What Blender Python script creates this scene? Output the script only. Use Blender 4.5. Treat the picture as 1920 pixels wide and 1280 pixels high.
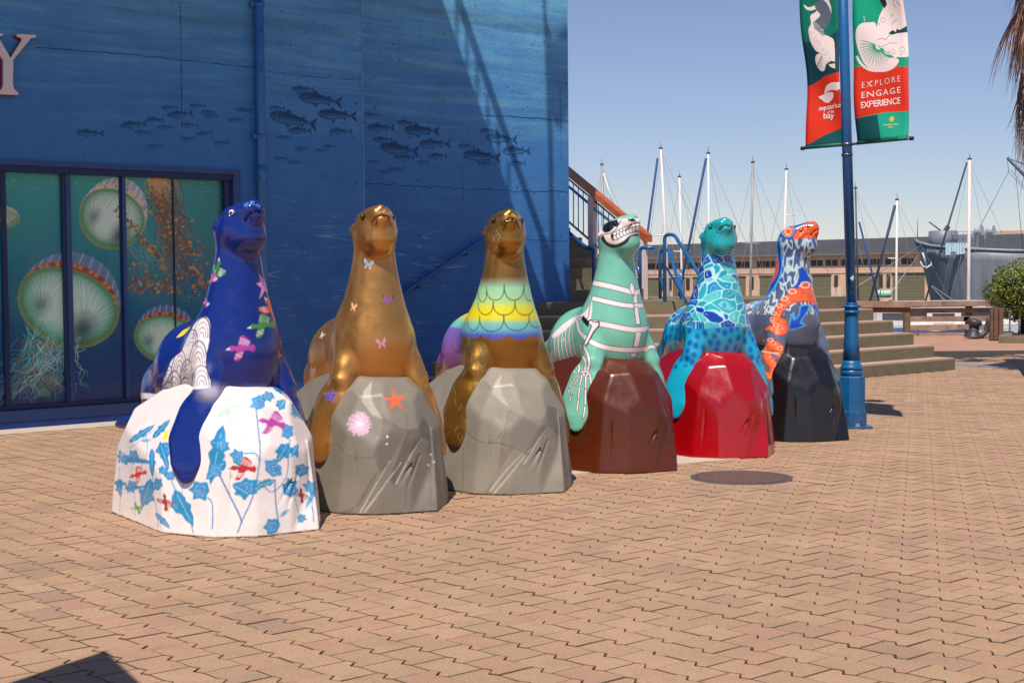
import bpy, bmesh, math, random
import numpy as np
from mathutils import Vector, Matrix
from mathutils.bvhtree import BVHTree
random.seed(7); np.random.seed(7)
for o in list(bpy.data.objects): bpy.data.objects.remove(o)
scene = bpy.context.scene
C = scene.collection

# ------------------------------------------------------------------ camera
F = 50/36*1920; CX, CY = 960.0, 640.0
HOR = 515.5; PITCH = math.atan((CY-HOR)/F); ROLL = math.radians(0.5)
CAM = np.array([0, 0, 1.5])
_r0 = np.array([1., 0, 0]); _u0 = np.array([0, math.sin(PITCH), math.cos(PITCH)]); FW = np.array([0, math.cos(PITCH), -math.sin(PITCH)])
RT = math.cos(ROLL)*_r0 - math.sin(ROLL)*_u0
UP = math.sin(ROLL)*_r0 + math.cos(ROLL)*_u0
cd = bpy.data.cameras.new('camera'); cam = bpy.data.objects.new('camera', cd); C.objects.link(cam)
cd.lens = 50; cd.sensor_width = 36; cd.clip_start = 0.05; cd.clip_end = 3000
M = Matrix.Identity(4)
for i in range(3):
    M[i][0] = RT[i]; M[i][1] = UP[i]; M[i][2] = -FW[i]; M[i][3] = CAM[i]
cam.matrix_world = M
scene.camera = cam

# ------------------------------------------------------------------ sun and sky
SUN = np.array([-0.24, -0.97, 0]); SUN /= np.linalg.norm(SUN)
EL = math.radians(60)
SUN = np.array([SUN[0]*math.cos(EL), SUN[1]*math.cos(EL), math.sin(EL)])
ld = bpy.data.lights.new('sun', 'SUN'); ld.energy = 5.2; ld.angle = math.radians(0.45); ld.color = (1, .93, .85)
lo = bpy.data.objects.new('sun', ld); C.objects.link(lo)
lo.rotation_euler = Vector(SUN).to_track_quat('Z', 'Y').to_euler()
w = bpy.data.worlds.new('World'); scene.world = w; w.use_nodes = True
nt = w.node_tree; nt.nodes.clear()
sk = nt.nodes.new('ShaderNodeTexSky'); sk.sky_type = 'NISHITA'; sk.sun_disc = False
sk.sun_elevation = EL; sk.sun_rotation = math.atan2(SUN[0], SUN[1]); sk.air_density = 1.0; sk.dust_density = 0.0; sk.ozone_density = 1.6
hs = nt.nodes.new('ShaderNodeHueSaturation'); hs.inputs['Saturation'].default_value = 0.92
mx = nt.nodes.new('ShaderNodeMix'); mx.data_type = 'RGBA'; mx.blend_type = 'MULTIPLY'; mx.inputs[0].default_value = 1
mx.inputs[7].default_value = (.95, .95, 1.15, 1)
bg = nt.nodes.new('ShaderNodeBackground'); bg.inputs[1].default_value = 0.084
wo = nt.nodes.new('ShaderNodeOutputWorld')
nt.links.new(sk.outputs[0], hs.inputs['Color']); nt.links.new(hs.outputs[0], mx.inputs[6]); nt.links.new(mx.outputs[2], bg.inputs[0]); nt.links.new(bg.outputs[0], wo.inputs[0])
scene.view_settings.view_transform = 'Standard'; scene.view_settings.look = 'None'
scene.view_settings.exposure = 0; scene.view_settings.gamma = 1; scene.view_settings.use_curve_mapping = False

# ------------------------------------------------------------------ measuring helpers (photo pixel -> place)
def ray(x, y):
    d = RT*(x-CX)/F - UP*(y-CY)/F + FW
    return d/np.linalg.norm(d)
def gp(x, y, z=0.0):
    d = ray(x, y); t = (z-CAM[2])/d[2]; return CAM+d*t
def atY(x, y, Y):
    d = ray(x, y); return CAM+d*(Y/d[1])
def onplane(x, y, p, n):
    d = ray(x, y); t = np.dot(np.asarray(p)-CAM, n)/np.dot(d, n); return CAM+d*t
def proj(p):
    q = np.asarray(p)-CAM; w_ = q@FW
    return CX+F*(q@RT)/w_, CY-F*(q@UP)/w_
A = np.array([math.cos(math.radians(40)), math.sin(math.radians(40)), 0])
B = np.array([A[1], -A[0], 0])
Z3 = np.array([0, 0, 1.])

# ------------------------------------------------------------------ object helpers
def lin(c):
    c = np.asarray(c, float)/255
    return np.where(c <= .04045, c/12.92, ((c+.055)/1.055)**2.4)
def L4(c, k=1.0): return tuple(float(v)*k for v in lin(c))+(1.0,)
def empty(name, loc, rz=0.0, label=None, cat=None, group=None, parent=None):
    o = bpy.data.objects.new(name, None); C.objects.link(o); o.location = Vector(loc); o.rotation_euler = (0, 0, rz)
    o.empty_display_size = .2
    tag(o, label, cat, group)
    if parent: o.parent = parent
    return o
def tag(o, label=None, cat=None, group=None, kind=None):
    if label: o['label'] = label
    if cat: o['category'] = cat
    if group: o['group'] = group
    if kind: o['kind'] = kind
    return o
def link(name, me, parent=None, label=None, kind=None):
    o = bpy.data.objects.new(name, me); C.objects.link(o)
    if parent is not None:
        o.parent = parent
    if label: o['label'] = label
    if kind: o['kind'] = kind
    return o
class MB:
    def __init__(s): s.v = []; s.f = []; s.sm = []
    def add(s, vs, fs, smooth=False):
        n = len(s.v); s.v += [tuple(map(float, q)) for q in vs]; s.f += [tuple(n+i for i in q) for q in fs]; s.sm += [smooth]*len(fs)
        return s
    def box(s, lo_, hi_, X=None, Y=None, Z=None, o=(0, 0, 0)):
        X = np.array([1., 0, 0]) if X is None else X; Y = np.array([0, 1., 0]) if Y is None else Y; Z = Z3 if Z is None else Z
        o = np.asarray(o, float); vs = []
        for i in range(8):
            a = (hi_ if i & 1 else lo_)[0]; b = (hi_ if i & 2 else lo_)[1]; c = (hi_ if i & 4 else lo_)[2]
            vs.append(o+X*a+Y*b+Z*c)
        fs = [(0, 2, 3, 1), (4, 5, 7, 6), (0, 1, 5, 4), (2, 6, 7, 3), (0, 4, 6, 2), (1, 3, 7, 5)]
        return s.add(vs, fs)
    def beam(s, a, b, w_, h_, up=None):
        a = np.asarray(a, float); b = np.asarray(b, float); d = b-a; L = np.linalg.norm(d); d = d/L
        up = Z3 if up is None else np.asarray(up, float)
        if abs(d@up) > .98: up = np.array([1., 0, 0])
        x = np.cross(d, up); x /= np.linalg.norm(x); y = np.cross(x, d)
        return s.box((-w_/2, 0, -h_/2), (w_/2, L, h_/2), x, d, y, a)
    def tube(s, pts, r, n=8, closed=False, caps=True):
        pts = [np.asarray(p, float) for p in pts]; R = r if hasattr(r, '__len__') else [r]*len(pts)
        base = len(s.v); prev = None
        for i, p in enumerate(pts):
            if i == 0: d = pts[1]-p
            elif i == len(pts)-1: d = p-pts[i-1]
            else: d = (pts[i+1]-p)/np.linalg.norm(pts[i+1]-p)+(p-pts[i-1])/np.linalg.norm(p-pts[i-1])
            d = d/np.linalg.norm(d)
            if prev is None:
                u = np.cross(d, [0, 0, 1.]);
                if np.linalg.norm(u) < .1: u = np.cross(d, [0, 1., 0])
            else: u = prev-d*(prev@d)
            u /= np.linalg.norm(u); prev = u; v = np.cross(d, u)
            for k in range(n):
                a = 2*math.pi*k/n; s.v.append(tuple(p+R[i]*(u*math.cos(a)+v*math.sin(a))))
        for i in range(len(pts)-1):
            for k in range(n):
                a = base+i*n+k; b = base+i*n+(k+1) % n
                s.f.append((a, b, b+n, a+n)); s.sm.append(True)
        if caps:
            s.f.append(tuple(base+k for k in range(n))[::-1]); s.sm.append(False)
            s.f.append(tuple(base+(len(pts)-1)*n+k for k in range(n))); s.sm.append(False)
        return s
    def lathe(s, prof, o=(0, 0, 0), n=24, tilt=None, a0=0.0, smooth=True, flute=None):
        o = np.asarray(o, float); ax = Z3 if tilt is None else np.asarray(tilt)/np.linalg.norm(tilt)
        u = np.cross([0, 1., 0], ax); u /= np.linalg.norm(u); v = np.cross(ax, u); base = len(s.v)
        for (r, z) in prof:
            for k in range(n):
                a = a0+2*math.pi*k/n
                rr = r if flute is None else r*(1-flute*(k % 2))
                s.v.append(tuple(o+ax*z+rr*(u*math.cos(a)+v*math.sin(a))))
        for i in range(len(prof)-1):
            for k in range(n):
                a = base+i*n+k; b = base+i*n+(k+1) % n
                s.f.append((a, b, b+n, a+n)); s.sm.append(smooth)
        s.f.append(tuple(base+k for k in range(n))[::-1]); s.sm.append(False)
        s.f.append(tuple(base+(len(prof)-1)*n+k for k in range(n))); s.sm.append(False)
        return s
    def prism(s, poly, vec):
        poly = [np.asarray(p, float) for p in poly]; vec = np.asarray(vec, float); n = len(poly)
        vs = poly+[p+vec for p in poly]
        fs = [tuple(range(n))[::-1], tuple(range(n, 2*n))]+[(i, (i+1) % n, n+(i+1) % n, n+i) for i in range(n)]
        return s.add(vs, fs)
    def mesh(s, name, mat=None, bevel=0):
        me = bpy.data.meshes.new(name); me.from_pydata(s.v, [], s.f); me.polygons.foreach_set('use_smooth', s.sm)
        bm = bmesh.new(); bm.from_mesh(me); bmesh.ops.recalc_face_normals(bm, faces=bm.faces)
        if bevel: bmesh.ops.bevel(bm, geom=list(bm.edges), offset=bevel, segments=1, affect='EDGES', clamp_overlap=True)
        bm.to_mesh(me); bm.free()
        if mat: me.materials.append(mat)
        return me
    def build(s, name, mat, parent=None, label=None, kind=None, bevel=0):
        return link(name, s.mesh(name, mat, bevel), parent, label, kind)
    def thing(s, name, mat, label, cat, group=None, bevel=0):
        return tag(link(name, s.mesh(name, mat, bevel)), label, cat, group)

# ------------------------------------------------------------------ materials
MATS = {}
class N:
    def __init__(s, name):
        s.m = bpy.data.materials.new(name); s.m.use_nodes = True; s.t = s.m.node_tree
        s.b = s.t.nodes['Principled BSDF']
    def n(s, ty, **kw):
        q = s.t.nodes.new(ty)
        for k, v in kw.items():
            if k.startswith('_'): setattr(q, k[1:], v)
            else: q.inputs[k.replace('__', ' ')].default_value = v
        return q
    def l(s, a, b): s.t.links.new(a, b)
    def coord(s, sc=(1, 1, 1), kind='Object'):
        tc = s.n('ShaderNodeTexCoord'); mp = s.n('ShaderNodeMapping'); mp.inputs['Scale'].default_value = sc
        s.l(tc.outputs[kind], mp.inputs[0]); return mp.outputs[0]
    def noise(s, scale, vec=None, detail=4, rough=.6, dist=0):
        q = s.n('ShaderNodeTexNoise', Scale=scale, Detail=detail, Roughness=rough, Distortion=dist)
        if vec is not None: s.l(vec, q.inputs['Vector'])
        return q.outputs['Fac']
    def ramp(s, f, stops):
        q = s.n('ShaderNodeValToRGB'); e = q.color_ramp.elements
        while len(e) < len(stops): e.new(.5)
        for i, (p, c) in enumerate(stops):
            e[i].position = p; e[i].color = c if hasattr(c, '__len__') else (c, c, c, 1)
        s.l(f, q.inputs[0]); return q.outputs[0]
    def mix(s, f, a, b, mode='MIX'):
        q = s.n('ShaderNodeMix', _data_type='RGBA', _blend_type=mode)
        for sock, v in ((q.inputs[0], f), (q.inputs[6], a), (q.inputs[7], b)):
            if isinstance(v, bpy.types.NodeSocket): s.l(v, sock)
            else: sock.default_value = v
        return q.outputs[2]
    def math(s, op, a, b=0.0, clamp=False):
        q = s.n('ShaderNodeMath', _operation=op, _use_clamp=clamp)
        for sock, v in ((q.inputs[0], a), (q.inputs[1], b)):
            if isinstance(v, bpy.types.NodeSocket): s.l(v, sock)
            else: sock.default_value = v
        return q.outputs[0]
    def bump(s, h, strength=.3, dist=.01):
        q = s.n('ShaderNodeBump', Strength=strength, Distance=dist); s.l(h, q.inputs['Height']); s.l(q.outputs[0], s.b.inputs['Normal'])
    def col(s, v):
        if isinstance(v, bpy.types.NodeSocket): s.l(v, s.b.inputs['Base Color'])
        else: s.b.inputs['Base Color'].default_value = v
    def rough(s, v):
        if isinstance(v, bpy.types.NodeSocket): s.l(v, s.b.inputs['Roughness'])
        else: s.b.inputs['Roughness'].default_value = v
def mat(name, c, rough=.6, metal=0, var=.12, scale=6, bump=0, bscale=60, coat=0, stain=None, stain_t=.6, kind='Object'):
    """painted or plain surface: base colour with soft mottling, optional worn patches and fine relief"""
    if name in MATS: return MATS[name]
    q = N(name); co = q.coord(kind=kind); f = q.noise(scale, co, 5)
    c = np.array(c[:3]); lo_ = tuple(c*(1-var))+(1,); hi_ = tuple(np.minimum(c*(1+var), 1))+(1,)
    cc = q.ramp(f, [(.3, lo_), (.7, hi_)])
    if stain is not None:
        g = q.ramp(q.noise(scale*2.3, co, 6, .7), [(stain_t, 0.0), (min(stain_t+.06, 1), 1.0)])
        cc = q.mix(g, cc, tuple(stain[:3])+(1,))
    q.col(cc); q.b.inputs['Metallic'].default_value = metal
    q.rough(q.ramp(q.noise(scale*3, co, 3), [(.3, max(rough-.08, 0.02)), (.7, min(rough+.08, 1))]))
    if bump: q.bump(q.noise(bscale, co, 5), bump)
    if coat: q.b.inputs['Coat Weight'].default_value = coat; q.b.inputs['Coat Roughness'].default_value = .08
    MATS[name] = q.m; return q.m
# ================================================================== ground
def paver_mat(joined):
    q = N('clay paver')
    co = q.coord(kind='Object') if joined else None
    geo = q.n('ShaderNodeNewGeometry'); pos = geo.outputs['Position']
    at = q.n('ShaderNodeAttribute', _attribute_name='tint'); oi = q.n('ShaderNodeObjectInfo')
    t = q.math('FRACT', q.math('ADD', at.outputs['Fac'], oi.outputs['Random']))
    base = q.ramp(t, [(0, L4((164, 132, 104))), (.3, L4((170, 136, 106))), (.7, L4((175, 141, 111))), (.93, L4((170, 131, 106))), (1, L4((156, 127, 103)))])
    fine = q.ramp(q.noise(95, pos, 4, .85), [(.3, (.62, .62, .62, 1)), (.5, (1, 1, 1, 1)), (.72, (1.38, 1.34, 1.28, 1))])
    c = q.mix(1.0, base, fine, 'MULTIPLY')
    big = q.ramp(q.noise(1.1, pos, 6, .7), [(.3, (.86, .87, .86, 1)), (.62, (1.04, 1.03, 1.02, 1))])
    c = q.mix(1.0, c, big, 'MULTIPLY')
    dirt = q.ramp(q.noise(3.7, pos, 8, .75), [(.52, 0.0), (.72, .7)])
    c = q.mix(dirt, c, L4((138, 116, 96)))
    spot = q.ramp(q.noise(13, pos, 2, .5), [(.73, 0.0), (.78, .7)])
    c = q.mix(spot, c, L4((95, 80, 72)))
    pal = q.ramp(q.noise(21, pos, 3, .6), [(.70, 0.0), (.76, .5)]); c = q.mix(pal, c, L4((205, 176, 152)))
    blk = q.ramp(q.noise(2.1, pos, 9, .8), [(.60, 0.0), (.68, .5)]); c = q.mix(blk, c, L4((120, 98, 84)))
    q.col(c); q.rough(.88); q.bump(q.noise(130, pos, 4, .8), .6, .004)
    return q.m
PAV = paver_mat(True)
def sheet(name, pts, z, m, label=None, kind='structure'):
    o = MB().add([(p[0], p[1], z) for p in pts], [tuple(range(len(pts)))]).build(name, m, kind=kind)
    return o
# water reaching the horizon
q = N('harbour water'); q.col(L4((50, 75, 85))); q.rough(.12); q.bump(q.noise(1.2, q.coord(), 4), .4, .1); WATER = q.m
sheet('water', [(-1500, 60), (1500, 60), (2200, 2600), (-2200, 2600)], -1.7, WATER)
sheet('water', [(-1500, 20), (1500, 20), (1500, 60), (-1500, 60)], -1.702, WATER)
EDGE = 35.0
q = N('plaza far paving'); geo = q.n('ShaderNodeNewGeometry'); pos = geo.outputs['Position']
mp = q.n('ShaderNodeMapping'); mp.inputs['Rotation'].default_value = (0, 0, -math.radians(40)); q.l(pos, mp.inputs[0])
bt = q.n('ShaderNodeTexBrick', Scale=1.0); bt.inputs['Brick Width'].default_value = .164; bt.inputs['Row Height'].default_value = .222; bt.inputs['Mortar Size'].default_value = .006
bt.inputs['Color1'].default_value = L4((184, 140, 112)); bt.inputs['Color2'].default_value = L4((172, 130, 108)); bt.inputs['Mortar'].default_value = L4((110, 85, 70))
q.l(mp.outputs[0], bt.inputs['Vector'])
big = q.ramp(q.noise(1.1, pos, 6, .7), [(.3, (.86, .87, .86, 1)), (.62, (1.04, 1.03, 1.02, 1))])
q.col(q.mix(1.0, bt.outputs['Color'], big, 'MULTIPLY')); q.rough(.9); FAR = q.m
g = MB().box((-40, -14, -1.72), (60, EDGE, -.02)); g.build('ground', FAR, kind='structure')
SAND = mat('dark joint sand', lin((52, 46, 34)), .95, var=.25, scale=30)
# zig-zag concrete pavers laid in running bond along the building's own directions
PA, PB = .1645, .222
def chain(b):          # sideways wander of the zig-zag joint, notch at b=0
    b = ((b+.5) % 1)-.5
    xs = [-.5, -.27, -.075, .075, .27, .5]; ys = [0, .01, .125, -.125, -.01, 0]
    return float(np.interp(b, xs, ys))
def outline(g_):
    Lb = [0, .45, .675, .825, 1.0]; Rb = [0, .175, .325, .55, 1.0]
    left = [(chain(b-.75)*PA, b*PB) for b in Lb]; right = [(PA+chain(b-.25)*PA, b*PB) for b in Rb]
    poly = left+right[::-1]
    cx = sum(p[0] for p in poly)/len(poly); cy = PB/2; out = []
    n = len(poly)
    for i in range(n):
        p0 = np.array(poly[i-1]); p = np.array(poly[i]); p1 = np.array(poly[(i+1) % n])
        e0 = p-p0; e0 /= np.linalg.norm(e0); e1 = p1-p; e1 /= np.linalg.norm(e1)
        n0 = np.array([-e0[1], e0[0]]); n1 = np.array([-e1[1], e1[0]]); m_ = n0+n1; m_ *= 2/max(1.9, (m_@m_))
        out.append(p - m_*g_*1.0 if False else p + m_*(-g_))
    return [(a-cx, b-cy) for a, b in out], (cx, cy)
_o1, _c = outline(.0033); _o2, _ = outline(.0047)
def area(p): return sum(p[i-1][0]*p[i][1]-p[i][0]*p[i-1][1] for i in range(len(p)))/2
if abs(area(_o2)) > abs(area(_o1)): _o1, _ = outline(-.0033); _o2, _ = outline(-.0047)
nP = len(_o1)
def paver_verts(): return np.array([(a, b, 0.0) for a, b in _o2]+[(a, b, -.0028) for a, b in _o1]+[(a, b, -.018) for a, b in _o1])
PV = paver_verts()
PF = [tuple(range(nP))]+[(i, nP+i, nP+(i+1) % nP, (i+1) % nP) for i in range(nP)]+[(nP+i, 2*nP+i, 2*nP+(i+1) % nP, nP+(i+1) % nP) for i in range(nP)]
ANG = math.atan2(A[1], A[0])
# local x = A ; local y = B (towards the viewer): flipped handedness handled by building in A,B directly
PVw = np.array([A*v[0]+B*v[1]+Z3*v[2] for v in PV])
PFw = [f for f in PF]
bmv = MB(); bmv.v = [tuple(v) for v in PVw]; bmv.f = PFw; bmv.sm = [False]*len(PFw)
me_p = bmv.mesh('paver', PAV)
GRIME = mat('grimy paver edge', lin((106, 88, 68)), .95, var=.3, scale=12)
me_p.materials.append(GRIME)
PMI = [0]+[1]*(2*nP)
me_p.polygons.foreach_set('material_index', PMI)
O0 = np.array([0.05, 9.0, 0])
sandpoly = [(-6.5, 3.5), (6, 3.5), (15, 26.9), (-6.5, 26.9)]
SANDZ = -.008
OB = gp(0, 806); OB[2] = 0     # foot of the door wall at the left edge of the picture
def wall_t(p): return float(np.dot(p-OB, B))    # distance in front of the door wall
cands = []
STEP_R = np.array([6.74, 21.6, 0])
for i in range(-90, 140):
    for j in range(-120, 130):
        p = O0+A*((i+.5)*PA)+B*((j+(.5 if i % 2 else 0)+.5)*PB)
        if p[1] < 4.3 or p[1] > 27: continue
        if wall_t(p) < .42: continue
        x, y = proj(p)
        if x < -90 or x > 2010: continue
        r2 = math.hypot(p[0]-gp(1390, 895)[0], p[1]-gp(1390, 895)[1])
        if r2 < .31: continue
        # leave the space under the steps free
        if p[1] > 18.45 and np.dot(p-STEP_R, B) < .0 and p[0] < 6.9 and np.dot(p-STEP_R, A) < 0.0: continue
        px = F*F*PA*PB*1.5/(p[1]**3)
        cands.append((px if -30 < x < 1950 and y < 1300 else 0, tuple(p)))
cands.sort(key=lambda t: -t[0])
plaza = empty('pavement', (0, 0, 0)); plaza['kind'] = 'structure'
rnd = random.Random(3)
hidden = lambda p: False
for k, (px, p) in enumerate(cands[:300]):
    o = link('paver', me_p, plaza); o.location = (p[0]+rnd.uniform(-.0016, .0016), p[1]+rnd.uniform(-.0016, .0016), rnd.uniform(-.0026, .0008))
    o.rotation_euler = (rnd.uniform(-.010, .010), rnd.uniform(-.010, .010), rnd.uniform(-.014, .014))
rest = cands[300:]
P = np.array([p for _, p in rest]); nR = len(P)
jit = np.random.RandomState(5)
tx = jit.uniform(-.010, .010, (nR, 1)); ty = jit.uniform(-.010, .010, (nR, 1)); rz = jit.uniform(-.014, .014, (nR, 1))
lx, ly, lz = PVw[None, :, 0], PVw[None, :, 1], PVw[None, :, 2]
VX = lx-rz*ly+P[:, 0:1]; VY = ly+rz*lx+P[:, 1:2]; VZ = lz+tx*lx+ty*ly+jit.uniform(-.0026, .0008, (nR, 1))
V = np.stack([VX, VY, VZ], -1).reshape(-1, 3)
k3 = 3*nP
faces = []
for r in range(nR):
    faces += [tuple(r*k3+i for i in f) for f in me_p_faces] if False else [tuple(r*k3+i for i in f) for f in PFw]
me = bpy.data.meshes.new('paver_field'); me.from_pydata(V.tolist(), [], faces)
_t = me.attributes.new('tint', 'FLOAT', 'POINT'); _t.data.foreach_set('value', np.repeat(jit.uniform(0, 1, nR), k3).astype(np.float32))
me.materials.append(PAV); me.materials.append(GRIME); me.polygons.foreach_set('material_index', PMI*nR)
nrm = me.polygons[0].normal
if nrm.z < 0: me.flip_normals()
o = link('paver', me, plaza, kind='stuff')
sheet_o = MB().add([(p[0], p[1], SANDZ) for p in sandpoly], [(0, 1, 2, 3)]).build('joint_sand', SAND, plaza); 
CONC = mat('pale concrete', lin((190, 172, 155)), .85, var=.1, scale=9, bump=.25, bscale=90, stain=lin((150, 135, 120)), stain_t=.62)
def slab(name, corners, z0, z1, m, parent=None, **kw):
    return MB().prism([(c[0], c[1], z0) for c in corners], (0, 0, z1-z0)).build(name, m, parent, **kw)
slab('concrete_strip', [OB-A*8+B*.44, OB+A*3.9+B*.44, OB+A*3.9-B*.1, OB-A*8-B*.1], -.02, .004, CONC, kind='structure')
p1 = gp(1075, 889); p2 = gp(1452, 853)
d_ = (p2-p1)/np.linalg.norm(p2-p1)
slab('concrete_pad', [p1-d_*.35, p2-d_*.35, p2-d_*.35-B*1.3, p1-d_*.35-B*1.3], -.02, .004, CONC, kind='structure')
BLUEL = mat('faded blue ground paint', lin((120, 128, 150)), .8, var=.15, scale=8, stain=lin((185, 150, 130)), stain_t=.62)
a_ = gp(1796, 685); b_ = gp(2000, 698)
slab('drain_channel', [a_-Z3*0, b_, b_+np.array([.0, .5, 0]), a_+np.array([0, .5, 0])], -.02, .006, BLUEL, kind='structure')
# manhole cover
mc = gp(1390, 895)
IRON = mat('worn cast iron', lin((112, 88, 80)), .6, metal=.1, var=.25, scale=25, bump=.2, stain=lin((150, 96, 66)), stain_t=.66)
man = empty('manhole_cover', (mc[0], mc[1], 0), 0, 'round dark iron manhole cover with a ribbed face set in the paving', 'manhole cover')
MB().lathe([(.372, -.012), (.372, .003), (.338, .0042), (.338, -.004)], n=48).build('rim', mat('manhole rim iron', lin((84, 80, 82)), .6, metal=.1, var=.2), man)
MB().lathe([(.335, -.012), (.335, .002)], n=48).build('lid', mat('manhole lid iron', lin((92, 70, 60)), .65, metal=.1, var=.3, scale=12, stain=lin((140, 88, 60)), stain_t=.6), man)
mb = MB()
for i in range(-10, 11):
    u = i*.03; h_ = math.sqrt(max(.325**2-u*u, 0))
    if h_ > .03: mb.box((u-.009, -h_, .002), (u+.009, h_, .006), A, np.array([-A[1], A[0], 0]))
mb.build('rib', IRON, man)
# ================================================================== sea lion statues
def smin(a, b, k):
    h = np.clip(.5+.5*(b-a)/k, 0, 1); return b*(1-h)+a*h-k*h*(1-h)
def smax(a, b, k): return -smin(-a, -b, k)
def cap(p, a, b, ra, rb):
    a = np.asarray(a, np.float32); b = np.asarray(b, np.float32); ab = b-a; t = np.clip(((p-a)@ab)/(ab@ab+1e-12), 0, 1)
    return np.sqrt((((p-a)-t[..., None]*ab)**2).sum(-1))-(ra+(rb-ra)*t)
def capf(p, a, b, ra, rb, n, s):
    """capsule flattened s times along n"""
    a = np.asarray(a, np.float32); b = np.asarray(b, np.float32); n = np.asarray(n, np.float32); n = n/np.linalg.norm(n)
    q = p+(s-1)*((p-a)@n)[..., None]*n; b2 = b+(s-1)*((b-a)@n)*n
    return cap(q, a, b2, ra, rb)/(.5+.5*s)
def _table():
    zc = [.70, .80, .92, 1.05, 1.175, 1.34, 1.50, 1.63, 1.72, 1.84]; rc = [.20, .235, .262, .268, .247, .201, .160, .137, .130, .128]; yc = [.12, .115, .11, .10, .085, .062, .050, .042, .038, .034]
    z = np.linspace(.70, 1.84, 229); r = np.interp(z, zc, rc); y = np.interp(z, zc, yc); k = np.hanning(45); k /= k.sum()
    pad = lambda q: np.convolve(np.concatenate([np.full(22, q[0]), q, np.full(22, q[-1])]), k, 'valid')
    return z, pad(r), pad(y)
ZT, RTAB, YTAB = _table()
HTILT = math.radians(8)
def head_point(x, y, z, yaw):
    """head-frame point -> statue frame (tilt up, then turn)"""
    a, b = y-.03, z-1.80; y2 = a*math.cos(HTILT)+b*math.sin(HTILT); z2 = -a*math.sin(HTILT)+b*math.cos(HTILT)+1.785
    c, s = math.cos(yaw), math.sin(yaw); return (c*x-s*y2, s*x+c*y2+.03, z2)
def body_sdf(p, yaw, parts=None):
    p = p.astype(np.float32)
    px, py, pz = p[..., 0], p[..., 1], p[..., 2]
    ap = p.copy(); ap[..., 0] = np.abs(px)            # mirrored
    r_ = np.interp(pz, ZT, RTAB); yc = np.interp(pz, ZT, YTAB)
    d = (np.hypot(px, (py-yc)*np.where(py < yc, 1.0, 1.0))-r_)*.93
    d = smax(smax(d, pz-1.80, .05), .78-pz, .06)
    d = smin(d, cap(p, (0, .13, 1.05), (0, .50, .93), .235, .28), .14)
    d = smin(d, cap(p, (0, .50, .93), (0, .86, .76), .282, .215), .12)
    d = smin(d, cap(p, (0, .86, .76), (0, 1.10, .62), .215, .11), .12)
    # hind flippers
    d = smin(d, capf(ap, (.07, 1.00, .62), (.17, 1.22, .545), .085, .10, (0, .35, 1), 2.6), .05)
    # front arms and flippers
    arm = cap(ap, (.175, .05, 1.10), (.215, .0, .92), .085, .080)
    arm = smin(arm, cap(ap, (.215, .0, .92), (.258, -.03, .82), .080, .082), .06)
    d = smin(d, arm, .040)
    fn = (.84, -.48, .26)
    fl = capf(ap, (.258, -.035, .83), (.325, -.02, .69), .080, .108, fn, 2.0)
    fl = smin(fl, capf(ap, (.325, -.02, .69), (.380, -.02, .55), .108, .114, fn, 2.7), .05)
    fl = smin(fl, capf(ap, (.380, -.02, .55), (.414, -.05, .42), .114, .084, fn, 3.0), .05)
    fl = smin(fl, capf(ap, (.414, -.05, .42), (.426, -.065, .35), .084, .046, fn, 3.0), .04)
    d = smin(d, fl, .03)
    # head
    c, s = math.cos(yaw), math.sin(yaw)
    hx = c*px+s*(py-.03); hy = -s*px+c*(py-.03)+.03
    ya, za = hy-.03, pz-1.785; ct, st_ = math.cos(HTILT), math.sin(HTILT)
    h = np.stack([np.abs(hx), ya*ct-za*st_+.03, ya*st_+za*ct+1.80], -1).astype(np.float32)
    hd = cap(h, (0, .035, 1.80), (0, -.02, 1.80), .138, .132); hd = smin(hd, cap(h, (0, -.03, 1.775), (0, -.075, 1.745), .122, .108), .03)
    hd = smin(hd, cap(h, (0, -.03, 1.82), (0, -.13, 1.878), .108, .074), .05)
    hd = smin(hd, cap(h, (.082, -.03, 1.880), (.055, -.10, 1.905), .044, .032), .035)      # brow
    hd = smin(hd, cap(h, (.030, -.150, 1.895), (.027, -.180, 1.893), .040, .034), .02)      # whisker pad
    hd = smin(hd, cap(h, (0, -.10, 1.79), (0, -.165, 1.85), .074, .048), .03)              # jaw
    hd = smin(hd, cap(h, (-.0, -.180, 1.926), (0, -.190, 1.922), .022, .019), .02)           # nose
    hd = smin(hd, cap(h, (.128, .04, 1.845), (.146, .062, 1.825), .018, .012), .012)       # ear
    m_ = cap(h, (0, -.212, 1.874), (.036, -.196, 1.860), .008, .008)                      # mouth groove
    m_ = np.minimum(m_, cap(h, (.036, -.196, 1.860), (.062, -.150, 1.815), .008, .006))
    hd = smax(hd, -m_, .006)
    eye = cap(h, (.100, -.092, 1.880), (.100, -.092, 1.880), .020, .020)
    hd = smax(hd, -eye, .008)
    return smin(d, hd, .05)
# faceted rock: planes touching a long dome
RR = random.Random(11)
_prof = [(.445, 0), (.432, .15), (.41, .34), (.375, .52), (.31, .73), (.22, .82), (.0, .845)]
PLN = []
def sup(d):
    ce = math.hypot(d[0], d[1]); g_ = max(r*ce+z*d[2] for r, z in _prof)
    return g_+max(0.0, .84*d[1]-.14*d[2])
def addp(az, el, cut=0.0):
    a, e = math.radians(az), math.radians(el)
    d = (math.sin(a)*math.cos(e), -math.cos(a)*math.cos(e), math.sin(e)); PLN.append((d, sup(d)-cut))
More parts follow.
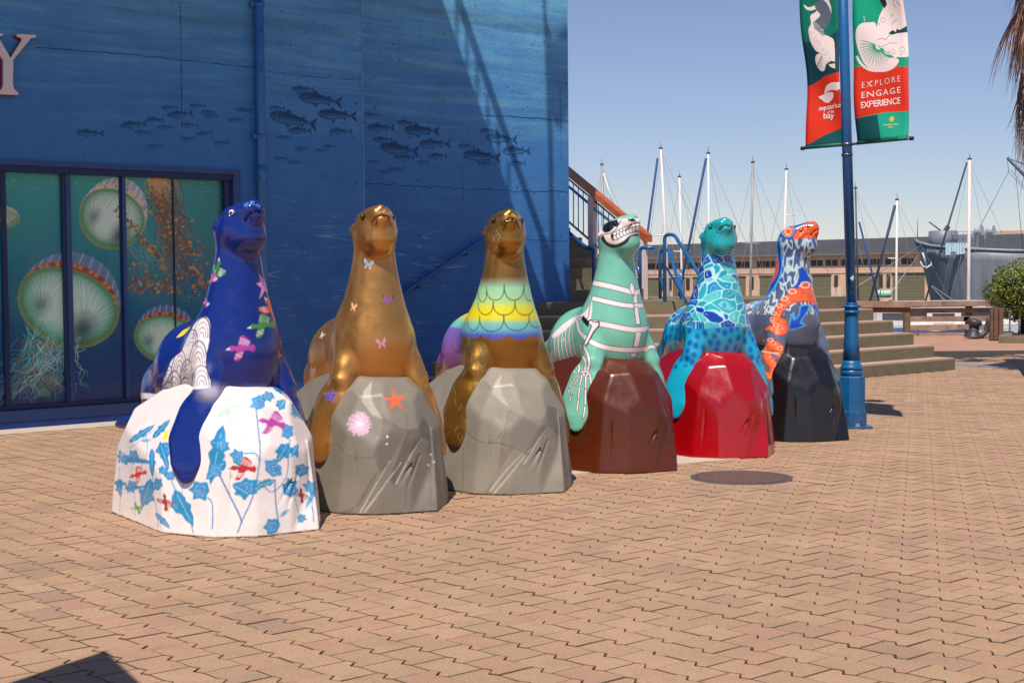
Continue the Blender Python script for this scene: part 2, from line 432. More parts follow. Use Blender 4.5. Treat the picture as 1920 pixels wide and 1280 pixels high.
# azimuth 0 = front, positive = towards local +x
for az, el, cut in [(-8, 5, 0), (20, 3, .0), (46, 6, 0), (68, 4, .004), (92, 5, 0), (120, 5, 0), (150, 6, 0), (180, 8, 0), (-150, 5, 0), (-122, 6, 0), (-96, 4, 0), (-68, 7, 0), (-36, 5, 0),
                    (8, 26, .018), (38, 21, .008), (66, 28, .012), (-26, 22, .012), (-55, 27, .006), (-88, 24, .006), (-120, 27, .0), (96, 25, .0), (130, 27, 0), (170, 30, 0),
                    (14, 47, .022), (-30, 50, .012), (52, 50, .008), (-72, 50, .0), (90, 52, 0), (-8, 68, .006), (150, 60, 0), (-130, 60, 0), (30, 76, .0)]:
    addp(az, el, cut)
PLN_N = np.array([d for d, _ in PLN], np.float32); PLN_C = np.array([c for _, c in PLN], np.float32)
def _pl(a, b, c):
    a, b, c = map(np.array, (a, b, c)); n = np.cross(b-a, c-a); n = n/np.linalg.norm(n)
    if n[1] > 0: n = -n
    return n.astype(np.float32), float(n@a)
WEDGE = [_pl((.26, -.315, .47), (.04, -.452, .0), (.22, -.478, .0)), _pl((.26, -.315, .47), (.22, -.478, .0), (.425, -.16, .0))]
def rock_sdf(p):
    p = p.astype(np.float32)
    d = None
    for n, c in zip(PLN_N, PLN_C):
        e = p@n-c
        d = e if d is None else smax(d, e, .010)
    # prow at the lower right, two slanting gouges, one long crease
    w1 = None
    for n, c in WEDGE:
        e = p@n-c; w1 = e if w1 is None else smax(w1, e, .008)
    w1 = smax(w1, np.sqrt(((p-np.float32([.27, -.40, .18]))**2).sum(-1))-.36, .02); d = smin(d, w1, .010)
    for a, b, r in (((-.13, -.468, .03), (.07, -.418, .31), .011), ((-.02, -.470, .06), (.13, -.405, .36), .009), ((-.30, -.34, .10), (-.26, -.31, .40), .010), ((.33, -.33, .05), (.34, -.26, .34), .012)):
        d = smax(d, -cap(p, a, b, r, r*.3), .012)
    x, y, z = p[..., 0], p[..., 1], p[..., 2]
    d = d+.0028*np.sin(x*9+2.1*np.sin(y*7+z*4))*np.cos(z*10+1.7*np.sin(x*6))
    return np.maximum(d, -z)
def grid(lo_, hi_, h):
    xs = [np.arange(a, b+h, h, dtype=np.float32) for a, b in zip(lo_, hi_)]
    return np.stack(np.meshgrid(*xs, indexing='ij'), -1)
def surface_nets(Fv, o, h):
    s = Fv < 0; nx, ny, nz = Fv.shape
    c = np.zeros((nx-1, ny-1, nz-1), np.int8)
    for i in (0, 1):
        for j in (0, 1):
            for k in (0, 1): c += s[i:nx-1+i, j:ny-1+j, k:nz-1+k]
    ii, jj, kk = np.nonzero((c > 0) & (c < 8)); n = len(ii)
    acc = np.zeros((n, 3)); cnt = np.zeros(n)
    for ax in range(3):
        o1, o2 = [q for q in range(3) if q != ax]
        for a in (0, 1):
            for b in (0, 1):
                off = [0, 0, 0]; off[o1] = a; off[o2] = b; off2 = list(off); off2[ax] = 1
                f0 = Fv[ii+off[0], jj+off[1], kk+off[2]]; f1 = Fv[ii+off2[0], jj+off2[1], kk+off2[2]]
                m_ = (f0 < 0) != (f1 < 0); t = np.where(m_, f0/np.where(m_, f0-f1, 1), 0)
                v = np.zeros((n, 3)); v[:, o1] = a; v[:, o2] = b; v[:, ax] = t
                acc += v*m_[:, None]; cnt += m_
    V = (acc/cnt[:, None]+np.stack([ii, jj, kk], 1))*h+np.asarray(o)
    idx = -np.ones((nx-1, ny-1, nz-1), np.int64); idx[ii, jj, kk] = np.arange(n)
    Q = []
    for ax in range(3):
        o1, o2 = [(1, 2), (2, 0), (0, 1)][ax]
        sl0 = [slice(1, -1)]*3; sl0[ax] = slice(0, -1); sl1 = [slice(1, -1)]*3; sl1[ax] = slice(1, None)
        a = s[tuple(sl0)]; b = s[tuple(sl1)]; e = np.argwhere(a != b); inside = a[tuple(e.T)]
        e = e+1; e[:, ax] -= 1
        q = []
        for (da, db) in ((1, 1), (0, 1), (0, 0), (1, 0)):
            r = e.copy(); r[:, o1] -= da; r[:, o2] -= db; q.append(idx[r[:, 0], r[:, 1], r[:, 2]])
        q = np.stack(q, 1); q[~inside] = q[~inside][:, ::-1]; Q.append(q)
    Q = np.concatenate(Q); return V, Q[(Q >= 0).all(1)]
def subdiv(V, Q):
    E = np.stack([Q, np.roll(Q, -1, 1)], -1).reshape(-1, 2); E.sort(1)
    u, inv = np.unique(E, axis=0, return_inverse=True); inv = inv.reshape(-1, 4)
    n0 = len(V); em = V[u].mean(1); fc = V[Q].mean(1); n1 = n0+len(u)
    W = np.concatenate([V, em, fc]); f = n1+np.arange(len(Q)); out = []
    for k in range(4): out.append(np.stack([Q[:, k], n0+inv[:, k], f, n0+inv[:, k-1]], 1))
    return W, np.concatenate(out)
def gradn(fn, V, e=.004):
    g_ = np.stack([fn(V+np.eye(3)[i]*e)-fn(V-np.eye(3)[i]*e) for i in range(3)], -1)/(2*e); return g_
def snap(fn, V, it=2):
    for _ in range(it):
        g_ = gradn(fn, V); V = V-(fn(V)/np.maximum((g_**2).sum(-1), .05))[:, None]*g_
    return V
def prune(V, Q, keep):
    k = keep[Q].any(1); Q = Q[k]; used = np.unique(Q); m_ = -np.ones(len(V), np.int64); m_[used] = np.arange(len(used)); return V[used], m_[Q]
HB = .0125
_G = grid((-.58, -.36, .26), (.58, 1.52, 2.0), HB)
def make_body(yaw):
    fn = lambda p: body_sdf(p, yaw)
    Fv = fn(_G); V, Q = surface_nets(Fv, (-.58, -.36, .26), HB)
    V, Q = prune(V, Q, rock_sdf(V) > -.03)
    W, R = subdiv(V, Q); W = snap(fn, W)
    return V, Q, W, R, gradn(fn, W)
_GR = grid((-.56, -.56, -.03), (.56, 1.3, .92), .014)
_RV, _RQ = surface_nets(rock_sdf(_GR), (-.56, -.56, -.03), .014)
_RW, _RR = subdiv(_RV, _RQ); _RW[:, 2] = np.maximum(_RW[:, 2], 0)
_rs = snap(rock_sdf, _RW, 1); _RW = np.where((_RW[:, 2:3] > .004), _rs, _RW); _RN = gradn(rock_sdf, _RW)

class Statue:
    def __init__(s, hx, hy_front, phi, yaw):
        """hx: photo x of the head, hy_front: photo y of the rock's front lip"""
        zf = 0.0
        d = gp(hx, hy_front); Y = d[1]+.45
        r = ray(hx, 440); p = CAM+r*(Y/r[1])
        s.o = np.array([p[0], Y, 0]); s.phi = math.radians(phi); c, q = math.cos(s.phi), math.sin(s.phi)
        s.R = np.array([[c, -q, 0], [q, c, 0], [0, 0, 1]])
        s.cV, s.cQ, s.V, s.Q, s.Nn = make_body(math.radians(yaw))
        s.tb = BVHTree.FromPolygons(s.cV.tolist(), s.cQ.tolist())
        s.tr = BVHTree.FromPolygons(_RV.tolist(), _RQ.tolist())
        s.rV, s.rQ = _RW, _RR
        s.bc = np.zeros((len(s.V), 4)); s.rc = np.zeros((len(s.rV), 4))
    def cast(s, x, y, rock):
        o = Vector(s.R.T@(CAM-s.o)); d = Vector(s.R.T@ray(x, y)); t = s.tr if rock else s.tb
        h = t.ray_cast(o, d)
        if h[0] is not None: return np.array(h[0])
        # just outside the outline: slide onto the nearest surface
        k = (Vector((0, .1, 1))-o).dot(d); n = t.find_nearest(o+d*k); return np.array(n[0])
    def chart(s, P):
        t = np.arctan2(P[:, 0], -(P[:, 1]-.14)); return np.stack([np.where(t > 2.1, t-2*math.pi, t), P[:, 2]], -1)
    def poly(s, pts, c, rock=False, metal=0.0, a=1.0, grow=.03, dens=True):
        if dens and len(pts) < 40:
            q = []
            for i in range(len(pts)):
                p0, p1 = pts[i-1], pts[i]; n = max(1, int(math.hypot(p1[0]-p0[0], p1[1]-p0[1])/14))
                q += [(p0[0]+(p1[0]-p0[0])*k/n, p0[1]+(p1[1]-p0[1])*k/n) for k in range(1, n+1)]
            pts = q
        H = np.array([s.cast(x, y, rock) for x, y in pts]); U = s.chart(H)
        V = s.rV if rock else s.V; T = s.rT if rock else s.bT; col = s.rc if rock else s.bc
        lo_, hi_ = U.min(0), U.max(0)
        if hi_[0]-lo_[0] > 3: return
        ce = H.mean(0); rad = np.sqrt(((H-ce)**2).sum(1)).max()+grow
        m_ = (T[:, 0] >= lo_[0]) & (T[:, 0] <= hi_[0]) & (T[:, 1] >= lo_[1]) & (T[:, 1] <= hi_[1])
        k = np.nonzero(m_)[0]
        if not len(k): return
        k = k[((V[k]-ce)**2).sum(1) < rad*rad]
        if not len(k): return
        q = T[k]; ins = np.zeros(len(k), bool); n = len(U); dm = np.full(len(k), 9.0)
        Rm = np.hypot(H[:, 0], H[:, 1]-.14).mean(); sc_ = np.array([Rm, 1.0]); qs = q*sc_
        for i in range(n):
            x0, y0 = U[i-1]; x1, y1 = U[i]
            a_ = U[i-1]*sc_; b_ = U[i]*sc_; ab = b_-a_; t = np.clip(((qs-a_)@ab)/(ab@ab+1e-12), 0, 1)
            dm = np.minimum(dm, ((qs-a_-t[:, None]*ab)**2).sum(1))
            if y0 == y1: continue
            c_ = ((y0 > q[:, 1]) != (y1 > q[:, 1])) & (q[:, 0] < (x1-x0)*(q[:, 1]-y0)/(y1-y0)+x0); ins ^= c_
        sd = np.sqrt(dm)*np.where(ins, 1, -1); al = np.clip(.5+sd/.006, 0, 1)*a
        m2 = al > 0; k = k[m2]; al = al[m2][:, None]
        cc = np.append(lin(c), metal); col[k] = col[k]*(1-al)+cc*al
    def line(s, pts, w_, c, rock=False, taper=False, a=1.0, grow=0, metal=0.0, **kw):
        q = [pts[0]]
        for (x0, y0), (x1, y1) in zip(pts[:-1], pts[1:]):
            n = max(1, int(math.hypot(x1-x0, y1-y0)/9)); q += [(x0+(x1-x0)*k/n, y0+(y1-y0)*k/n) for k in range(1, n+1)]
        H = np.array([s.cast(x, y, rock) for x, y in q]); V = s.rV if rock else s.V; col = s.rc if rock else s.bc
        w_ = w_*s.o[1]/F; pad = w_+.012
        k = np.nonzero(((V > H.min(0)-pad) & (V < H.max(0)+pad)).all(1))[0]
        if not len(k): return
        P = V[k]; best = np.full(len(k), 9.0); n = len(H)
        for i in range(n-1):
            ab = H[i+1]-H[i]; L2 = ab@ab
            if L2 > (40*s.o[1]/F)**2: continue
            t = np.clip(((P-H[i])@ab)/(L2+1e-12), 0, 1); d = np.sqrt(((P-H[i]-t[:, None]*ab)**2).sum(1))
            best = np.minimum(best, d/(w_/2) if not taper else d/(w_/2*(1-.7*(i+t)/n)))
        al = np.clip(.5+(w_/2-best*w_/2)/.0055, 0, 1)*min(1, .45+w_/.009)*a; m2 = al > 0; k = k[m2]; al = al[m2][:, None]
        cc = np.append(lin(c), metal); col[k] = col[k]*(1-al)+cc*al
    def prep(s): s.bT = s.chart(s.V); s.rT = s.chart(s.rV)
def smooth(pts, n=6):
    """Catmull-Rom through the points"""
    P = [pts[0]]+list(pts)+[pts[-1]]; out = []
    for i in range(1, len(P)-2):
        p0, p1, p2, p3 = map(np.array, (P[i-1], P[i], P[i+1], P[i+2]))
        for k in range(n):
            t = k/n; out.append(tuple(.5*((2*p1)+(-p0+p2)*t+(2*p0-5*p1+4*p2-p3)*t*t+(-p0+3*p1-3*p2+p3)*t**3)))
    out.append(tuple(P[-2])); return out
def closed(pts, n=5):
    m_ = len(pts); out = []
    for i in range(m_):
        p0, p1, p2, p3 = [np.array(pts[(i+k) % m_]) for k in (-1, 0, 1, 2)]
        for k in range(n):
            t = k/n; out.append(tuple(.5*((2*p1)+(-p0+p2)*t+(2*p0-5*p1+4*p2-p3)*t*t+(-p0+3*p1-3*p2+p3)*t**3)))
    return out
def xf(pts, cx, cy, s=1, ang=0, flip=False, sy=1):
    c, q = math.cos(math.radians(ang)), math.sin(math.radians(ang)); out = []
    for x, y in pts:
        if flip: x = -x
        y *= sy; out.append((cx+s*(x*c-y*q), cy+s*(x*q+y*c)))
    return out
def bird(S, cx, cy, s, ang, c, flip=False, rock=False):
    body = closed([(-1.05, -.05), (-.85, -.26), (-.55, -.22), (-.2, -.25), (.3, -.15), (.55, 0), (.2, .22), (-.4, .25), (-.75, .1)], 3)
    S.poly(xf(body, cx, cy, s, ang, flip), c, rock)
    w1 = [(-.5, -.15), (-.15, -1.15), (.2, -1.2), (.8, -.6), (.4, .0)]; w2 = [(-.55, .1), (-.95, 1.1), (-.55, 1.15), (-.1, .75), (.1, .2)]; tl = [(.3, -.12), (1.0, -.32), (1.2, .02), (1.0, .4), (.3, .15)]
    for w_ in (w1, w2, tl): S.poly(xf(w_, cx, cy, s, ang, flip), c, rock)
    hd_ = xf([(-1.02+.3*math.cos(a), -.08+.27*math.sin(a)) for a in np.linspace(0, 5.6, 8)], cx, cy, s, ang, flip); S.poly(hd_, c, rock); S.poly(xf([(-1.25, -.18), (-1.62, .0), (-1.25, .08)], cx, cy, s, ang, flip), (250, 240, 235) if not rock else c, rock)
    wh = (250, 240, 235)
    for k in range(4):
        t = .3+.2*k
        S.line(xf([(-.42+.3*t, -.25-.85*t), (.45+.25*t, -.1-.5*t)], cx, cy, s, ang, flip), max(1.0, s*.05), wh, rock)
        S.line(xf([(-.6-.3*t, .25+.7*t), (.0-.25*t, .25+.6*t)], cx, cy, s, ang, flip), max(1.0, s*.05), wh, rock)
def butterfly(S, cx, cy, s, ang, c1, c2, sx=1.0):
    w1 = [(0, .1), (.25*sx, -.45), (.85*sx, -1.0), (.8*sx, -.3), (.35*sx, .15)]; w2 = [(0, .05), (.45*sx, .2), (.65*sx, .9), (.3*sx, .6)]
    for f in (False, True):
        for w_ in (w1, w2): S.poly(xf(w_, cx, cy, s, ang, f), c2)
        for w_ in (w1, w2): S.poly(xf([(x*.72+.05, y*.72) for x, y in w_], cx, cy, s, ang, f), c1)
def flower(S, cx, cy, s, ang, seed, c=(30, 140, 185)):
    r = random.Random(seed); n = 6; pts = []
    for k in range(n*2):
        a = math.pi*k/n; rr = (1.0 if k % 2 == 0 else .72)*r.uniform(.8, 1.12); pts.append((rr*math.cos(a)*1.0, rr*math.sin(a)*.85))
    pts = closed(pts, 2)
    S.poly(xf(pts, cx, cy, s, ang), c, True)
    for q, cl in ((.55, (150, 200, 225)), (.47, (45, 120, 185)), (.25, (150, 200, 225)), (.17, (30, 130, 180))):
        S.poly(xf([(x*q, y*q) for x, y in pts], cx, cy, s, ang), cl, True)
def leaf(S, x0, y0, x1, y1, w_, c=(35, 135, 180), vein=True):
    dx, dy = x1-x0, y1-y0; L = math.hypot(dx, dy); nx, ny = -dy/L, dx/L; prof = [(0, 0), (.12, .5), (.3, .75), (.38, .55), (.5, 1), (.62, .6), (.78, .55), (1, 0)]
    a = [(x0+dx*t+nx*w_*k, y0+dy*t+ny*w_*k) for t, k in prof]; b = [(x0+dx*t-nx*w_*k, y0+dy*t-ny*w_*k) for t, k in prof[::-1]]
    S.poly(a+b[1:-1], c, True)
    if vein: S.line([(x0+dx*.15, y0+dy*.15), (x0+dx*.85, y0+dy*.85)], 1.6, (150, 205, 225), True)
def paint_mat(name, rough=.3, coat=.6, coatr=.06, bump=.05, bscale=40):
    q = N(name); a = q.n('ShaderNodeAttribute', _attribute_name='paint'); co = q.coord()
    scr = q.ramp(q.noise(9, co, 9, .8), [(.3, (.9, .9, .9, 1)), (.6, (1.03, 1.03, 1.03, 1))])
    c = q.mix(1.0, a.outputs['Color'], scr, 'MULTIPLY')
    nick = q.ramp(q.noise(34, co, 3, .6), [(.77, 0.0), (.79, .55)]); c = q.mix(nick, c, (.55, .52, .48, 1))
    q.col(c); q.l(a.outputs['Alpha'], q.b.inputs['Metallic'])
    q.rough(q.ramp(q.noise(7, co, 8, .75), [(.3, max(rough-.08, .08)), (.7, rough+.18)]))
    q.b.inputs['Coat Weight'].default_value = coat; q.b.inputs['Coat Roughness'].default_value = coatr
    q.bump(q.noise(bscale*.25, co, 6, .7), bump, .01)
    return q.m
def np_mesh(name, V, Q, col, m):
    me = bpy.data.meshes.new(name); me.vertices.add(len(V)); me.vertices.foreach_set('co', V.astype(np.float32).ravel())
    me.loops.add(Q.size); me.loops.foreach_set('vertex_index', Q.astype(np.int32).ravel())
    me.polygons.add(len(Q)); me.polygons.foreach_set('loop_start', np.arange(0, Q.size, 4, dtype=np.int32)); me.polygons.foreach_set('loop_total', np.full(len(Q), 4, np.int32))
    me.update(calc_edges=True); me.validate(); me.polygons.foreach_set('use_smooth', np.ones(len(Q), bool))
    if col is not None:
        at = me.attributes.new('paint', 'FLOAT_COLOR', 'POINT'); at.data.foreach_set('color', col.astype(np.float32).ravel())
    me.materials.append(m); return me
def Z1r(pts): return Z1([(x+max(0, 190-x)*.16, y) for x, y in pts])
def Z1(pts): return [(180+x/1.939, 360+y/1.939) for x, y in pts]
def Z2(pts): return [(540+x/2.098, 370+y/2.098) for x, y in pts]
def Z3_(pts): return [(790+x/2.287, 380+y/2.287) for x, y in pts]
def Z4(pts): return [(1010+x/2.51, 390+y/2.51) for x, y in pts]
def Z5(pts): return [(1220+x/2.724, 400+y/2.724) for x, y in pts]
def Z6(pts): return [(1400+x/2.909, 400+y/2.909) for x, y in pts]
WH = (245, 232, 226)
def art1(S):
    P = S.V; n = vnoise(P, 1, 9)
    # white fade above the left flipper
    c = S.cast(395, 735, False); d = np.sqrt((((P-c)*np.array([1, 1, 1.6]))**2).sum(1))
    blend(S.bc, np.clip(1.3-d/.11, 0, 1)**2*.6*(P[:, 0] < -.1), (225, 218, 230))
    # scalloped white wing on the flank
    wing = [(240, 715), (246, 682), (256, 662), (268, 625), (285, 600), (310, 580), (325, 545), (345, 505), (358, 480), (385, 455), (408, 460), (415, 490), (412, 540), (400, 600), (402, 650), (420, 700), (400, 712), (345, 720), (330, 745), (290, 775), (250, 790), (240, 760)]
    S.poly(Z1(closed(wing, 3)), WH)
    dk = (22, 32, 92)
    def arcs(cx, base, w_, h_, lean=0, k=4):
        for j in range(k):
            q = 1-j*.24
            if q <= .1: break
            pts = [(cx+w_*q*math.cos(a)+lean*math.sin(a)*q, base-h_*q*max(math.sin(a), -.2)) for a in np.linspace(math.pi*1.0, 0, 11)]
            S.line(Z1(pts), 2.4 if j == 0 else 1.5, dk)
    for a in ((383, 530, 30, 75, 8), (345, 560, 22, 60, 8), (370, 625, 32, 85, 5), (300, 650, 26, 75, 8), (327, 680, 22, 72, 6), (384, 705, 36, 75, 0), (258, 690, 18, 58, 8), (280, 735, 30, 85, 6), (232, 730, 16, 55, 4), (258, 775, 30, 85, 6), (322, 745, 22, 72, 4), (228, 790, 14, 60, 4)): arcs(*a)
    S.poly(Z1([(292, 530), (320, 500), (345, 486), (340, 496), (315, 522)]), (240, 210, 40))
    bird(S, *Z1([(439, 285)])[0], 15, 100, (60, 130, 60)); bird(S, *Z1([(424, 310)])[0], 9, 110, (190, 80, 160)); bird(S, *Z1([(400, 405)])[0], 6, 90, (190, 80, 160))
    S.poly(Z1([(592, 298), (610, 318), (640, 342), (646, 385), (628, 365), (612, 360), (594, 388), (602, 350), (582, 332), (598, 328)]), (228, 150, 205))
    bird(S, *Z1([(640, 430)])[0], 18, 60, (232, 92, 40)); bird(S, *Z1([(609, 485)])[0], 19, -10, (70, 140, 60)); bird(S, *Z1([(534, 568)])[0], 20, -5, (178, 60, 160))
    # face: freckles and chin
    for k in range(16):
        r = random.Random(k); x, y = 540+r.uniform(-8, 55), 40+r.uniform(-14, 16); S.line(Z1([(x, y), (x+5, y-4)]), 1.6, (120, 160, 220))
    # rock: stems
    R = dict(rock=True); st = (50, 130, 180)
    for pts, w_ in (([(582, 790), (590, 860), (597, 950), (585, 1040), (565, 1120), (535, 1185), (508, 1255)], 2.4), ([(450, 1030), (490, 1110), (520, 1170), (530, 1200)], 3), ([(500, 960), (540, 950), (580, 950), (594, 975)], 2.2),
                    ([(375, 1095), (405, 1110), (424, 1140), (422, 1255)], 2.6), ([(650, 1045), (655, 1140), (665, 1205)], 2.6), ([(570, 730), (585, 750), (592, 735), (600, 745)], 1.3), ([(720, 1095), (730, 1140), (745, 1190)], 1.8), ([(605, 1060), (640, 1090), (690, 1040), (700, 960), (705, 900)], 1.8), ([(240, 960), (262, 1020), (290, 1085)], 2), ([(325, 1035), (312, 1080), (318, 1120)], 1.5),
                    ([(210, 1000), (205, 1080), (220, 1150), (228, 1230)], 2.6), ([(345, 1200), (358, 1255)], 2.6), ([(65, 1000), (70, 1090), (66, 1160)], 2), ([(115, 1000), (130, 1090), (134, 1195)], 2), ([(90, 975), (118, 985), (128, 1010)], 1.4), ([(180, 880), (185, 950), (150, 1010), (140, 1040)], 1.5), ([(200, 870), (160, 900), (110, 930)], 1.4), ([(770, 1050), (785, 1130), (792, 1195)], 2)):
        S.line(Z1r(smooth(pts, 3)), w_, st, **R)
    leaf(S, *Z1r([(462, 845)])[0], *Z1r([(415, 1065)])[0], 17); leaf(S, *Z1r([(415, 905)])[0], *Z1r([(488, 935)])[0], 14); leaf(S, *Z1r([(472, 975)])[0], *Z1r([(400, 1045)])[0], 15)
    for x, y, s_, se in ((455, 920, 14, 1), (514, 963, 14, 2), (435, 1010, 13, 3), (542, 1075, 22, 4), (378, 1085, 18, 5), (646, 1003, 17, 6), (705, 1075, 18, 7), (640, 1215, 16, 8), (590, 765, 15, 9), (625, 742, 11, 10), (672, 772, 10, 11), (695, 870, 13, 12), (685, 940, 16, 13), (748, 1010, 13, 14), (780, 1070, 13, 15),
                        (300, 1135, 19, 16), (182, 1100, 16, 17), (118, 1070, 12, 18), (65, 1065, 12, 19), (90, 972, 9, 20), (130, 960, 11, 21), (66, 960, 10, 22), (222, 1062, 12, 23), (250, 935, 15, 24), (245, 1012, 9, 25), (722, 945, 9, 26), (725, 800, 9, 27), (748, 1185, 9, 28), (270, 1030, 10, 29)):
        flower(S, *Z1r([(x, y)])[0], s_*1.25, se*37, se, (38, 140, 190) if se % 3 else (70, 150, 200))
    for a, b, w_ in (((105, 910), (215, 845), 9), ((205, 895), (270, 825), 9), ((232, 905), (265, 1010), 10), ((203, 930), (205, 1035), 9), ((285, 1080), (355, 1215), 18), ((200, 1040), (160, 1150), 13), ((215, 1165), (270, 1222), 8), ((570, 1085), (635, 1040), 9), ((605, 1065), (655, 1045), 8), ((495, 1062), (560, 1100), 10), ((655, 985), (700, 910), 10), ((735, 915), (708, 965), 8), ((668, 1180), (705, 1150), 5), ((60, 1040), (72, 1110), 7), ((135, 935), (125, 990), 7), ((160, 905), (200, 900), 4), ((640, 700), (680, 735), 7), ((665, 790), (690, 750), 7), ((710, 760), (750, 830), 8), ((800, 1080), (760, 1150), 6)):
        leaf(S, *Z1r([a])[0], *Z1r([b])[0], w_*.85, (40, 138, 188))
    bird(S, *Z1r([(645, 840)])[0], 20, 10, (190, 70, 160), rock=True); bird(S, *Z1r([(540, 1005)])[0], 19, 0, (190, 28, 32), rock=True)
    bird(S, *Z1r([(490, 790)])[0], 20, -30, (188, 220, 192), rock=True); bird(S, *Z1r([(150, 1025)])[0], 13, -20, (214, 50, 40), rock=True); bird(S, *Z1r([(252, 1130)])[0], 13, 80, (160, 40, 36), rock=True)
    bird(S, *Z1r([(747, 1105)])[0], 11, 80, (150, 40, 36), rock=True); bird(S, *Z1r([(143, 1150)])[0], 9, 60, (80, 150, 80), rock=True)
    S.poly(Z1r([(240, 900), (258, 850), (262, 880), (258, 900)]), (245, 228, 50), True)
def art2(S):
    P = S.V; n = vnoise(P, 4, 12)
    blend(S.bc, np.clip(n*1.2, 0, .35), (150, 86, 30)); blend(S.bc, np.clip(-n*1.1, 0, .3), (200, 145, 80))
    c = S.cast(785, 615, False); d = np.sqrt((((P-c)*np.array([1, .7, .55]))**2).sum(1)); blend(S.bc, np.clip(1.2-d/.045, 0, 1)*.7, (196, 190, 20))
    butterfly(S, *Z2([(316, 263)])[0], 11, 10, (60, 160, 215), (225, 215, 200)); butterfly(S, *Z2([(392, 405)])[0], 13, 5, (160, 90, 190), (60, 30, 60)); butterfly(S, *Z2([(258, 432)])[0], 9, 15, (240, 170, 90), (250, 225, 190), .7)
    butterfly(S, *Z2([(368, 574)])[0], 11, -10, (205, 130, 190), (225, 170, 200)); butterfly(S, *Z2([(134, 543)])[0], 8, 35, (245, 225, 215), (250, 235, 225), .5); butterfly(S, *Z2([(100, 683)])[0], 9, 0, (230, 170, 195), (235, 190, 205), .5)
    S.poly(xf([(0, -1), (.3, -.35), (1.1, -.6), (.45, .15), (.5, .9), (0, .45), (-.6, .9), (-.45, .1), (-1.1, -.2), (-.3, -.3)], *Z2([(168, 780)])[0], 14, 10), (40, 80, 190)); S.poly(xf([(0, -.6), (.4, 0), (0, .5), (-.4, 0)], *Z2([(168, 780)])[0], 10, 10), (170, 60, 60))
    for sx in (0, 1):
        x0 = 366 if sx == 0 else 392
        for k in range(4): S.line(Z2(smooth([(x0, 55+k*3), (x0+(-14 if sx == 0 else 14), 62+k*6), (x0+(-22 if sx == 0 else 24), 80+k*9)], 3)), .9, (225, 215, 205))
    S.poly(Z2(closed([(366, 34), (377, 30), (388, 35), (384, 43), (370, 43)], 2)), (90, 60, 40))
    S.line(Z2(smooth([(347, 108), (352, 84), (368, 72), (388, 73), (402, 88), (403, 112)], 4)), 3.4, (40, 24, 14))
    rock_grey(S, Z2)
    star = [(r_*math.sin(a), -r_*math.cos(a)) for k in range(10) for a, r_ in [(math.pi*k/5, 1.0 if k % 2 == 0 else .3)]]
    c = Z2([(420, 797)])[0]
    S.poly(xf(star, c[0], c[1], 26, -8), (226, 84, 48), True); S.poly(xf(star, c[0], c[1], 19, -8), (236, 108, 66), True)
    c = Z2([(281, 890)])[0]
    for k in range(46):
        a = 2*math.pi*k/46; r_ = random.Random(k).uniform(18, 24)
        S.line([(c[0]+4*math.cos(a), c[1]+4*math.sin(a)), (c[0]+r_*math.cos(a), c[1]+r_*math.sin(a)*1.05)], 1.7, (235, 205, 210) if k % 2 else (215, 150, 195), True)
    S.poly(xf(star, c[0], c[1], 9, 20), (240, 225, 222), True)
    for x, y in ((390, 940), (388, 968), (560, 1010), (575, 1040), (552, 1050)): S.poly(xf([(-1, -.6), (.8, -1), (1, .7), (-.4, 1)], *Z2([(x, y)])[0], 2.5), (220, 212, 205), True)
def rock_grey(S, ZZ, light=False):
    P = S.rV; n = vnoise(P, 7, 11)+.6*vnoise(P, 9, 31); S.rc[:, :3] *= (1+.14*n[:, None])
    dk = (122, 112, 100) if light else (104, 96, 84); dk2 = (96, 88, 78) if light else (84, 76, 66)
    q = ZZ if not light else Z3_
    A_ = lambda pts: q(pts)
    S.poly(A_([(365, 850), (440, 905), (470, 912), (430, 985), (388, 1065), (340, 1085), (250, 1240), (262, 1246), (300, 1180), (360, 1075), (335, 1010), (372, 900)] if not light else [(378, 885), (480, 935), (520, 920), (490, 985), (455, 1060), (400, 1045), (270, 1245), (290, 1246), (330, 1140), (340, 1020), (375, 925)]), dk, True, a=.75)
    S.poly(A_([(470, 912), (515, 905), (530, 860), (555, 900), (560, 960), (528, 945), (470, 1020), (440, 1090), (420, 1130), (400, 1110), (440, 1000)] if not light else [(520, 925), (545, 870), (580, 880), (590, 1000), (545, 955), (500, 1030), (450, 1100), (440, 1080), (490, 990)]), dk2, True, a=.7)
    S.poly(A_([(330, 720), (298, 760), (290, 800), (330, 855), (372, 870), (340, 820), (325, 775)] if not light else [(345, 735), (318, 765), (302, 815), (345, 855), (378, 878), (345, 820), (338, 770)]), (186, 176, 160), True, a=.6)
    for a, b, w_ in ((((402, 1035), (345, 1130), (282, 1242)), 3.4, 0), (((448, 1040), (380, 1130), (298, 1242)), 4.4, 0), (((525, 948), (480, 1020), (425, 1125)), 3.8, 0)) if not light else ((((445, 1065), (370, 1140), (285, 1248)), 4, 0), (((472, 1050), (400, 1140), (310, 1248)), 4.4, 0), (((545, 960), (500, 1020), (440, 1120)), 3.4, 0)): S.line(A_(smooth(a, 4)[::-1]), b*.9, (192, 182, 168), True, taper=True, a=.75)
    for pts in (((465, 850), (470, 1000), (462, 1220)), ((190, 965), (250, 1022), (335, 1018)), ((562, 1000), (560, 1220))) if not light else (((192, 980), (250, 1022), (330, 1030), (400, 1050), (465, 1080)), ((372, 895), (360, 960), (330, 1010)), ((180, 1050), (178, 1235))): S.line(A_(smooth(pts, 4)), 1.3, (92, 86, 78), True)
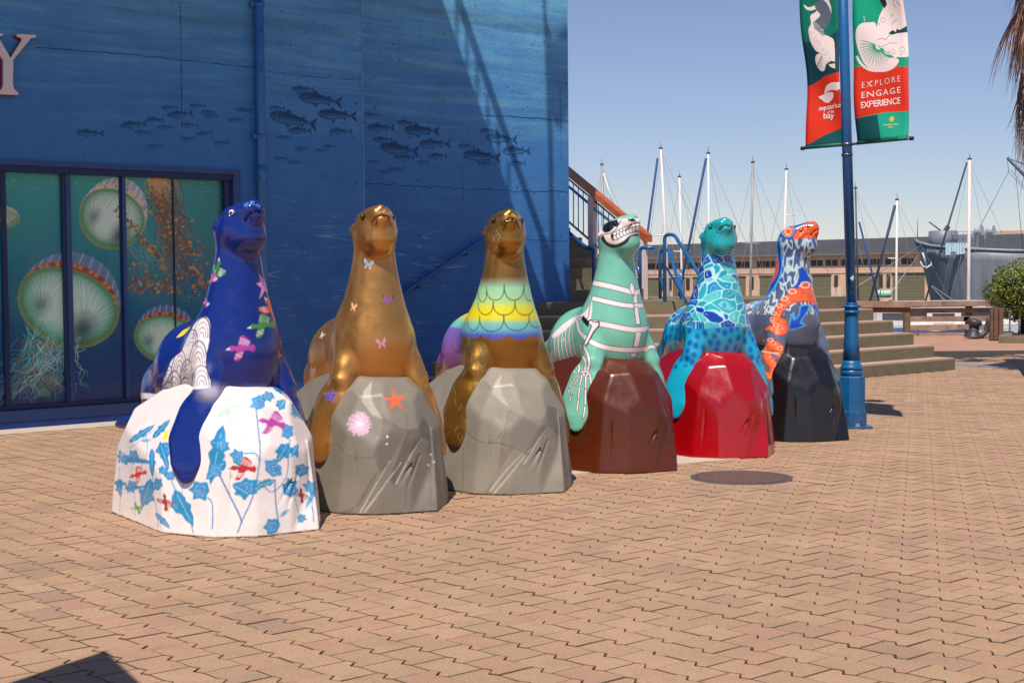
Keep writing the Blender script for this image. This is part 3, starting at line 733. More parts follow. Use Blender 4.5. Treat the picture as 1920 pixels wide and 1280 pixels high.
def art3(S):
    P = S.V; z = P[:, 2]; y = P[:, 1]; n = vnoise(P, 3, 10); n2 = vnoise(P, 13, 40)
    S.bc[:, :3] *= (1+.22*n[:, None]+.1*n2[:, None])
    th = np.arctan2(P[:, 0], -(P[:, 1]-.14)); front = (z > .95) & (y < .45)
    zz = z+.01*n-.0*th
    stops = [(1.50, None), (1.42, (150, 205, 165)), (1.32, (170, 215, 140)), (1.27, (225, 218, 30)), (1.20, (232, 214, 20)), (1.165, (130, 200, 165)), (1.12, (110, 180, 200)), (1.08, (70, 100, 190)), (1.045, (110, 60, 150)), (1.0, (140, 80, 150))]
    colf = np.zeros((len(P), 3)); zs = [s_[0] for s_ in stops[1:]][::-1]; cs = np.array([lin(s_[1]) for s_ in stops[1:]])[::-1]
    for k in range(3): colf[:, k] = np.interp(zz, zs, cs[:, k])
    # scalloped lower edge
    per = .62; ph = (th+.22)/per; fr = ph-np.floor(ph); low = 1.10-.055*np.sqrt(np.clip(1-(2*fr-1)**2, 0, 1))+.0
    m_ = nfade(z, 1.50, 1.40)*0+np.clip((1.49-z)/.08, 0, 1); m_ *= (z > low)*(np.abs(th) < 1.9)
    arm = (np.abs(P[:, 0]) > .17) & (z < 1.06); m_ = m_*(~arm)
    S.bc[:, :3] = S.bc[:, :3]*(1-m_[:, None])+colf*m_[:, None]; S.bc[:, 3] *= (1-m_*.9)
    # purple flank
    fl = (y > .18) & (np.abs(th) > .9) & (z > .72+.25*np.clip(y-.3, 0, .5)) | ((y > .30) & (z > .84)); t = np.clip((z-.85)/.35, 0, 1)[:, None]
    cc = lin((150, 60, 140))*(1-t)+lin((110, 110, 200))*t; cc = np.where((z > 1.12)[:, None], colf, cc); f = fl.astype(float)*(1-m_)
    S.bc[:, :3] = S.bc[:, :3]*(1-f[:, None])+cc*f[:, None]; S.bc[:, 3] *= (1-f*.9)
    dk = (70, 62, 24)
    def U(x0, x1, y0, y1, c=dk):
        S.line(Z3_([(x0+(x1-x0)*(1-math.cos(a))/2, y0+(y1-y0)*math.sin(a)**.7) for a in np.linspace(0.0, math.pi, 13)]), 1.9, c)
    for x0, x1, y0, y1 in ((279, 355, 362, 418), (355, 440, 350, 418), (440, 490, 350, 420), (243, 308, 425, 480), (308, 402, 425, 482), (402, 486, 422, 482), (486, 522, 430, 470), (196, 250, 490, 548), (250, 354, 485, 552), (354, 462, 485, 548), (462, 520, 482, 535), (172, 205, 555, 606), (205, 240, 555, 602), (130, 172, 600, 640), (243, 280, 380, 425)): U(x0, x1, y0, y1)
    for pts in ([(300, 560), (268, 598), (205, 605)], [(180, 610), (185, 650), (215, 690)]): S.line(Z3_(smooth(pts, 4)), 1.6, dk)
    S.line(Z3_(smooth([(352, 118), (358, 96), (372, 84), (392, 82), (408, 92), (416, 115)], 4)), 3.2, (36, 26, 12))
    for sx, x0 in ((-1, 372), (1, 398)):
        for k in range(5): S.line(Z3_(smooth([(x0, 52+k*2), (x0+sx*14, 60+k*5), (x0+sx*(26+k), 74+k*9)], 3)), .9, (190, 190, 160))
    r = random.Random(5)
    for k in range(46):       # crackle on the flipper and chest
        x, y_ = r.choice(((r.uniform(100, 215), r.uniform(760, 1010)), (r.uniform(300, 330), r.uniform(100, 180)), (r.uniform(225, 280), r.uniform(600, 700)), (r.uniform(590, 610), r.uniform(800, 990))))
        pts = [(x, y_)]
        for j in range(4): pts.append((pts[-1][0]+r.uniform(-9, 9), pts[-1][1]+r.uniform(3, 13)))
        S.line(Z3_(pts), .9, (226, 190, 120), a=.6)
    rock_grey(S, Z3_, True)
BONE = (244, 228, 224); INK = (22, 26, 24)
def bone(S, pts, w_, taper=False):
    S.line(Z4(smooth(pts, 4)), w_+2.4, INK); S.line(Z4(smooth(pts, 4)), w_, BONE)
def art4(S):
    P = S.V; n = vnoise(P, 2, 14); S.bc[:, :3] *= (1+.08*n[:, None])
    # back ribs
    for k in range(9):
        x = 168-k*15; bone(S, [(x, 520+k*10), (x-8-k*2, 580+k*9), (x-4-k*2, 650+k*8), (x+22-k*5, 735+k*5), (x+20-k*6, 772+k*2)], 3.6)
    # spine ridge
    S.poly(Z4(closed([(248, 410), (238, 460), (205, 498), (160, 515), (100, 560), (62, 600), (78, 610), (130, 570), (175, 530), (210, 520), (240, 530), (252, 470)], 3)), BONE)
    S.line(Z4(smooth([(250, 415), (240, 470), (230, 520), (200, 512), (180, 520)], 4)), 2.0, INK)
    # chest ribs and breastbone
    bone(S, [(256, 352), (320, 365), (400, 385), (440, 398)], 9); bone(S, [(452, 400), (475, 392), (492, 382)], 9)
    bone(S, [(256, 425), (320, 440), (390, 455), (440, 460)], 8); bone(S, [(455, 460), (490, 458), (512, 456)], 7)
    bone(S, [(262, 540), (330, 552), (420, 570), (480, 572), (535, 560)], 9)
    bone(S, [(180, 530), (190, 575), (220, 610), (280, 645), (350, 662), (440, 668), (510, 662)], 8.5); bone(S, [(515, 655), (535, 652), (552, 655)], 6)
    S.poly(Z4(closed([(437, 350), (450, 375), (448, 405), (440, 408), (430, 385), (430, 362)], 3)), BONE); S.line(Z4(closed([(437, 350), (450, 375), (448, 405), (440, 408), (430, 385), (430, 362)], 3)), 1.3, INK)
    for q in ([(446, 412), (464, 410), (467, 448), (448, 450)], [(448, 464), (466, 462), (482, 550), (456, 550)], [(456, 582), (488, 582), (468, 655), (442, 655)], [(430, 684), (466, 682), (456, 700), (434, 700)]):
        S.poly(Z4(q), INK, grow=.05); cx = sum(p[0] for p in q)/4; cy = sum(p[1] for p in q)/4; S.poly(Z4([(cx+(x-cx)*.78, cy+(y-cy)*.93) for x, y in q]), BONE)
    # shoulder blade and arm bones
    S.poly(Z4([(212, 505), (240, 535), (232, 560), (200, 520)]), INK)
    S.poly(Z4(closed([(232, 530), (248, 524), (262, 535), (284, 532), (286, 556), (262, 585), (232, 640), (215, 652), (210, 640), (228, 600), (246, 556), (233, 548)], 3)), INK); S.poly(Z4(closed([(238, 534), (248, 530), (262, 540), (279, 538), (280, 553), (256, 582), (228, 634), (217, 645), (216, 636), (232, 600), (251, 555), (240, 546)], 3)), BONE)
    bone(S, [(197, 645), (206, 690), (222, 730), (214, 765)], 4.2); bone(S, [(212, 648), (232, 690), (238, 730), (226, 768)], 4.2)
    for x, y in ((206, 770), (220, 768), (233, 772), (212, 782), (228, 784), (240, 782)): S.poly(xf([(-1, -1), (1, -1), (1, 1), (-1, 1)], *Z4([(x, y)])[0], 3.2), INK); S.poly(xf([(-1, -1), (1, -1), (1, 1), (-1, 1)], *Z4([(x, y)])[0], 2.1), BONE)
    for ch in ([(204, 785), (193, 840), (187, 900), (180, 960)], [(222, 788), (221, 850), (219, 930), (210, 990)], [(242, 786), (250, 850), (250, 905), (240, 985)], [(195, 785), (165, 835), (152, 880), (148, 910)], [(190, 780), (158, 815), (143, 850), (140, 872)]):
        for i in range(3):
            (x0, y0), (x1, y1) = ch[i], ch[i+1]; bone(S, [(x0+(x1-x0)*.06, y0+(y1-y0)*.06), (x0+(x1-x0)*.9, y0+(y1-y0)*.9)], 2.9 if ch[0][0] > 200 else 2.0)
    # skull
    S.poly(Z4(closed([(276, 100), (300, 58), (345, 32), (400, 22), (455, 20), (494, 55), (492, 105), (476, 130), (440, 132), (430, 140), (415, 165), (380, 182), (345, 188), (312, 170), (290, 140)], 3)), INK, grow=.08)
    S.poly(Z4(closed([(272, 96), (298, 52), (345, 24), (405, 12), (460, 10), (496, 50), (492, 100), (468, 120), (430, 128), (405, 150), (370, 170), (340, 168), (318, 155), (304, 128), (292, 140), (280, 130)], 3)), BONE, grow=.08)
    S.poly(Z4(closed([(300, 96), (312, 70), (340, 56), (372, 56), (362, 82), (340, 108), (318, 116), (302, 112)], 3)), INK, grow=.05)
    S.line(Z4(smooth([(386, 58), (370, 92), (340, 118), (305, 124), (290, 132)], 4)), 2.0, INK)
    S.poly(Z4(closed([(338, 126), (356, 118), (372, 130), (360, 150), (345, 150)], 3)), INK)
    r = random.Random(8)
    for k in range(8):
        t = k/7; x = 362+t*104; y = 132-42*t-6*math.sin(t*3.1)
        for dy in (-8, 8): S.poly(xf(closed([(-1, -1), (1, -1), (1, 1), (-1, 1)], 3), *Z4([(x, y+dy)])[0], 4.4, -22), INK); S.poly(xf(closed([(-1, -1), (1, -1), (1, 1), (-1, 1)], 3), *Z4([(x, y+dy)])[0], 3.2, -22), (250, 242, 238))
    S.poly(Z4(closed([(418, 56), (430, 48), (446, 50), (456, 60), (440, 66)], 3)), INK)
    P = S.rV; n = vnoise(P, 5, 9); S.rc[:, :3] *= (1+.2*n[:, None])
def art5(S):
    P = S.V; z = P[:, 2]
    r = np.random.RandomState(21); wp = P+.085*np.stack([vnoise(P, 31+k, 10) for k in range(3)], 1)+.02*np.stack([vnoise(P, 51+k, 30) for k in range(3)], 1)
    K = 1300; seeds = np.stack([r.uniform(-.45, .45, K), r.uniform(-.25, 1.2, K), r.uniform(.35, 1.75, K)], 1)
    sc = np.array([1.0, 1.0, 1.35]); best = np.full((len(P), 2), 9.0); bi = np.zeros(len(P), int)
    # anisotropic cells that curl like leaves
    A1 = (wp*sc).astype(np.float32); B1 = (seeds*sc).astype(np.float32)
    for a in range(0, len(P), 8000):
        D = ((A1[a:a+8000, None, :]-B1[None])**2).sum(-1); o = np.argpartition(D, 2, axis=1)[:, :2]; dd = np.take_along_axis(D, o, 1); s_ = np.argsort(dd, 1)
        best[a:a+8000] = np.sqrt(np.take_along_axis(dd, s_, 1)); bi[a:a+8000] = np.take_along_axis(o, s_, 1)[:, 0]
    pal = np.array([lin(c) for c in ((6, 60, 165), (10, 100, 185), (20, 145, 195), (45, 175, 190), (80, 200, 190), (10, 80, 175), (30, 160, 180), (8, 120, 170))]); cid = r.randint(0, len(pal), K)
    cell = pal[cid[bi]]; edge = np.clip(1.5-(best[:, 1]-best[:, 0])/.006, 0, 1)
    inner = ((best[:, 1]-best[:, 0]) > .034) & ((best[:, 1]-best[:, 0]) < .041)
    edge = np.maximum(edge, inner*.35)
    mos = cell*(1-edge[:, None])+lin((190, 236, 238))*edge[:, None]
    low = z-.06*vnoise(P, 40, 8)
    hi_ = nfade(z+.02*vnoise(P, 41, 10), 1.72, 1.66) if False else (z < 1.66+.03*vnoise(P, 41, 10)).astype(float)
    arm = (low < .72)
    spots_zone = (low < 1.06) & ~arm
    cv = P[(z > .62) & (z < 1.12)]; s2 = []
    for q in cv[r.permutation(len(cv))[:4000]]:
        if all(((q-o_)**2).sum() > .058**2 for o_ in s2): s2.append(q)
    D2 = np.full(len(P), 9.0)
    for q in s2: D2 = np.minimum(D2, ((P-q)**2*np.array([1.3, 1.3, .7])).sum(1))
    spot = np.clip(1.5-np.sqrt(D2)/.024, 0, 1)
    base = np.tile(lin((22, 160, 190)), (len(P), 1)); lo2 = nfade(z, .95, .8)[:, None]*.7 if False else np.clip((.93-z)/.16, 0, .75)[:, None]*((P[:, 1] > .1) | (np.abs(P[:, 0]) < .2))[:, None]; base = base*(1-lo2)+lin((105, 135, 150))*lo2
    spc = base*(1-spot[:, None])+lin((12, 85, 175))*spot[:, None]
    head = lin((30, 165, 170))
    c = np.where(spots_zone[:, None], spc, mos); c = np.where(arm[:, None], lin((20, 165, 195)), c); S.bc[:, :3] = c*hi_[:, None]+head*(1-hi_[:, None])
    S.line(Z5(smooth([(372, 92), (380, 86), (392, 84), (404, 88), (410, 94)], 4)), 1.6, (10, 70, 80))
    P = S.rV; n = vnoise(P, 5, 9); S.rc[:, :3] *= (1+.12*n[:, None])
def art6(S):
    P = S.V; z = P[:, 2]; n = vnoise(P, 3, 13); n2 = vnoise(P, 5, 50); n3 = np.abs(vnoise(P*np.array([1, 1, .32])+.01*vnoise(P, 77, 30)[:, None], 15, 105))
    S.bc[:, :3] *= (1+.25*n[:, None]+.12*n2[:, None])
    fur = (z > 1.12) & (z < 1.9); m_ = fur*np.clip(1.6-n3*9, 0, 1)*.75; blend(S.bc, m_, (205, 222, 220))
    m_ = fur*np.clip(n2*3-.6, 0, 1)*.5; blend(S.bc, m_, (40, 60, 70))
    blend(S.bc, np.clip((z-1.25)/.3, 0, .6), (40, 78, 140)); m_ = fur*np.clip(1.5-n3*8, 0, 1)*.8; blend(S.bc, m_, (205, 222, 216))
    BL = (18, 70, 185); LB = (70, 165, 225); OR = (238, 92, 36); OL = (250, 190, 160)
    def ribbon(pts, w_, c=BL, e=LB): S.line(Z6(smooth(pts, 5)), w_+3.2, e, grow=.05); S.line(Z6(smooth(pts, 5)), w_, c)
    S.poly(Z6(closed([(176, 130), (190, 200), (196, 300), (170, 380), (120, 450), (60, 500), (30, 512), (70, 470), (120, 400), (150, 330), (165, 240), (160, 160)], 3)), LB); S.poly(Z6(closed([(174, 150), (186, 220), (188, 300), (160, 378), (110, 448), (70, 485), (110, 430), (150, 350), (168, 260), (168, 180)], 3)), BL)
    S.poly(Z6(closed([(158, 200), (172, 240), (174, 310), (150, 365), (134, 378), (140, 330), (150, 260)], 3)), OR)
    S.poly(Z6(closed([(296, 290), (330, 330), (352, 378), (310, 385), (262, 400), (285, 360)], 3)), BL)
    S.poly(Z6(closed([(290, 505), (345, 500), (330, 540), (300, 590), (330, 608), (290, 625), (225, 640), (230, 600), (245, 545), (262, 540), (262, 572), (285, 550)], 2)), LB); S.poly(Z6(closed([(297, 510), (338, 506), (320, 545), (288, 598), (310, 610), (236, 632), (240, 595), (248, 560), (256, 586), (290, 555)], 2)), BL)
    S.poly(Z6([(355, 500), (400, 498), (415, 580), (385, 545)]), BL); S.line(Z6([(352, 502), (384, 548), (416, 585)]), 1.6, LB)
    # octopus arm
    def tent(pts, ws):
        pts = smooth(pts, 5); n_ = len(pts); W = np.interp(np.linspace(0, 1, n_), np.linspace(0, 1, len(ws)), ws)
        for i in range(n_-1): S.line(Z6([pts[i], pts[i+1]]), W[i]+2.4, (150, 40, 20), grow=.05)
        for i in range(n_-1): S.line(Z6([pts[i], pts[i+1]]), W[i], OR, grow=.05)
        r = random.Random(4)
        for i in range(0, n_-1):
            for k in range(4):
                x = pts[i][0]+r.uniform(-1, 1)*W[i]*1.1; y = pts[i][1]+r.uniform(-1, 1)*W[i]*1.1; S.line(Z6([(x, y), (x+4, y+2)]), 1.1, (250, 150, 100))
    tent([(392, 460), (345, 440), (290, 445), (235, 465), (190, 510), (165, 560), (160, 590), (188, 600), (195, 630), (165, 640), (130, 622), (100, 632)], [38, 30, 24, 18, 13, 12, 16, 20, 20, 12, 8, 3])
    tent([(198, 790), (175, 740), (140, 720), (112, 740), (118, 790), (150, 840), (130, 885), (95, 870), (75, 815)], [16, 20, 20, 14, 14, 14, 12, 9, 3])
    for x, y, s_ in ((320, 390, 10), (368, 408, 6), (250, 425, 8), (208, 465, 7), (178, 503, 6), (150, 545, 5.5), (140, 575, 5), (160, 610, 6), (140, 590, 4), (130, 690, 6), (104, 692, 5), (180, 735, 6), (190, 765, 5)):
        c = Z6([(x, y)])[0]; S.poly(xf([(math.cos(a), math.sin(a)*.7) for a in np.linspace(0, 6.1, 12)], *c, s_), OL); S.poly(xf([(math.cos(a), math.sin(a)*.7) for a in np.linspace(0, 6.1, 12)], *c, s_*.62), (225, 90, 50))
    # face
    S.poly(Z6(closed([(158, 110), (172, 75), (220, 45), (270, 42), (285, 75), (262, 120), (250, 145), (215, 140), (185, 130)], 3)), (40, 90, 160), grow=.06)
    S.poly(Z6(closed([(255, 140), (268, 105), (295, 72), (335, 52), (385, 50), (395, 90), (385, 130), (330, 136), (290, 140)], 3)), OR, grow=.08)
    S.line(Z6(smooth([(282, 142), (300, 132), (325, 112), (345, 112), (358, 125)], 4)), 1.8, (90, 30, 20)); S.line(Z6(smooth([(290, 120), (305, 95), (325, 82)], 4)), 1.4, OL)
    S.poly(Z6(closed([(318, 68), (332, 62), (346, 70), (338, 78)], 3)), (30, 18, 18))
    ey = [(math.cos(a), math.sin(a)) for a in np.linspace(0, 6.1, 14)]; c = Z6([(226, 98)])[0]
    S.poly(xf(ey, c[0], c[1], 12, -10, sy=.95), LB); S.poly(xf(ey, c[0], c[1], 10.4), OR); S.poly(xf(ey, c[0], c[1], 7), OL); S.poly(xf(ey, c[0], c[1], 5), OR)
    P = S.rV; n = vnoise(P, 5, 9); S.rc[:, :3] *= (1+.2*n[:, None])
EYE_W = mat('eye white paint', lin((240, 235, 230)), .2, var=.02, coat=.5)
EYE_B = mat('eye black paint', lin((15, 12, 12)), .12, var=.02, coat=.8)
EYE_G = mat('eye dark amber paint', lin((60, 35, 15)), .15, var=.1, coat=.8)
def finish(S, label, mb_, mr_, eye=EYE_B, yaw=0.0, eyering=None, group='painted sea lion statues on rocks'):
    root = empty('sea_lion_statue', S.o, S.phi, label, 'statue', group)
    rock = link('rock', np_mesh('rock', S.rV, S.rQ, S.rc, mr_), root)
    body = link('sea_lion', np_mesh('sea_lion', S.V, S.Q, S.bc, mb_), root)
    c, s_ = math.cos(math.radians(yaw)), math.sin(math.radians(yaw))
    for sx in (-1, 1):
        p = head_point(sx*.1015, -.0875, 1.884, math.radians(yaw))
        m_ = MB(); n = 12
        prof = [(.0175*math.sin(math.pi*k/8)+.0001, -.0175*math.cos(math.pi*k/8)) for k in range(9)]
        m_.lathe(prof, p, n=12, tilt=(sx*.8*c+.6*s_, sx*.8*s_-.6*c, .1))
        e_ = m_.build('eye', eye, body)
        if eye is EYE_W:
            dr = np.array([sx*.72*c+.69*s_, sx*.72*s_-.69*c, -.05]); MB().lathe([(.0001, .0), (.008, .0005), (.0085, -.003)][::-1], np.array(p)+dr*.0178, n=12, tilt=dr).build('pupil', EYE_B, body)
    return root
def fill(S, bc, rc, bm=0.0):
    S.prep(); S.bc[:] = np.append(lin(bc), bm); S.rc[:] = np.append(lin(rc), 0)
def nfade(t, a, b): return np.clip((t-a)/(b-a), 0, 1)
def vnoise(P, seed, f):
    """cheap smooth value noise made of a few random plane waves"""
    r = np.random.RandomState(seed); out = np.zeros(len(P))
    for k in range(7):
        d = r.normal(size=3); d /= np.linalg.norm(d); out += np.sin(P@d*f*r.uniform(.6, 1.7)+r.uniform(0, 6.28)+1.3*np.sin(P@np.roll(d, 1)*f*.7+k))
    return out/7
def blend(col, m_, c, metal=None):
    m_ = m_[:, None]; cc = lin(c); col[:, :3] = col[:, :3]*(1-m_)+cc*m_
    if metal is not None: col[:, 3] = col[:, 3]*(1-m_[:, 0])+metal*m_[:, 0]

# ---- 1 blue with birds on a white rock
S = Statue(452, 1008, 40, 0); S1 = S
fill(S, (8, 36, 118), (238, 226, 220))
art1(S)
finish(S, 'blue sea lion with birds and scalloped white wing on white rock with blue flowers', paint_mat('cobalt gloss paint', .24, .5, .08), paint_mat('white gloss rock paint', .22, .5, .06), EYE_W, 0)
# ---- 2 gold with butterflies on a grey rock with a starfish
S = Statue(705, 965, 25, -7); S2 = S
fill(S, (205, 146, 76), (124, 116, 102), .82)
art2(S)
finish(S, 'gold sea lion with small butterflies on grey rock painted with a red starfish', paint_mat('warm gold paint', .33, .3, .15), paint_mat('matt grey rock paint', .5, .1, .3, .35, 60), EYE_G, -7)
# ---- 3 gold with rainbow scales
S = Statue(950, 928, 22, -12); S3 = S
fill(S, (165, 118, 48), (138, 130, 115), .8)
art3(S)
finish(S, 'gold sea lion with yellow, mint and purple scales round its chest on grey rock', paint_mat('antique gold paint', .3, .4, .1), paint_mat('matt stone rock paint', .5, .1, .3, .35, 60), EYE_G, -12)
# ---- 4 mint skeleton on brown rock
S = Statue(1160, 888, 27, 10); S4 = S
fill(S, (118, 190, 165), (88, 36, 12))
art4(S)
finish(S, 'mint green sea lion painted as a skeleton with skull face on brown rock', paint_mat('mint gloss paint', .25, .5, .08), paint_mat('brown gloss rock paint', .22, .15, .05), EYE_B, 10)
# ---- 5 turquoise on red rock
S = Statue(1350, 860, 14, -6); S5 = S
fill(S, (25, 160, 180), (158, 4, 12))
art5(S)
finish(S, 'turquoise sea lion with white outlined leaf mosaic on a glossy red rock', paint_mat('turquoise gloss paint', .2, .6, .06), paint_mat('red gloss rock paint', .18, .5, .04), mat('eye teal paint', lin((40, 110, 90)), .2, coat=.6), -6)
# ---- 6 grey octopus on black rock
S = Statue(1492, 829, 28, 30); S6 = S
fill(S, (92, 100, 124), (26, 21, 24))
art6(S)
finish(S, 'grey sea lion with orange octopus arm and orange snout on a black rock', paint_mat('grey gloss paint', .25, .5, .08), paint_mat('black gloss rock paint', .24, .3, .06), mat('eye orange paint', lin((235, 110, 60)), .2, coat=.5), 30)
# ================================================================== aquarium building (local x runs along the wall, local -y looks out)
ROT = math.radians(40)
BO = OB.copy(); BO[2] = 0
bld = empty('aquarium_building', BO, ROT, 'blue concrete building with a painted sea mural, shoals of fish and a jellyfish window', 'building')
def bl(x, y, off=0.0):
    """photo pixel -> (s, z) on the plane 'off' metres in front of the door wall"""
    p = onplane(x, y, BO+B*off, B); return float(np.dot(p-BO, A)), float(p[2])
WALL2_OFF = -float(np.dot(onplane(1068, 563.3, np.array([.82, 20.3, 0]), B)-BO, B))   # distance behind the door wall
def mural(name, zt, dark=0):
    q = N(name); co = q.coord((1, 1, 1)); sep = q.n('ShaderNodeSeparateXYZ'); q.l(co, sep.inputs[0])
    base = q.ramp(q.math('DIVIDE', sep.outputs['Z'], 6.0), [(0.0, L4((34, 86, 148))), (.3, L4((44, 104, 168))), (.55, L4((62, 128, 190))), (.8, L4((90, 162, 212))), (1, L4((108, 178, 220)))])
    st = q.coord((.35, .35, 5.5)); w1 = q.noise(1.9, st, 5, .62, .6)
    streak = q.ramp(w1, [(.46, 0.0), (.60, .55), (.72, .9)]); upz = q.ramp(q.math('DIVIDE', sep.outputs['Z'], 6.0), [(.50, .08), (.68, .75), (.9, 1.0)])
    c = q.mix(q.math('MULTIPLY', streak, upz), base, L4((120, 185, 205)))
    dkst = q.ramp(q.noise(1.3, q.coord((.3, .3, 4)), 4, .6, .4), [(.45, 0.0), (.68, .5)]); c = q.mix(q.math('MULTIPLY', dkst, upz), c, L4((28, 70, 120)))
    # thin wave glints low down
    wv = q.n('ShaderNodeTexNoise', Scale=1.6, Detail=1, Roughness=.4, Distortion=.5); q.l(q.coord((.45, .45, 7)), wv.inputs['Vector'])
    gl = q.ramp(wv.outputs['Fac'], [(.500, 0.0), (.512, .35), (.522, .35), (.535, 0.0)]); gm = q.ramp(q.noise(1.1, co, 2), [(.5, 0.0), (.62, 1.0)])
    lowz = q.ramp(q.math('DIVIDE', sep.outputs['Z'], 6.0), [(.05, 0.0), (.1, 1.0), (.36, 1.0), (.42, 0.0)])
    c = q.mix(q.math('MULTIPLY', q.math('MULTIPLY', gl, gm), lowz), c, L4((165, 185, 205)))
    mot = q.ramp(q.noise(2.2, co, 7, .7), [(.3, (.82, .84, .88, 1)), (.7, (1.1, 1.08, 1.06, 1))]); c = q.mix(1.0, c, mot, 'MULTIPLY')
    pit = q.ramp(q.noise(26, co, 2, .4), [(.24, 1.0), (.29, 0.0)]); c = q.mix(pit, c, L4((25, 45, 75)))
    chip = q.ramp(q.noise(19, co, 2, .4), [(.775, 0.0), (.79, .8)]); c = q.mix(chip, c, L4((150, 175, 195)))
    q.col(c); q.rough(.72); h = q.math('SUBTRACT', q.noise(24, co, 6, .7), q.math('MULTIPLY', pit, .6)); q.bump(h, .35, .02)
    return q.m
MUR = mural('painted mural concrete', 6)
# --- door wall with its opening
s_pipe0, _ = bl(487, 300); sO1, zO1 = bl(449, 318); sO0 = -3.6; _, zO0 = bl(120, 772)
zO0 = bl(300, 764)[1]; zO1 = bl(300, 312)[1]
TOP = 6.6; RC = .16
sPil0, _ = bl(499, 300, .1); sPil1, _ = bl(681, 300, .1)
W = MB()
W.box((-9, 0, zO1), (sO1, .5, TOP)); W.box((sO1, 0, 0), (sPil1-.02, .5, TOP)); W.box((-9, 0, 0), (sO0, .5, zO1))
W.build('wall', MUR, bld)
W = MB(); W.box((sPil0, -.10, -.01), (sPil1, .0-.002, TOP)); W.box((sPil1-.5, -.002, -.01), (sPil1, WALL2_OFF+.3, TOP)); W.build('pilaster', MUR, bld)
s2e = float(np.dot(onplane(1068, 563, BO-B*WALL2_OFF, B)-BO, A))
W = MB(); W.box((sPil1+.002, WALL2_OFF, -.01), (s2e, WALL2_OFF+.45, TOP+2)); W.build('wall', MUR, bld, 'recessed mural wall beside the steps, half in sun')
SILL = mat('chipped deep blue paint', lin((22, 62, 130)), .5, var=.25, scale=5, bump=.2, stain=lin((160, 140, 130)), stain_t=.70)
W = MB(); W.box((-9, -.02, .0), (sO1+.05, .3, zO0-.05)); W.box((-9, -.10, -.0), (sO1+.08, -.02, zO0-.17)); W.build('ledge', SILL, bld)
# cast joints and cracks in the wall: thin recess lines laid 1 mm proud as dark caulk
JO = mat('dark wall crack', lin((22, 56, 96)), .9)
def crack(pts, w_, off, name='wall_crack', wob=.006, seed=0):
    r = random.Random(seed); m_ = MB(); P_ = []
    for i in range(len(pts)-1):
        (s0, z0), (s1, z1) = pts[i], pts[i+1]; n = max(2, int(math.hypot(s1-s0, z1-z0)/.06))
        for k in range(n): t = k/n; P_.append((s0+(s1-s0)*t, z0+(z1-z0)*t+r.uniform(-wob, wob)))
    P_.append(pts[-1])
    for (s0, z0), (s1, z1) in zip(P_[:-1], P_[1:]):
        ww = w_*r.uniform(.5, 1.3); dx, dz = s1-s0, z1-z0; L = math.hypot(dx, dz); nx, nz = -dz/L*ww/2, dx/L*ww/2
        m_.add([(s0+nx, off, z0+nz), (s0-nx, off, z0-nz), (s1-nx, off, z1-nz), (s1+nx, off, z1+nz)], [(0, 1, 2, 3)])
    m_.build(name, JO, bld)
crack([bl(66, 89), bl(200, 99), bl(340, 112), bl(480, 128)], .007, -.002, seed=1)
crack([bl(338, 5), bl(339, 60), bl(341, 240)], .006, -.002, 'wall_joint', .001, 2)
w2 = lambda x, y: (lambda p: (float(np.dot(p-BO, A)), float(p[2])))(onplane(x, y, BO-B*WALL2_OFF, B))
pl = lambda x, y: bl(x, y, .1)
crack([w2(684, 345), w2(740, 344), w2(768, 350), w2(830, 352), w2(900, 356), w2(1000, 359), w2(1030, 358), w2(1066, 362)], .008, WALL2_OFF-.002, wob=.02, seed=3)
crack([w2(905, 216), w2(985, 220), w2(1066, 228)], .008, WALL2_OFF-.002, wob=.01, seed=4)
crack([w2(866, 310), w2(868, 385)], .006, WALL2_OFF-.002, 'wall_joint', .002, 5)
crack([w2(1050, 160), w2(1052, 300)], .005, WALL2_OFF-.002, 'wall_joint', .002, 6)
crack([w2(900, 447), w2(1066, 452)], .006, WALL2_OFF-.002, wob=.003, seed=7)
crack([pl(500, 135), pl(600, 145), pl(678, 150)], .005, -.102, wob=.01, seed=8)
# corner bead of the pilaster
W = MB(); W.box((sPil1-.004, -.106, .0), (sPil1+.006, -.08, TOP)); W.build('corner_bead', mat('pale blue bead', lin((110, 150, 190)), .5), bld)
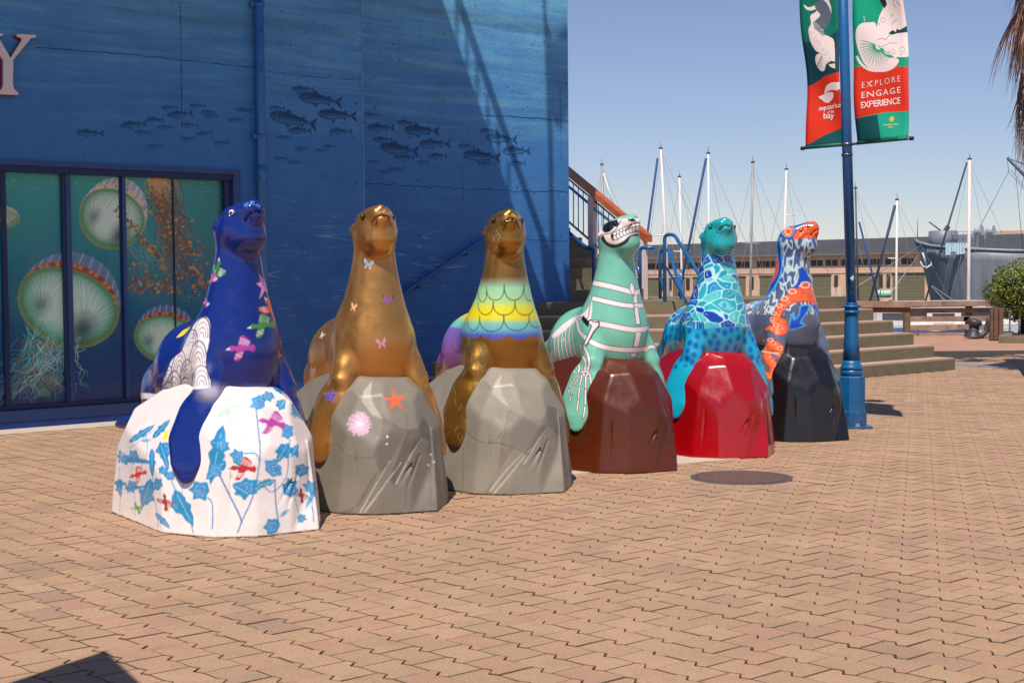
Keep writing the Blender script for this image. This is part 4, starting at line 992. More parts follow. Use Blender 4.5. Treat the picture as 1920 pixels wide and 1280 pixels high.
# --- fish of the shoal: flat painted fish with darker back, pale belly, fins, bars
def fish_mesh(name, body, back, belly, lines):
    V = []; Fc = []; mi = []
    def add(poly, m_, y): n = len(V); V.extend([(x, y, z) for x, z in poly]); Fc.append(tuple(range(n, n+len(poly)))); mi.append(m_)
    xs = np.linspace(0, 1, 17); th = .135*np.sin(np.pi*np.clip(xs, 0, 1)**.72)**.85*(1-.25*xs)
    top = [(x-.5, t) for x, t in zip(xs*.86, th)]; bot = [(x-.5, -t*.95) for x, t in zip(xs*.86, th)]
    for k in range(16): add([bot[k], bot[k+1], top[k+1], top[k]], 0, 0)
    for k in range(1, 15): add([(top[k][0], top[k][1]*.35), (top[k+1][0], top[k+1][1]*.35), (top[k+1][0], top[k+1][1]*.97), (top[k][0], top[k][1]*.97)], 1, -.0012)
    for k in range(3, 13): add([(bot[k][0], bot[k][1]*.75), (bot[k+1][0], bot[k+1][1]*.75), (bot[k+1][0], bot[k+1][1]*.3), (bot[k][0], bot[k][1]*.3)], 2, -.0012)
    add([(.33, .012), (.50, .135), (.46, .02), (.43, 0)], 1, -.0006); add([(.33, -.012), (.43, 0), (.46, -.03), (.50, -.145)], 1, -.0006)
    add([(-.16, .12), (-.13, .19), (-.03, .12)], 1, -.0006); add([(.16, .075), (.23, .12), (.22, .06)], 1, -.0006); add([(.14, -.07), (.2, -.12), (.21, -.05)], 1, -.0006); add([(-.15, -.12), (-.09, -.18), (-.06, -.12)], 1, -.0006)
    add([(-.42, .028), (-.40, .045), (-.38, .028), (-.40, .012)], 3, -.002)
    add([(-.30, .05), (-.285, .0), (-.30, -.06), (-.29, -.06), (-.27, 0), (-.288, .05)], 3, -.0018)
    for k in range(12): x = -.22+k*.042; h = .1*(1-abs(x-.0)*1.1); add([(x, h*.25), (x+.013, h*.25), (x+.02, h*.95), (x+.006, h*.95)], 3, -.0018)
    me = bpy.data.meshes.new(name); me.from_pydata(V, [], Fc)
    for m_ in (body, back, belly, lines): me.materials.append(m_)
    me.polygons.foreach_set('material_index', mi); me.update(); 
    if me.polygons[0].normal.y > 0: me.flip_normals()
    return me
def fm(n, c): return mat('fish paint '+n, lin(c), .7, var=.15, scale=8)
FD = fish_mesh('painted_fish_dark', fm('body dark', (34, 90, 140)), fm('back dark', (24, 68, 114)), fm('belly dark', (54, 114, 164)), fm('lines dark', (16, 50, 92)))
FL = fish_mesh('painted_fish_pale', fm('body pale', (40, 104, 158)), fm('back pale', (34, 92, 144)), fm('belly pale', (52, 118, 170)), fm('lines pale', (28, 78, 128)))
FG = fish_mesh('painted_fish_shoal', fm('body mid', (37, 97, 148)), fm('back mid', (28, 78, 126)), fm('belly mid', (54, 116, 166)), fm('lines mid', (20, 60, 104)))
def fishes(lst, fn, off, parent):
    for i, (x, y, L, tilt) in enumerate(lst):
        (s0, z0), (s1, z1) = fn(x-L/2, y), fn(x+L/2, y); s_ = (s0+s1)/2; z_ = (z0+z1)/2; L_ = math.hypot(s1-s0, z1-z0)
        if not True: continue
        me = FD if L > 70 else FG if L > 36 else FL
        o = link('painted_fish', me, parent); o.location = (s_, off, z_); o.scale = (L_*.93, 1, L_*.85); o.rotation_euler = (0, math.radians(tilt)+math.atan2(-(z1-z0), s1-s0)*1.0-math.radians(0), 0)
fishes([(168, 250, 58, 2), (250, 234, 55, -6), (318, 202, 34, -4), (370, 199, 34, 0), (290, 225, 38, 0), (337, 215, 54, -5), (391, 211, 33, 0), (395, 218, 30, 0), (310, 239, 34, 0), (356, 235, 34, 0), (268, 249, 35, 0), (382, 251, 33, -6), (352, 261, 32, 0), (290, 275, 34, -4), (415, 269, 33, -6), (441, 225, 32, 0), (458, 207, 34, 2)], bl, -.003, bld)
fishes([(568, 168, 46, 2), (600, 187, 88, 7), (519, 203, 34, 0), (549, 225, 98, 10), (632, 216, 80, 3), (562, 245, 48, 0), (639, 247, 47, 0), (531, 258, 28, 0), (566, 279, 30, -6), (601, 283, 27, -6), (618, 275, 28, 0), (528, 298, 30, 0), (553, 305, 28, 0)], pl, -.103, bld)
fishes([(714, 240, 56, 0), (762, 231, 40, 3), (790, 245, 72, 2), (815, 270, 64, 0), (718, 262, 40, 0), (748, 280, 80, 6), (759, 296, 40, 0), (820, 293, 40, 0), (793, 304, 24, 0), (874, 275, 36, 0), (903, 293, 76, 4), (912, 308, 36, 0), (916, 246, 36, 0), (940, 260, 64, 3), (968, 283, 58, 0), (970, 306, 34, 0), (737, 318, 24, 4), (722, 323, 24, 4), (700, 304, 24, 0), (697, 215, 30, 0), (748, 317, 20, 0)], w2, WALL2_OFF-.003, bld)
# --- drain pipe
PB_ = mat('blue painted pipe', lin((48, 110, 175)), .45, var=.2, scale=3, stain=lin((30, 70, 120)), stain_t=.6, coat=.2)
sp, _ = bl(490, 300, .07)
pipe = empty('drain_pipe', BO+A*sp+B*.075, ROT, 'long vertical blue drain pipe fixed where the wall meets the pilaster', 'drain pipe')
MB().tube([(0, 0, 0), (0, 0, TOP)], .052, 14).build('pipe', PB_, pipe)
for zz in (bl(490, 256, .07)[1], bl(490, 10, .07)[1]-.0, .9):
    br = MB(); br.lathe([(.062, zz-.02), (.062, zz+.02)], n=14); br.box((-.11, -.012, zz-.012), (.11, .012, zz+.012)); br.box((-.09, .0, zz-.03), (-.06, .07, zz+.03)); br.build('bracket', PB_, pipe)
MB().lathe([(.058, 2.55+.0), (.058, 2.75)], n=14).build('pipe_socket', PB_, pipe)
# --- letter Y on the wall above the window
LW = mat('white sign letter', lin((225, 215, 208)), .4, var=.04)
def yp(x, y): return bl(x/2.743, y/2.743, .05)
cx = 35
pts = [(82, 178), (180, 184), (178, 194), (150, 203), (62, 310), (60, 440), (68, 462), (88, 480), (88, 491), (-20, 486), (-20, 476), (4, 460), (12, 440), (12, 312), (-66, 196), (-92, 186), (-92, 176), (10, 176), (10, 186), (-10, 192), (-12, 200), (48, 302), (106, 212), (108, 200), (82, 190)]
yy = [yp(*p) for p in pts]
bm = bmesh.new(); vs = [bm.verts.new((s_, -.05, z_)) for s_, z_ in yy]; f = bm.faces.new(vs); r = bmesh.ops.extrude_face_region(bm, geom=[f]); bmesh.ops.translate(bm, verts=[v for v in r['geom'] if isinstance(v, bmesh.types.BMVert)], vec=(0, -.035, 0))
bmesh.ops.recalc_face_normals(bm, faces=bm.faces); me = bpy.data.meshes.new('letter'); bm.to_mesh(me); bm.free(); me.materials.append(LW)
sg = empty('wall_letter', BO, ROT, 'white raised serif letter Y high on the blue wall above the jellyfish window', 'sign letter'); link('letter_face', me, sg)
MG = mat('magenta letter edge', lin((140, 20, 70)), .5)
bm = bmesh.new(); vs = [bm.verts.new((s_-.008, -.048, z_-.008)) for s_, z_ in yy]; f = bm.faces.new(vs); r = bmesh.ops.extrude_face_region(bm, geom=[f]); bmesh.ops.translate(bm, verts=[v for v in r['geom'] if isinstance(v, bmesh.types.BMVert)], vec=(0, .045, 0))
bmesh.ops.recalc_face_normals(bm, faces=bm.faces); me = bpy.data.meshes.new('letter_back'); bm.to_mesh(me); bm.free(); me.materials.append(MG); link('letter_return', me, sg)
# --- window bay with printed jellyfish panels
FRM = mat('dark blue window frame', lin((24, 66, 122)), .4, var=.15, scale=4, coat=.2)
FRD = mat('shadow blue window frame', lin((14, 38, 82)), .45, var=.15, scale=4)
win = empty('jellyfish_window', BO, ROT, 'wide blue framed window bay whose panels carry a printed jellyfish picture', 'window')
S_ = lambda x, y=540: bl(x, y, -.10)[0]
fz0 = bl(300, 748)[1]; fz1 = bl(300, 322)[1]
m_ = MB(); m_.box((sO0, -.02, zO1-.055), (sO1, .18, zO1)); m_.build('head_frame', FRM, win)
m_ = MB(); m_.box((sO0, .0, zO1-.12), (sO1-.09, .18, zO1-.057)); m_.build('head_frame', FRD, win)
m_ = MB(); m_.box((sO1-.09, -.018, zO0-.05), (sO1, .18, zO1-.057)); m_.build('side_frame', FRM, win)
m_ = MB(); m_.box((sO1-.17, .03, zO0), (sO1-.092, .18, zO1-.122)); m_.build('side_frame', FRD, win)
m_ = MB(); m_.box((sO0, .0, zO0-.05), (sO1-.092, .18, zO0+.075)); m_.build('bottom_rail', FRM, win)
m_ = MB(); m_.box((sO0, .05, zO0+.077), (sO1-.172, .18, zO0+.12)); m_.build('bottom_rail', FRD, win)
# picture printed on the glass panels, painted as an image computed here
s0p, s1p = S_(-70), sO1-.17; z0p, z1p = zO0+.12, zO1-.12
IW = 1000; IH = int(IW*(z1p-z0p)/(s1p-s0p))
gx, gy = np.meshgrid(np.arange(IW)+.5, np.arange(IH)+.5); gs = s0p+(s1p-s0p)*gx/IW; gz = z0p+(z1p-z0p)*gy/IH
def to_img(x, y):
    s_, z_ = bl(x, y, -.10); return (s_-s0p)/(s1p-s0p)*IW, (z_-z0p)/(z1p-z0p)*IH
img = np.zeros((IH, IW, 3)); tt = gy/IH
for k in range(3): img[..., k] = np.interp(tt, [0, .25, .6, .85, 1], [lin(c)[k] for c in ((8, 50, 98), (8, 70, 112), (8, 108, 122), (20, 132, 128), (44, 142, 130))])
img *= (1-.25*np.clip((gx/IW-.72)/.28, 0, 1)*np.clip(tt*1.4-.2, 0, 1))[..., None]
class Ras:
    def __init__(s, im): s.im = im; s.H, s.W = im.shape[:2]
    def win(s, P, pad):
        x0, y0 = np.floor(P.min(0)-pad).astype(int); x1, y1 = np.ceil(P.max(0)+pad).astype(int)+1
        x0, y0 = max(x0, 0), max(y0, 0); x1, y1 = min(x1, s.W), min(y1, s.H)
        if x1 <= x0 or y1 <= y0: return None
        yy, xx = np.mgrid[y0:y1, x0:x1]; return (slice(y0, y1), slice(x0, x1)), xx+.5, yy+.5
    def put(s, sl, al, c):
        al = al[..., None]; c = np.asarray(c); s.im[sl] = s.im[sl]*(1-al)+c*al
    def poly(s, P, c, a=1.0, soft=1.0):
        P = np.asarray(P, float); w_ = s.win(P, soft+1)
        if w_ is None: return
        sl, X, Y = w_; ins = np.zeros(X.shape, bool); d = np.full(X.shape, 1e9)
        for i in range(len(P)):
            (x0, y0), (x1, y1) = P[i-1], P[i]; dx, dy = x1-x0, y1-y0; t = np.clip(((X-x0)*dx+(Y-y0)*dy)/(dx*dx+dy*dy+1e-9), 0, 1); d = np.minimum(d, (X-x0-t*dx)**2+(Y-y0-t*dy)**2)
            if y0 != y1: ins ^= ((y0 > Y) != (y1 > Y)) & (X < dx*(Y-y0)/dy+x0)
        sd = np.sqrt(d)*np.where(ins, 1, -1); s.put(sl, np.clip(.5+sd/soft, 0, 1)*a, c if hasattr(c, '__len__') and len(np.shape(c)) == 1 and not isinstance(c, tuple) else lin(c))
    def line(s, P, w_, c, a=1.0, soft=1.0, w2_=None):
        P = np.asarray(P, float); q = s.win(P, w_+soft+1)
        if q is None: return
        n = len(P)-1; seg = 6
        for b0 in range(0, n, seg):
            Q = P[b0:b0+seg+1]; q = s.win(Q, w_+soft+1)
            if q is None: continue
            sl, X, Y = q; al = np.zeros(X.shape)
            for i in range(len(Q)-1):
                (x0, y0), (x1, y1) = Q[i], Q[i+1]; dx, dy = x1-x0, y1-y0; t = np.clip(((X-x0)*dx+(Y-y0)*dy)/(dx*dx+dy*dy+1e-9), 0, 1); d = np.sqrt((X-x0-t*dx)**2+(Y-y0-t*dy)**2)
                ww = w_ if w2_ is None else w_+(w2_-w_)*(b0+i+t)/n
                al = np.maximum(al, np.clip(.5+(ww/2-d)/soft, 0, 1)*np.clip(ww, .3, 1))
            s.put(sl, al*a, lin(c))
R_ = Ras(img); PX = lambda pts: [to_img(x, y) for x, y in pts]
def zz7(pts): return [(x/2.3696, 280+y/2.3704) for x, y in pts]
rr = random.Random(9)
for k in range(150):     # surface glitter
    x = rr.uniform(-40, 1000); y = 95+abs(rr.gauss(0, 50)); L = rr.uniform(8, 30); R_.line(PX(zz7([(x, y), (x+L*.5, y+rr.uniform(-4, 2)), (x+L, y+rr.uniform(-3, 5))])), rr.uniform(1, 2.5), (150, 200, 180), rr.uniform(.12, .5))
    if x > 600: continue
def jelly(cx, cy, rx, ry, ang, seed, rim=(190, 90, 30), glow=(150, 200, 170), cap_=(150, 165, 185), folds=2, flip=1, dome=.14):
    """bell seen from below: translucent ribbed dome, orange rim, radiating underside with dark folds"""
    r = random.Random(seed); ca, sa = math.cos(math.radians(ang)), math.sin(math.radians(ang))
    T = lambda u, v: (cx+rx*(u*ca)-ry*v*sa, cy+rx*u*sa+ry*v*ca)
    dm = [T(math.cos(a)*1.0, -math.sin(a)*(1.0+dome)) for a in np.linspace(0, math.pi, 24)]+[T(math.cos(a), -math.sin(a)*.55) for a in np.linspace(math.pi, 0, 24)]
    R_.poly(PX(zz7(dm)), cap_, .75, 2)
    for k in range(1, 15):
        a = math.pi*k/15; R_.line(PX(zz7([T(math.cos(a)*q, -math.sin(a)*(.62+(.4+dome)*w_)) for q, w_ in ((.97, 0), (1.0, .45), (.95, 1.0))])), 2.2, (225, 225, 235), .6)
        a2 = math.pi*(k+.5)/15; R_.line(PX(zz7([T(math.cos(a2)*.99, -math.sin(a2)*.75), T(math.cos(a2)*.97, -math.sin(a2)*(1+dome*.7))])), 7, (70, 75, 110), .3, 4)
    top_ = [T(math.cos(a)*(1+.014*math.sin(a*40)), -math.sin(a)*.90) for a in np.linspace(-.25, math.pi+.25, 60)]
    R_.poly(PX(zz7(top_)), rim, .95, 3)
    for k in range(26):
        a = math.pi*(k+.5)/26; R_.poly(PX(zz7([T(math.cos(a+d_)*q_, -math.sin(a+d_)*.90*q_) for d_, q_ in ((-.04, .99), (.04, .99), (.04, .90), (-.04, .90))])), (225, 160, 60) if k % 3 else (120, 40, 20), .55, 3)
    low = [T(math.cos(a)*(1+.012*math.sin(a*44)), -math.sin(a)*(.76 if math.sin(a) > 0 else .92)) for a in np.linspace(0, 2*math.pi, 80, endpoint=False)]
    R_.poly(PX(zz7(low)), (120, 140, 70), .9, 5)
    for q, c, a_, so in ((.97, (70, 130, 90), .9, 8), (.90, (110, 175, 135), .8, 14), (.80, glow, .75, 22), (.62, (205, 226, 204), .6, 34)): R_.poly(PX(zz7([T(math.cos(a)*q, -.03-math.sin(a)*(.72 if math.sin(a) > 0 else .88)*q) for a in np.linspace(0, 2*math.pi, 50, endpoint=False)])), c, a_, so)
    if folds >= 1:
        for q, al in ((1, .35), (.6, .5), (.3, .6)): R_.poly(PX(zz7([T(.42+.30*q*math.cos(a), .38-.42*q*math.sin(a)) for a in np.linspace(0, 6.1, 24)])), (6, 40, 50), al, 22)
    if folds >= 2:
        for q, al in ((1, .25), (.5, .45)): R_.poly(PX(zz7([T(-.50+.22*q*math.cos(a), .22-.28*q*math.sin(a)) for a in np.linspace(0, 6.1, 24)])), (10, 70, 75), al, 18)
    for k in range(46):
        a = 2*math.pi*k/46+r.uniform(-.03, .03); fx = .42 if math.cos(a) > -.1 else -.45; fy = .34
        p0 = (math.cos(a)*.93, -math.sin(a)*(.58 if math.sin(a) > 0 else .84)); mid = (p0[0]*.55+fx*.45+r.uniform(-.03, .03), p0[1]*.55+fy*.45+r.uniform(-.03, .03))
        R_.line(PX(zz7(smooth([T(*p0), T(*mid), T(fx*.9+p0[0]*.1, fy*.9+p0[1]*.1)], 5))), 1.7, (30, 80, 75), .6, w2_=.8)
# top jelly: pale, tilted
jelly(500, 300, 150, 160, 25, 3, rim=(205, 190, 165), glow=(190, 205, 180), cap_=(190, 190, 195), folds=2, dome=.12)
jelly(305, 690, 232, 205, 22, 5, rim=(150, 66, 26), glow=(165, 208, 185), cap_=(110, 130, 160))
jelly(735, 835, 140, 125, 8, 7, rim=(150, 66, 26), glow=(150, 195, 165), cap_=(100, 115, 145))
jelly(20, 305, 68, 48, 8, 11, rim=(205, 180, 110), glow=(150, 160, 80), cap_=(210, 200, 170), folds=0, dome=.1)
jelly(700, 1110, 90, 45, -10, 12, rim=(90, 170, 150), glow=(60, 150, 140), cap_=(60, 140, 140), folds=0, dome=.1)
def strand(x0, y0, x1, y1, c, w_, a, amp, seed, w2_=.8):
    r = random.Random(seed); n = 16; L = math.hypot(x1-x0, y1-y0); nx, ny = -(y1-y0)/L, (x1-x0)/L; ph = r.uniform(0, 6); f = r.uniform(1.5, 3.5); P_ = []
    for k in range(n+1): t = k/n; o = amp*math.sin(ph+t*f*6.28)*(.3+t); P_.append((x0+(x1-x0)*t+nx*o, y0+(y1-y0)*t+ny*o))
    R_.line(PX(zz7(smooth(P_, 3))), w_, c, a, 1.2, w2_)
for k in range(70): strand(rr.uniform(80, 330), rr.uniform(760, 900), rr.uniform(-60, 300), rr.uniform(960, 1150), (110, 190, 175), rr.uniform(1.5, 4), rr.uniform(.3, .8), rr.uniform(6, 20), k)
for k in range(60): x = rr.gauss(170, 65); y = rr.uniform(850, 1090); R_.poly(PX(zz7([(x+rr.uniform(.7, 1.2)*26*math.cos(a), y+rr.uniform(.7, 1.2)*22*math.sin(a)) for a in np.linspace(0, 5.8, 9)])), rr.choice(((90, 140, 110), (110, 90, 50), (60, 110, 95), (140, 120, 80), (80, 60, 35))), .28, 7)
for k in range(26): strand(rr.uniform(120, 380), rr.uniform(820, 900), rr.uniform(0, 400), rr.uniform(1000, 1130), (190, 225, 215), 2, .6, 14, 200+k)
for k in range(24): strand(rr.uniform(540, 660), rr.uniform(330, 440), rr.uniform(620, 880), rr.uniform(520, 690), (120, 170, 140), 1.6, .5, 14, 300+k)
for k in range(75): strand(rr.uniform(640, 800), rr.uniform(110, 230), rr.uniform(720, 950), rr.uniform(380, 700), rr.choice(((120, 62, 18), (90, 42, 14), (70, 38, 18), (150, 100, 45))), rr.uniform(2, 5), .75, 16, 400+k)
for k in range(60): strand(rr.uniform(640, 760), 108+rr.uniform(0, 30), rr.uniform(640, 800), rr.uniform(150, 260), (210, 160, 80), 1.6, .7, 8, 500+k)
for k in range(520):
    c_ = rr.random()
    if c_ < .22: t = rr.random(); x, y = 520+t*215+rr.gauss(0, 9), 260+t*260+rr.gauss(0, 10)
    elif c_ < .7: t = rr.random(); x, y = 690+t*210+rr.gauss(0, 38), 200+t*430+rr.gauss(0, 30)
    else: x, y = rr.uniform(555, 800), 640-abs(rr.gauss(0, 70))
    s_ = rr.uniform(3, 9); c = rr.choice(((160, 90, 25), (130, 60, 18), (185, 130, 50), (90, 45, 18), (50, 50, 28)))
    R_.poly(PX(zz7([(x+s_*math.cos(a), y+s_*math.sin(a)) for a in np.linspace(0, 5.2, 6)])), c, .85, 1.5); R_.poly(PX(zz7([(x-1+s_*.35*math.cos(a), y-1+s_*.35*math.sin(a)) for a in np.linspace(0, 5, 5)])), (235, 190, 110), .45, 1)
for k in range(20): strand(rr.uniform(0, 40), 340, rr.uniform(0, 40), rr.uniform(400, 480), (120, 130, 60), 1.5, .5, 4, 700+k)
im = bpy.data.images.new('jellyfish_print', IW, IH, float_buffer=True); im.colorspace_settings.name = 'Linear Rec.709' if 'Linear Rec.709' in [e.name for e in bpy.types.ColorManagedInputColorspaceSettings.bl_rna.properties['name'].enum_items] else 'Linear'
buf = np.ones((IH, IW, 4), np.float32); buf[..., :3] = np.clip(img*1.35, 0, 1); im.pixels.foreach_set(buf.ravel()); im.update(); im.pack()
q = N('jellyfish print on glass'); ti = q.t.nodes.new('ShaderNodeTexImage'); ti.image = im; ti.interpolation = 'Cubic'
tc = q.n('ShaderNodeTexCoord'); q.l(tc.outputs['UV'], ti.inputs[0]); q.col(ti.outputs[0]); q.rough(.25); q.b.inputs['Coat Weight'].default_value = .25; JEL = q.m
def uvbox(a0, a1, name):
    m_ = MB(); m_.box((a0, .10, z0p), (a1, .115, z1p)); me = m_.mesh(name, JEL); uv = me.uv_layers.new(name='UVMap')
    for lp in me.loops: v = me.vertices[lp.vertex_index].co; uv.data[lp.index].uv = ((v.x-s0p)/(s1p-s0p), (v.z-z0p)/(z1p-z0p))
    link(name, me, win)
xb = [-70, 5, 118, 228, 327, 424]
ss = [S_(x) for x in xb]; ss[-1] = s1p
for a0, a1 in zip(ss[:-1], ss[1:]): uvbox(a0+.004, a1-.004, 'printed_panel')
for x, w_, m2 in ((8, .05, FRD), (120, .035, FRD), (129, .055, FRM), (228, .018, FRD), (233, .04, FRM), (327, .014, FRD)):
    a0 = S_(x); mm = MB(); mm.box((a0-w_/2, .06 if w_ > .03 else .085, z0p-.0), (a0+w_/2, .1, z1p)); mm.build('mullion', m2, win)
# --- overhead slab and stair cutouts added out of view to shade the walls
CASTM = mat('shadow caster concrete', lin((70, 120, 160)), .8, var=.1)
kS = SUN/np.dot(SUN, B)
ovh = empty('overhead_shade', BO, ROT, 'unseen slab added above the window bay to shade the wall', 'shadow caster')
gz_ = 5.75; need = gz_/kS[2]
ra_ = float(SUN@A)/float(SUN@B)   # how far along the wall a ray drifts per metre
MB().prism([(-9, -need-.02, gz_), (sPil1+ra_*(need-.22), -need-.02, gz_), (sPil1+ra_*.0, -.22, gz_), (sPil1, -.001, gz_), (-9, -.001, gz_)], (0, 0, .22)).build('wall_shade_slab', CASTM, ovh)
# the pieces that shade the recessed wall: placed on the sun's side of the wall outlines measured on it
stair = empty('stair_shadow_casters', BO, ROT, 'unseen stair cutouts shaped to cast shadows on the recessed wall', 'stairs')
def sunshift(x, y, P_):
    p = onplane(x, y, BO-B*WALL2_OFF, B)+kS*P_; d = p-BO; return (float(d@A), -float(d@B), float(d[2]))
def caster(pts, P_, name, th=.06):
    q_ = [sunshift(x, y, P_) for x, y in pts]; MB().prism(q_, (0, -th, 0)).build(name, CASTM, stair)
P0_ = 1.85
caster([(620, -260), (738, -260), (829.5, 0), (892, 178), (954.5, 366), (990, 475), (1021, 560), (1026, 640), (600, 640)], P0_, 'side_shade_panel')  # added panel, edge cut along the wall's diagonal shadow
caster([(770, -230), (784, -230), (866.6, 0), (997, 375), (1036, 480), (1060, 562), (1022, 562), (1012, 450), (983.5, 370), (852, 0)], P0_+.30, 'stringer_caster')  # cut to the slanting beam shadow on the wall
for x, y0, y1 in ((855, 5, 75), (874, 30, 125), (893, 110, 178), (913, 180, 250), (933, 240, 310), (952, 300, 370)): caster([(x-1.6, y0), (x+1.6, y0), (x+1.6, y1), (x-1.6, y1)], P0_+.25, 'baluster', .02)  # thin bars cut to the baluster shadows
caster([(1014, -60), (1017, -60), (1022, 40), (1032, 200), (1033, 300), (1039, 560), (1033, 560), (1028, 300), (1020, 60)], P0_+.2, 'rail_post', .03)  # cut to the upright line of shadow
caster([(1020, 30), (1026, 42), (1035, 74), (1046, 62), (1062, 45), (1064, 150), (1041.6, 196), (1030, 201), (1026, 178)], P0_+.5, 'lamp_shadow_caster', .1)  # added shape cut to the lamp-like shadow near the wall's end
# ================================================================== broad steps and platform
STC = mat('weathered step concrete', lin((112, 103, 82)), .9, var=.14, scale=4, bump=.35, bscale=50, stain=lin((134, 125, 104)), stain_t=.6)
NOSE = mat('pale step tread', lin((180, 150, 130)), .85, var=.1, scale=6, bump=.2)  # treads paler than the risers
RIS, TRD = .186, .30
steps = empty('broad_steps', (3, 19, 0), 0, 'wide grey concrete steps behind the statues, six risers up to a platform', 'steps')
C0 = np.array([-3.2, 18.42, 0]); C1 = np.array([2.7, 18.2, 0]); C2 = np.array([6.74, 21.6, 0])
off = lambda v: np.array(v)-np.array([3, 19, 0])
for n in range(6):
    o1 = np.array([0, TRD*n, 0]); a0 = C0+o1; nR_ = -B*TRD*n
    # meeting point of the two front lines
    a1 = C1+np.array([-.12*n, TRD*n, 0]); a2 = C2+nR_-A*(.10*n)
    a1 = np.array([a2[0]-A[0]*((a2[1]-a0[1])/A[1]), a0[1]-.2*0, 0]) if True else a1
    z1 = RIS*(n+1)-.0
    back = [a2-B*(12.5 if n > 3 else 6), np.array([-3.2, 32, 0])] if n >= 6 else [a2-B*(3.2-TRD*n) if n < 5 else a2-B*1.7, np.array([-3.2, 26, 0])]
    poly = [a0, a1, a2]+back
    MB().prism([off((p[0], p[1], -.02)) for p in poly], (0, 0, z1-.025+.02)).build('step', STC, steps)
    ins = [a0+np.array([0, .012, 0]), a1+np.array([-.003, .012, 0]), a2-B*.012-A*.006]+[p+np.array([-.005, -.005, 0]) for p in back]
    MB().prism([off((p[0], p[1], z1-.0248)) for p in ins], (0, 0, .0248)).build('tread', NOSE if n < 5 else STC, steps)
PZ = RIS*6
# second flight rising away to the left behind the wall's end
fl = empty('upper_steps', (1, 21, 0), 0, 'short flight of grey steps climbing away behind the end of the blue wall', 'steps')
q0 = np.array([.83, 20.35, 0]); wd = 1.5
for n in range(9):
    f0 = q0-B*(.27*n)-A*.25; z1 = PZ+.16*(n+1)
    MB().prism([(np.array([p[0], p[1], PZ-.3])-np.array([1, 21, 0])) for p in (f0, f0+A*(wd+.25), f0+A*(wd+.25)-B*(2.6-.27*n+.3), f0-B*(2.6-.27*n+.3))], (0, 0, z1-PZ+.3)).build('step', STC, fl)
# kerb side strip at the stairs foot
# ================================================================== rails
BLU = mat('bright blue rail paint', lin((22, 92, 152)), .35, var=.15, scale=6, coat=.3, stain=lin((16, 66, 120)), stain_t=.66)
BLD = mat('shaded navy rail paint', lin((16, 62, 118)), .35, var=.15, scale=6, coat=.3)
CRE = mat('cream steel post', lin((226, 205, 196)), .5, var=.06)
WOOD = mat('varnished teak rail', lin((176, 88, 44)), .35, var=.25, scale=3, coat=.3, stain=lin((140, 66, 34)), stain_t=.55)
tr = empty('stair_balustrade', (1.9, 21.7, PZ), 0, 'balustrade with thick varnished timber handrail over blue bars and cream posts', 'railing')
T0 = np.array([1.9, 21.7, PZ]); e0 = np.array([2.07, 21.5, 0])   # lower end of the rail in plan
def rp(t, z): p = e0-B*t; return np.array([p[0], p[1], z])-T0
zr = lambda t: 2.04+.62*t; LR = 2.9
def obox(t0, t1, zf0, zf1, wdt, mb=None):
    mb = mb or MB(); h = wdt/2; vs = []
    for t, zf in ((t0, zf0), (t1, zf0)):
        pass
    a = [rp(t0, zf0(t0)), rp(t1, zf0(t1)), rp(t1, zf1(t1)), rp(t0, zf1(t0))]
    return mb.prism([p-A*h for p in a], A*wdt)
obox(-.02, LR, lambda t: zr(t)-.05, lambda t: zr(t)+.055, .13).build('timber_handrail', WOOD, tr)
MB().tube([rp(.55, zr(.55)-.12), rp(LR, zr(LR)-.12)], .014, 8).build('top_rail', BLD, tr)
MB().tube([rp(.5, zr(.5)-.235), rp(LR, zr(LR)-.235)], .022, 8).build('middle_rail', BLU, tr)
MB().tube([rp(.45, zr(.45)-.80), rp(LR, zr(LR)-.80)], .018, 8).build('bottom_rail', BLU, tr)
for t in (.12, 1.22, 2.32):
    MB().box((-.05, -.05, 0), (.05, .05, 1), A, -B, Z3, (0, 0, 0)); m_ = MB(); m_.prism([rp(t-.055, PZ+.45*t*0+.0)-A*.05, rp(t+.055, PZ)-A*.05, rp(t+.055, PZ)+A*.05, rp(t-.055, PZ)+A*.05], (0, 0, zr(t)-.05-PZ)); m_.build('post', CRE, tr)
k = 0
for i in range(22):
    t = .40+i*.115
    if min(abs(t-1.22), abs(t-2.32)) < .07: continue
    MB().tube([rp(t, zr(t)-.80), rp(t, zr(t)-.235)], .0085, 6).build('baluster', BLU, tr); MB().tube([rp(t, zr(t)-.235), rp(t, zr(t)-.12)], .007, 6).build('spindle', BLD, tr)
def pipe_thing(name, label, paths, r, m, origin, cat='handrail', pn='rail_tube'):
    e = empty(name, origin, 0, label, cat)
    for p in paths: MB().tube([np.asarray(q_)-np.asarray(origin) for q_ in p], r, 10).build(pn, m, e)
    return e
def pxs(lst): return [atY(x, y, Y) for x, y, Y in lst]
def rnd_path(P, r=.07, n=4):
    out = [P[0]]
    for i in range(1, len(P)-1):
        a, b, c = map(np.asarray, (P[i-1], P[i], P[i+1])); u = a-b; v = c-b; rr_ = min(r, np.linalg.norm(u)*.45, np.linalg.norm(v)*.45); u = b+u/np.linalg.norm(u)*rr_; v = b+v/np.linalg.norm(v)*rr_
        for k in range(n+1): t = k/n; out.append((1-t)**2*u+2*t*(1-t)*b+t*t*v)
    out.append(P[-1]); return out
def base_at(x, y, z): return gp(x, y, z)
# navy handrail on the wall side of the upper flight
h0 = atY(1114, 560, 20.2); h0[2] = PZ
h1 = np.array([h0[0], h0[1], atY(1114, 466, 20.2)[2]]); h2 = atY(1098, 464, 20.35); h3 = h2-B*1.9+Z3*1.15*1.02
pipe_thing('stair_handrail', 'dark navy tube handrail bending down to a post at the end of the blue wall', [rnd_path([h0, h1, h2, h3])], .03, BLD, h0)
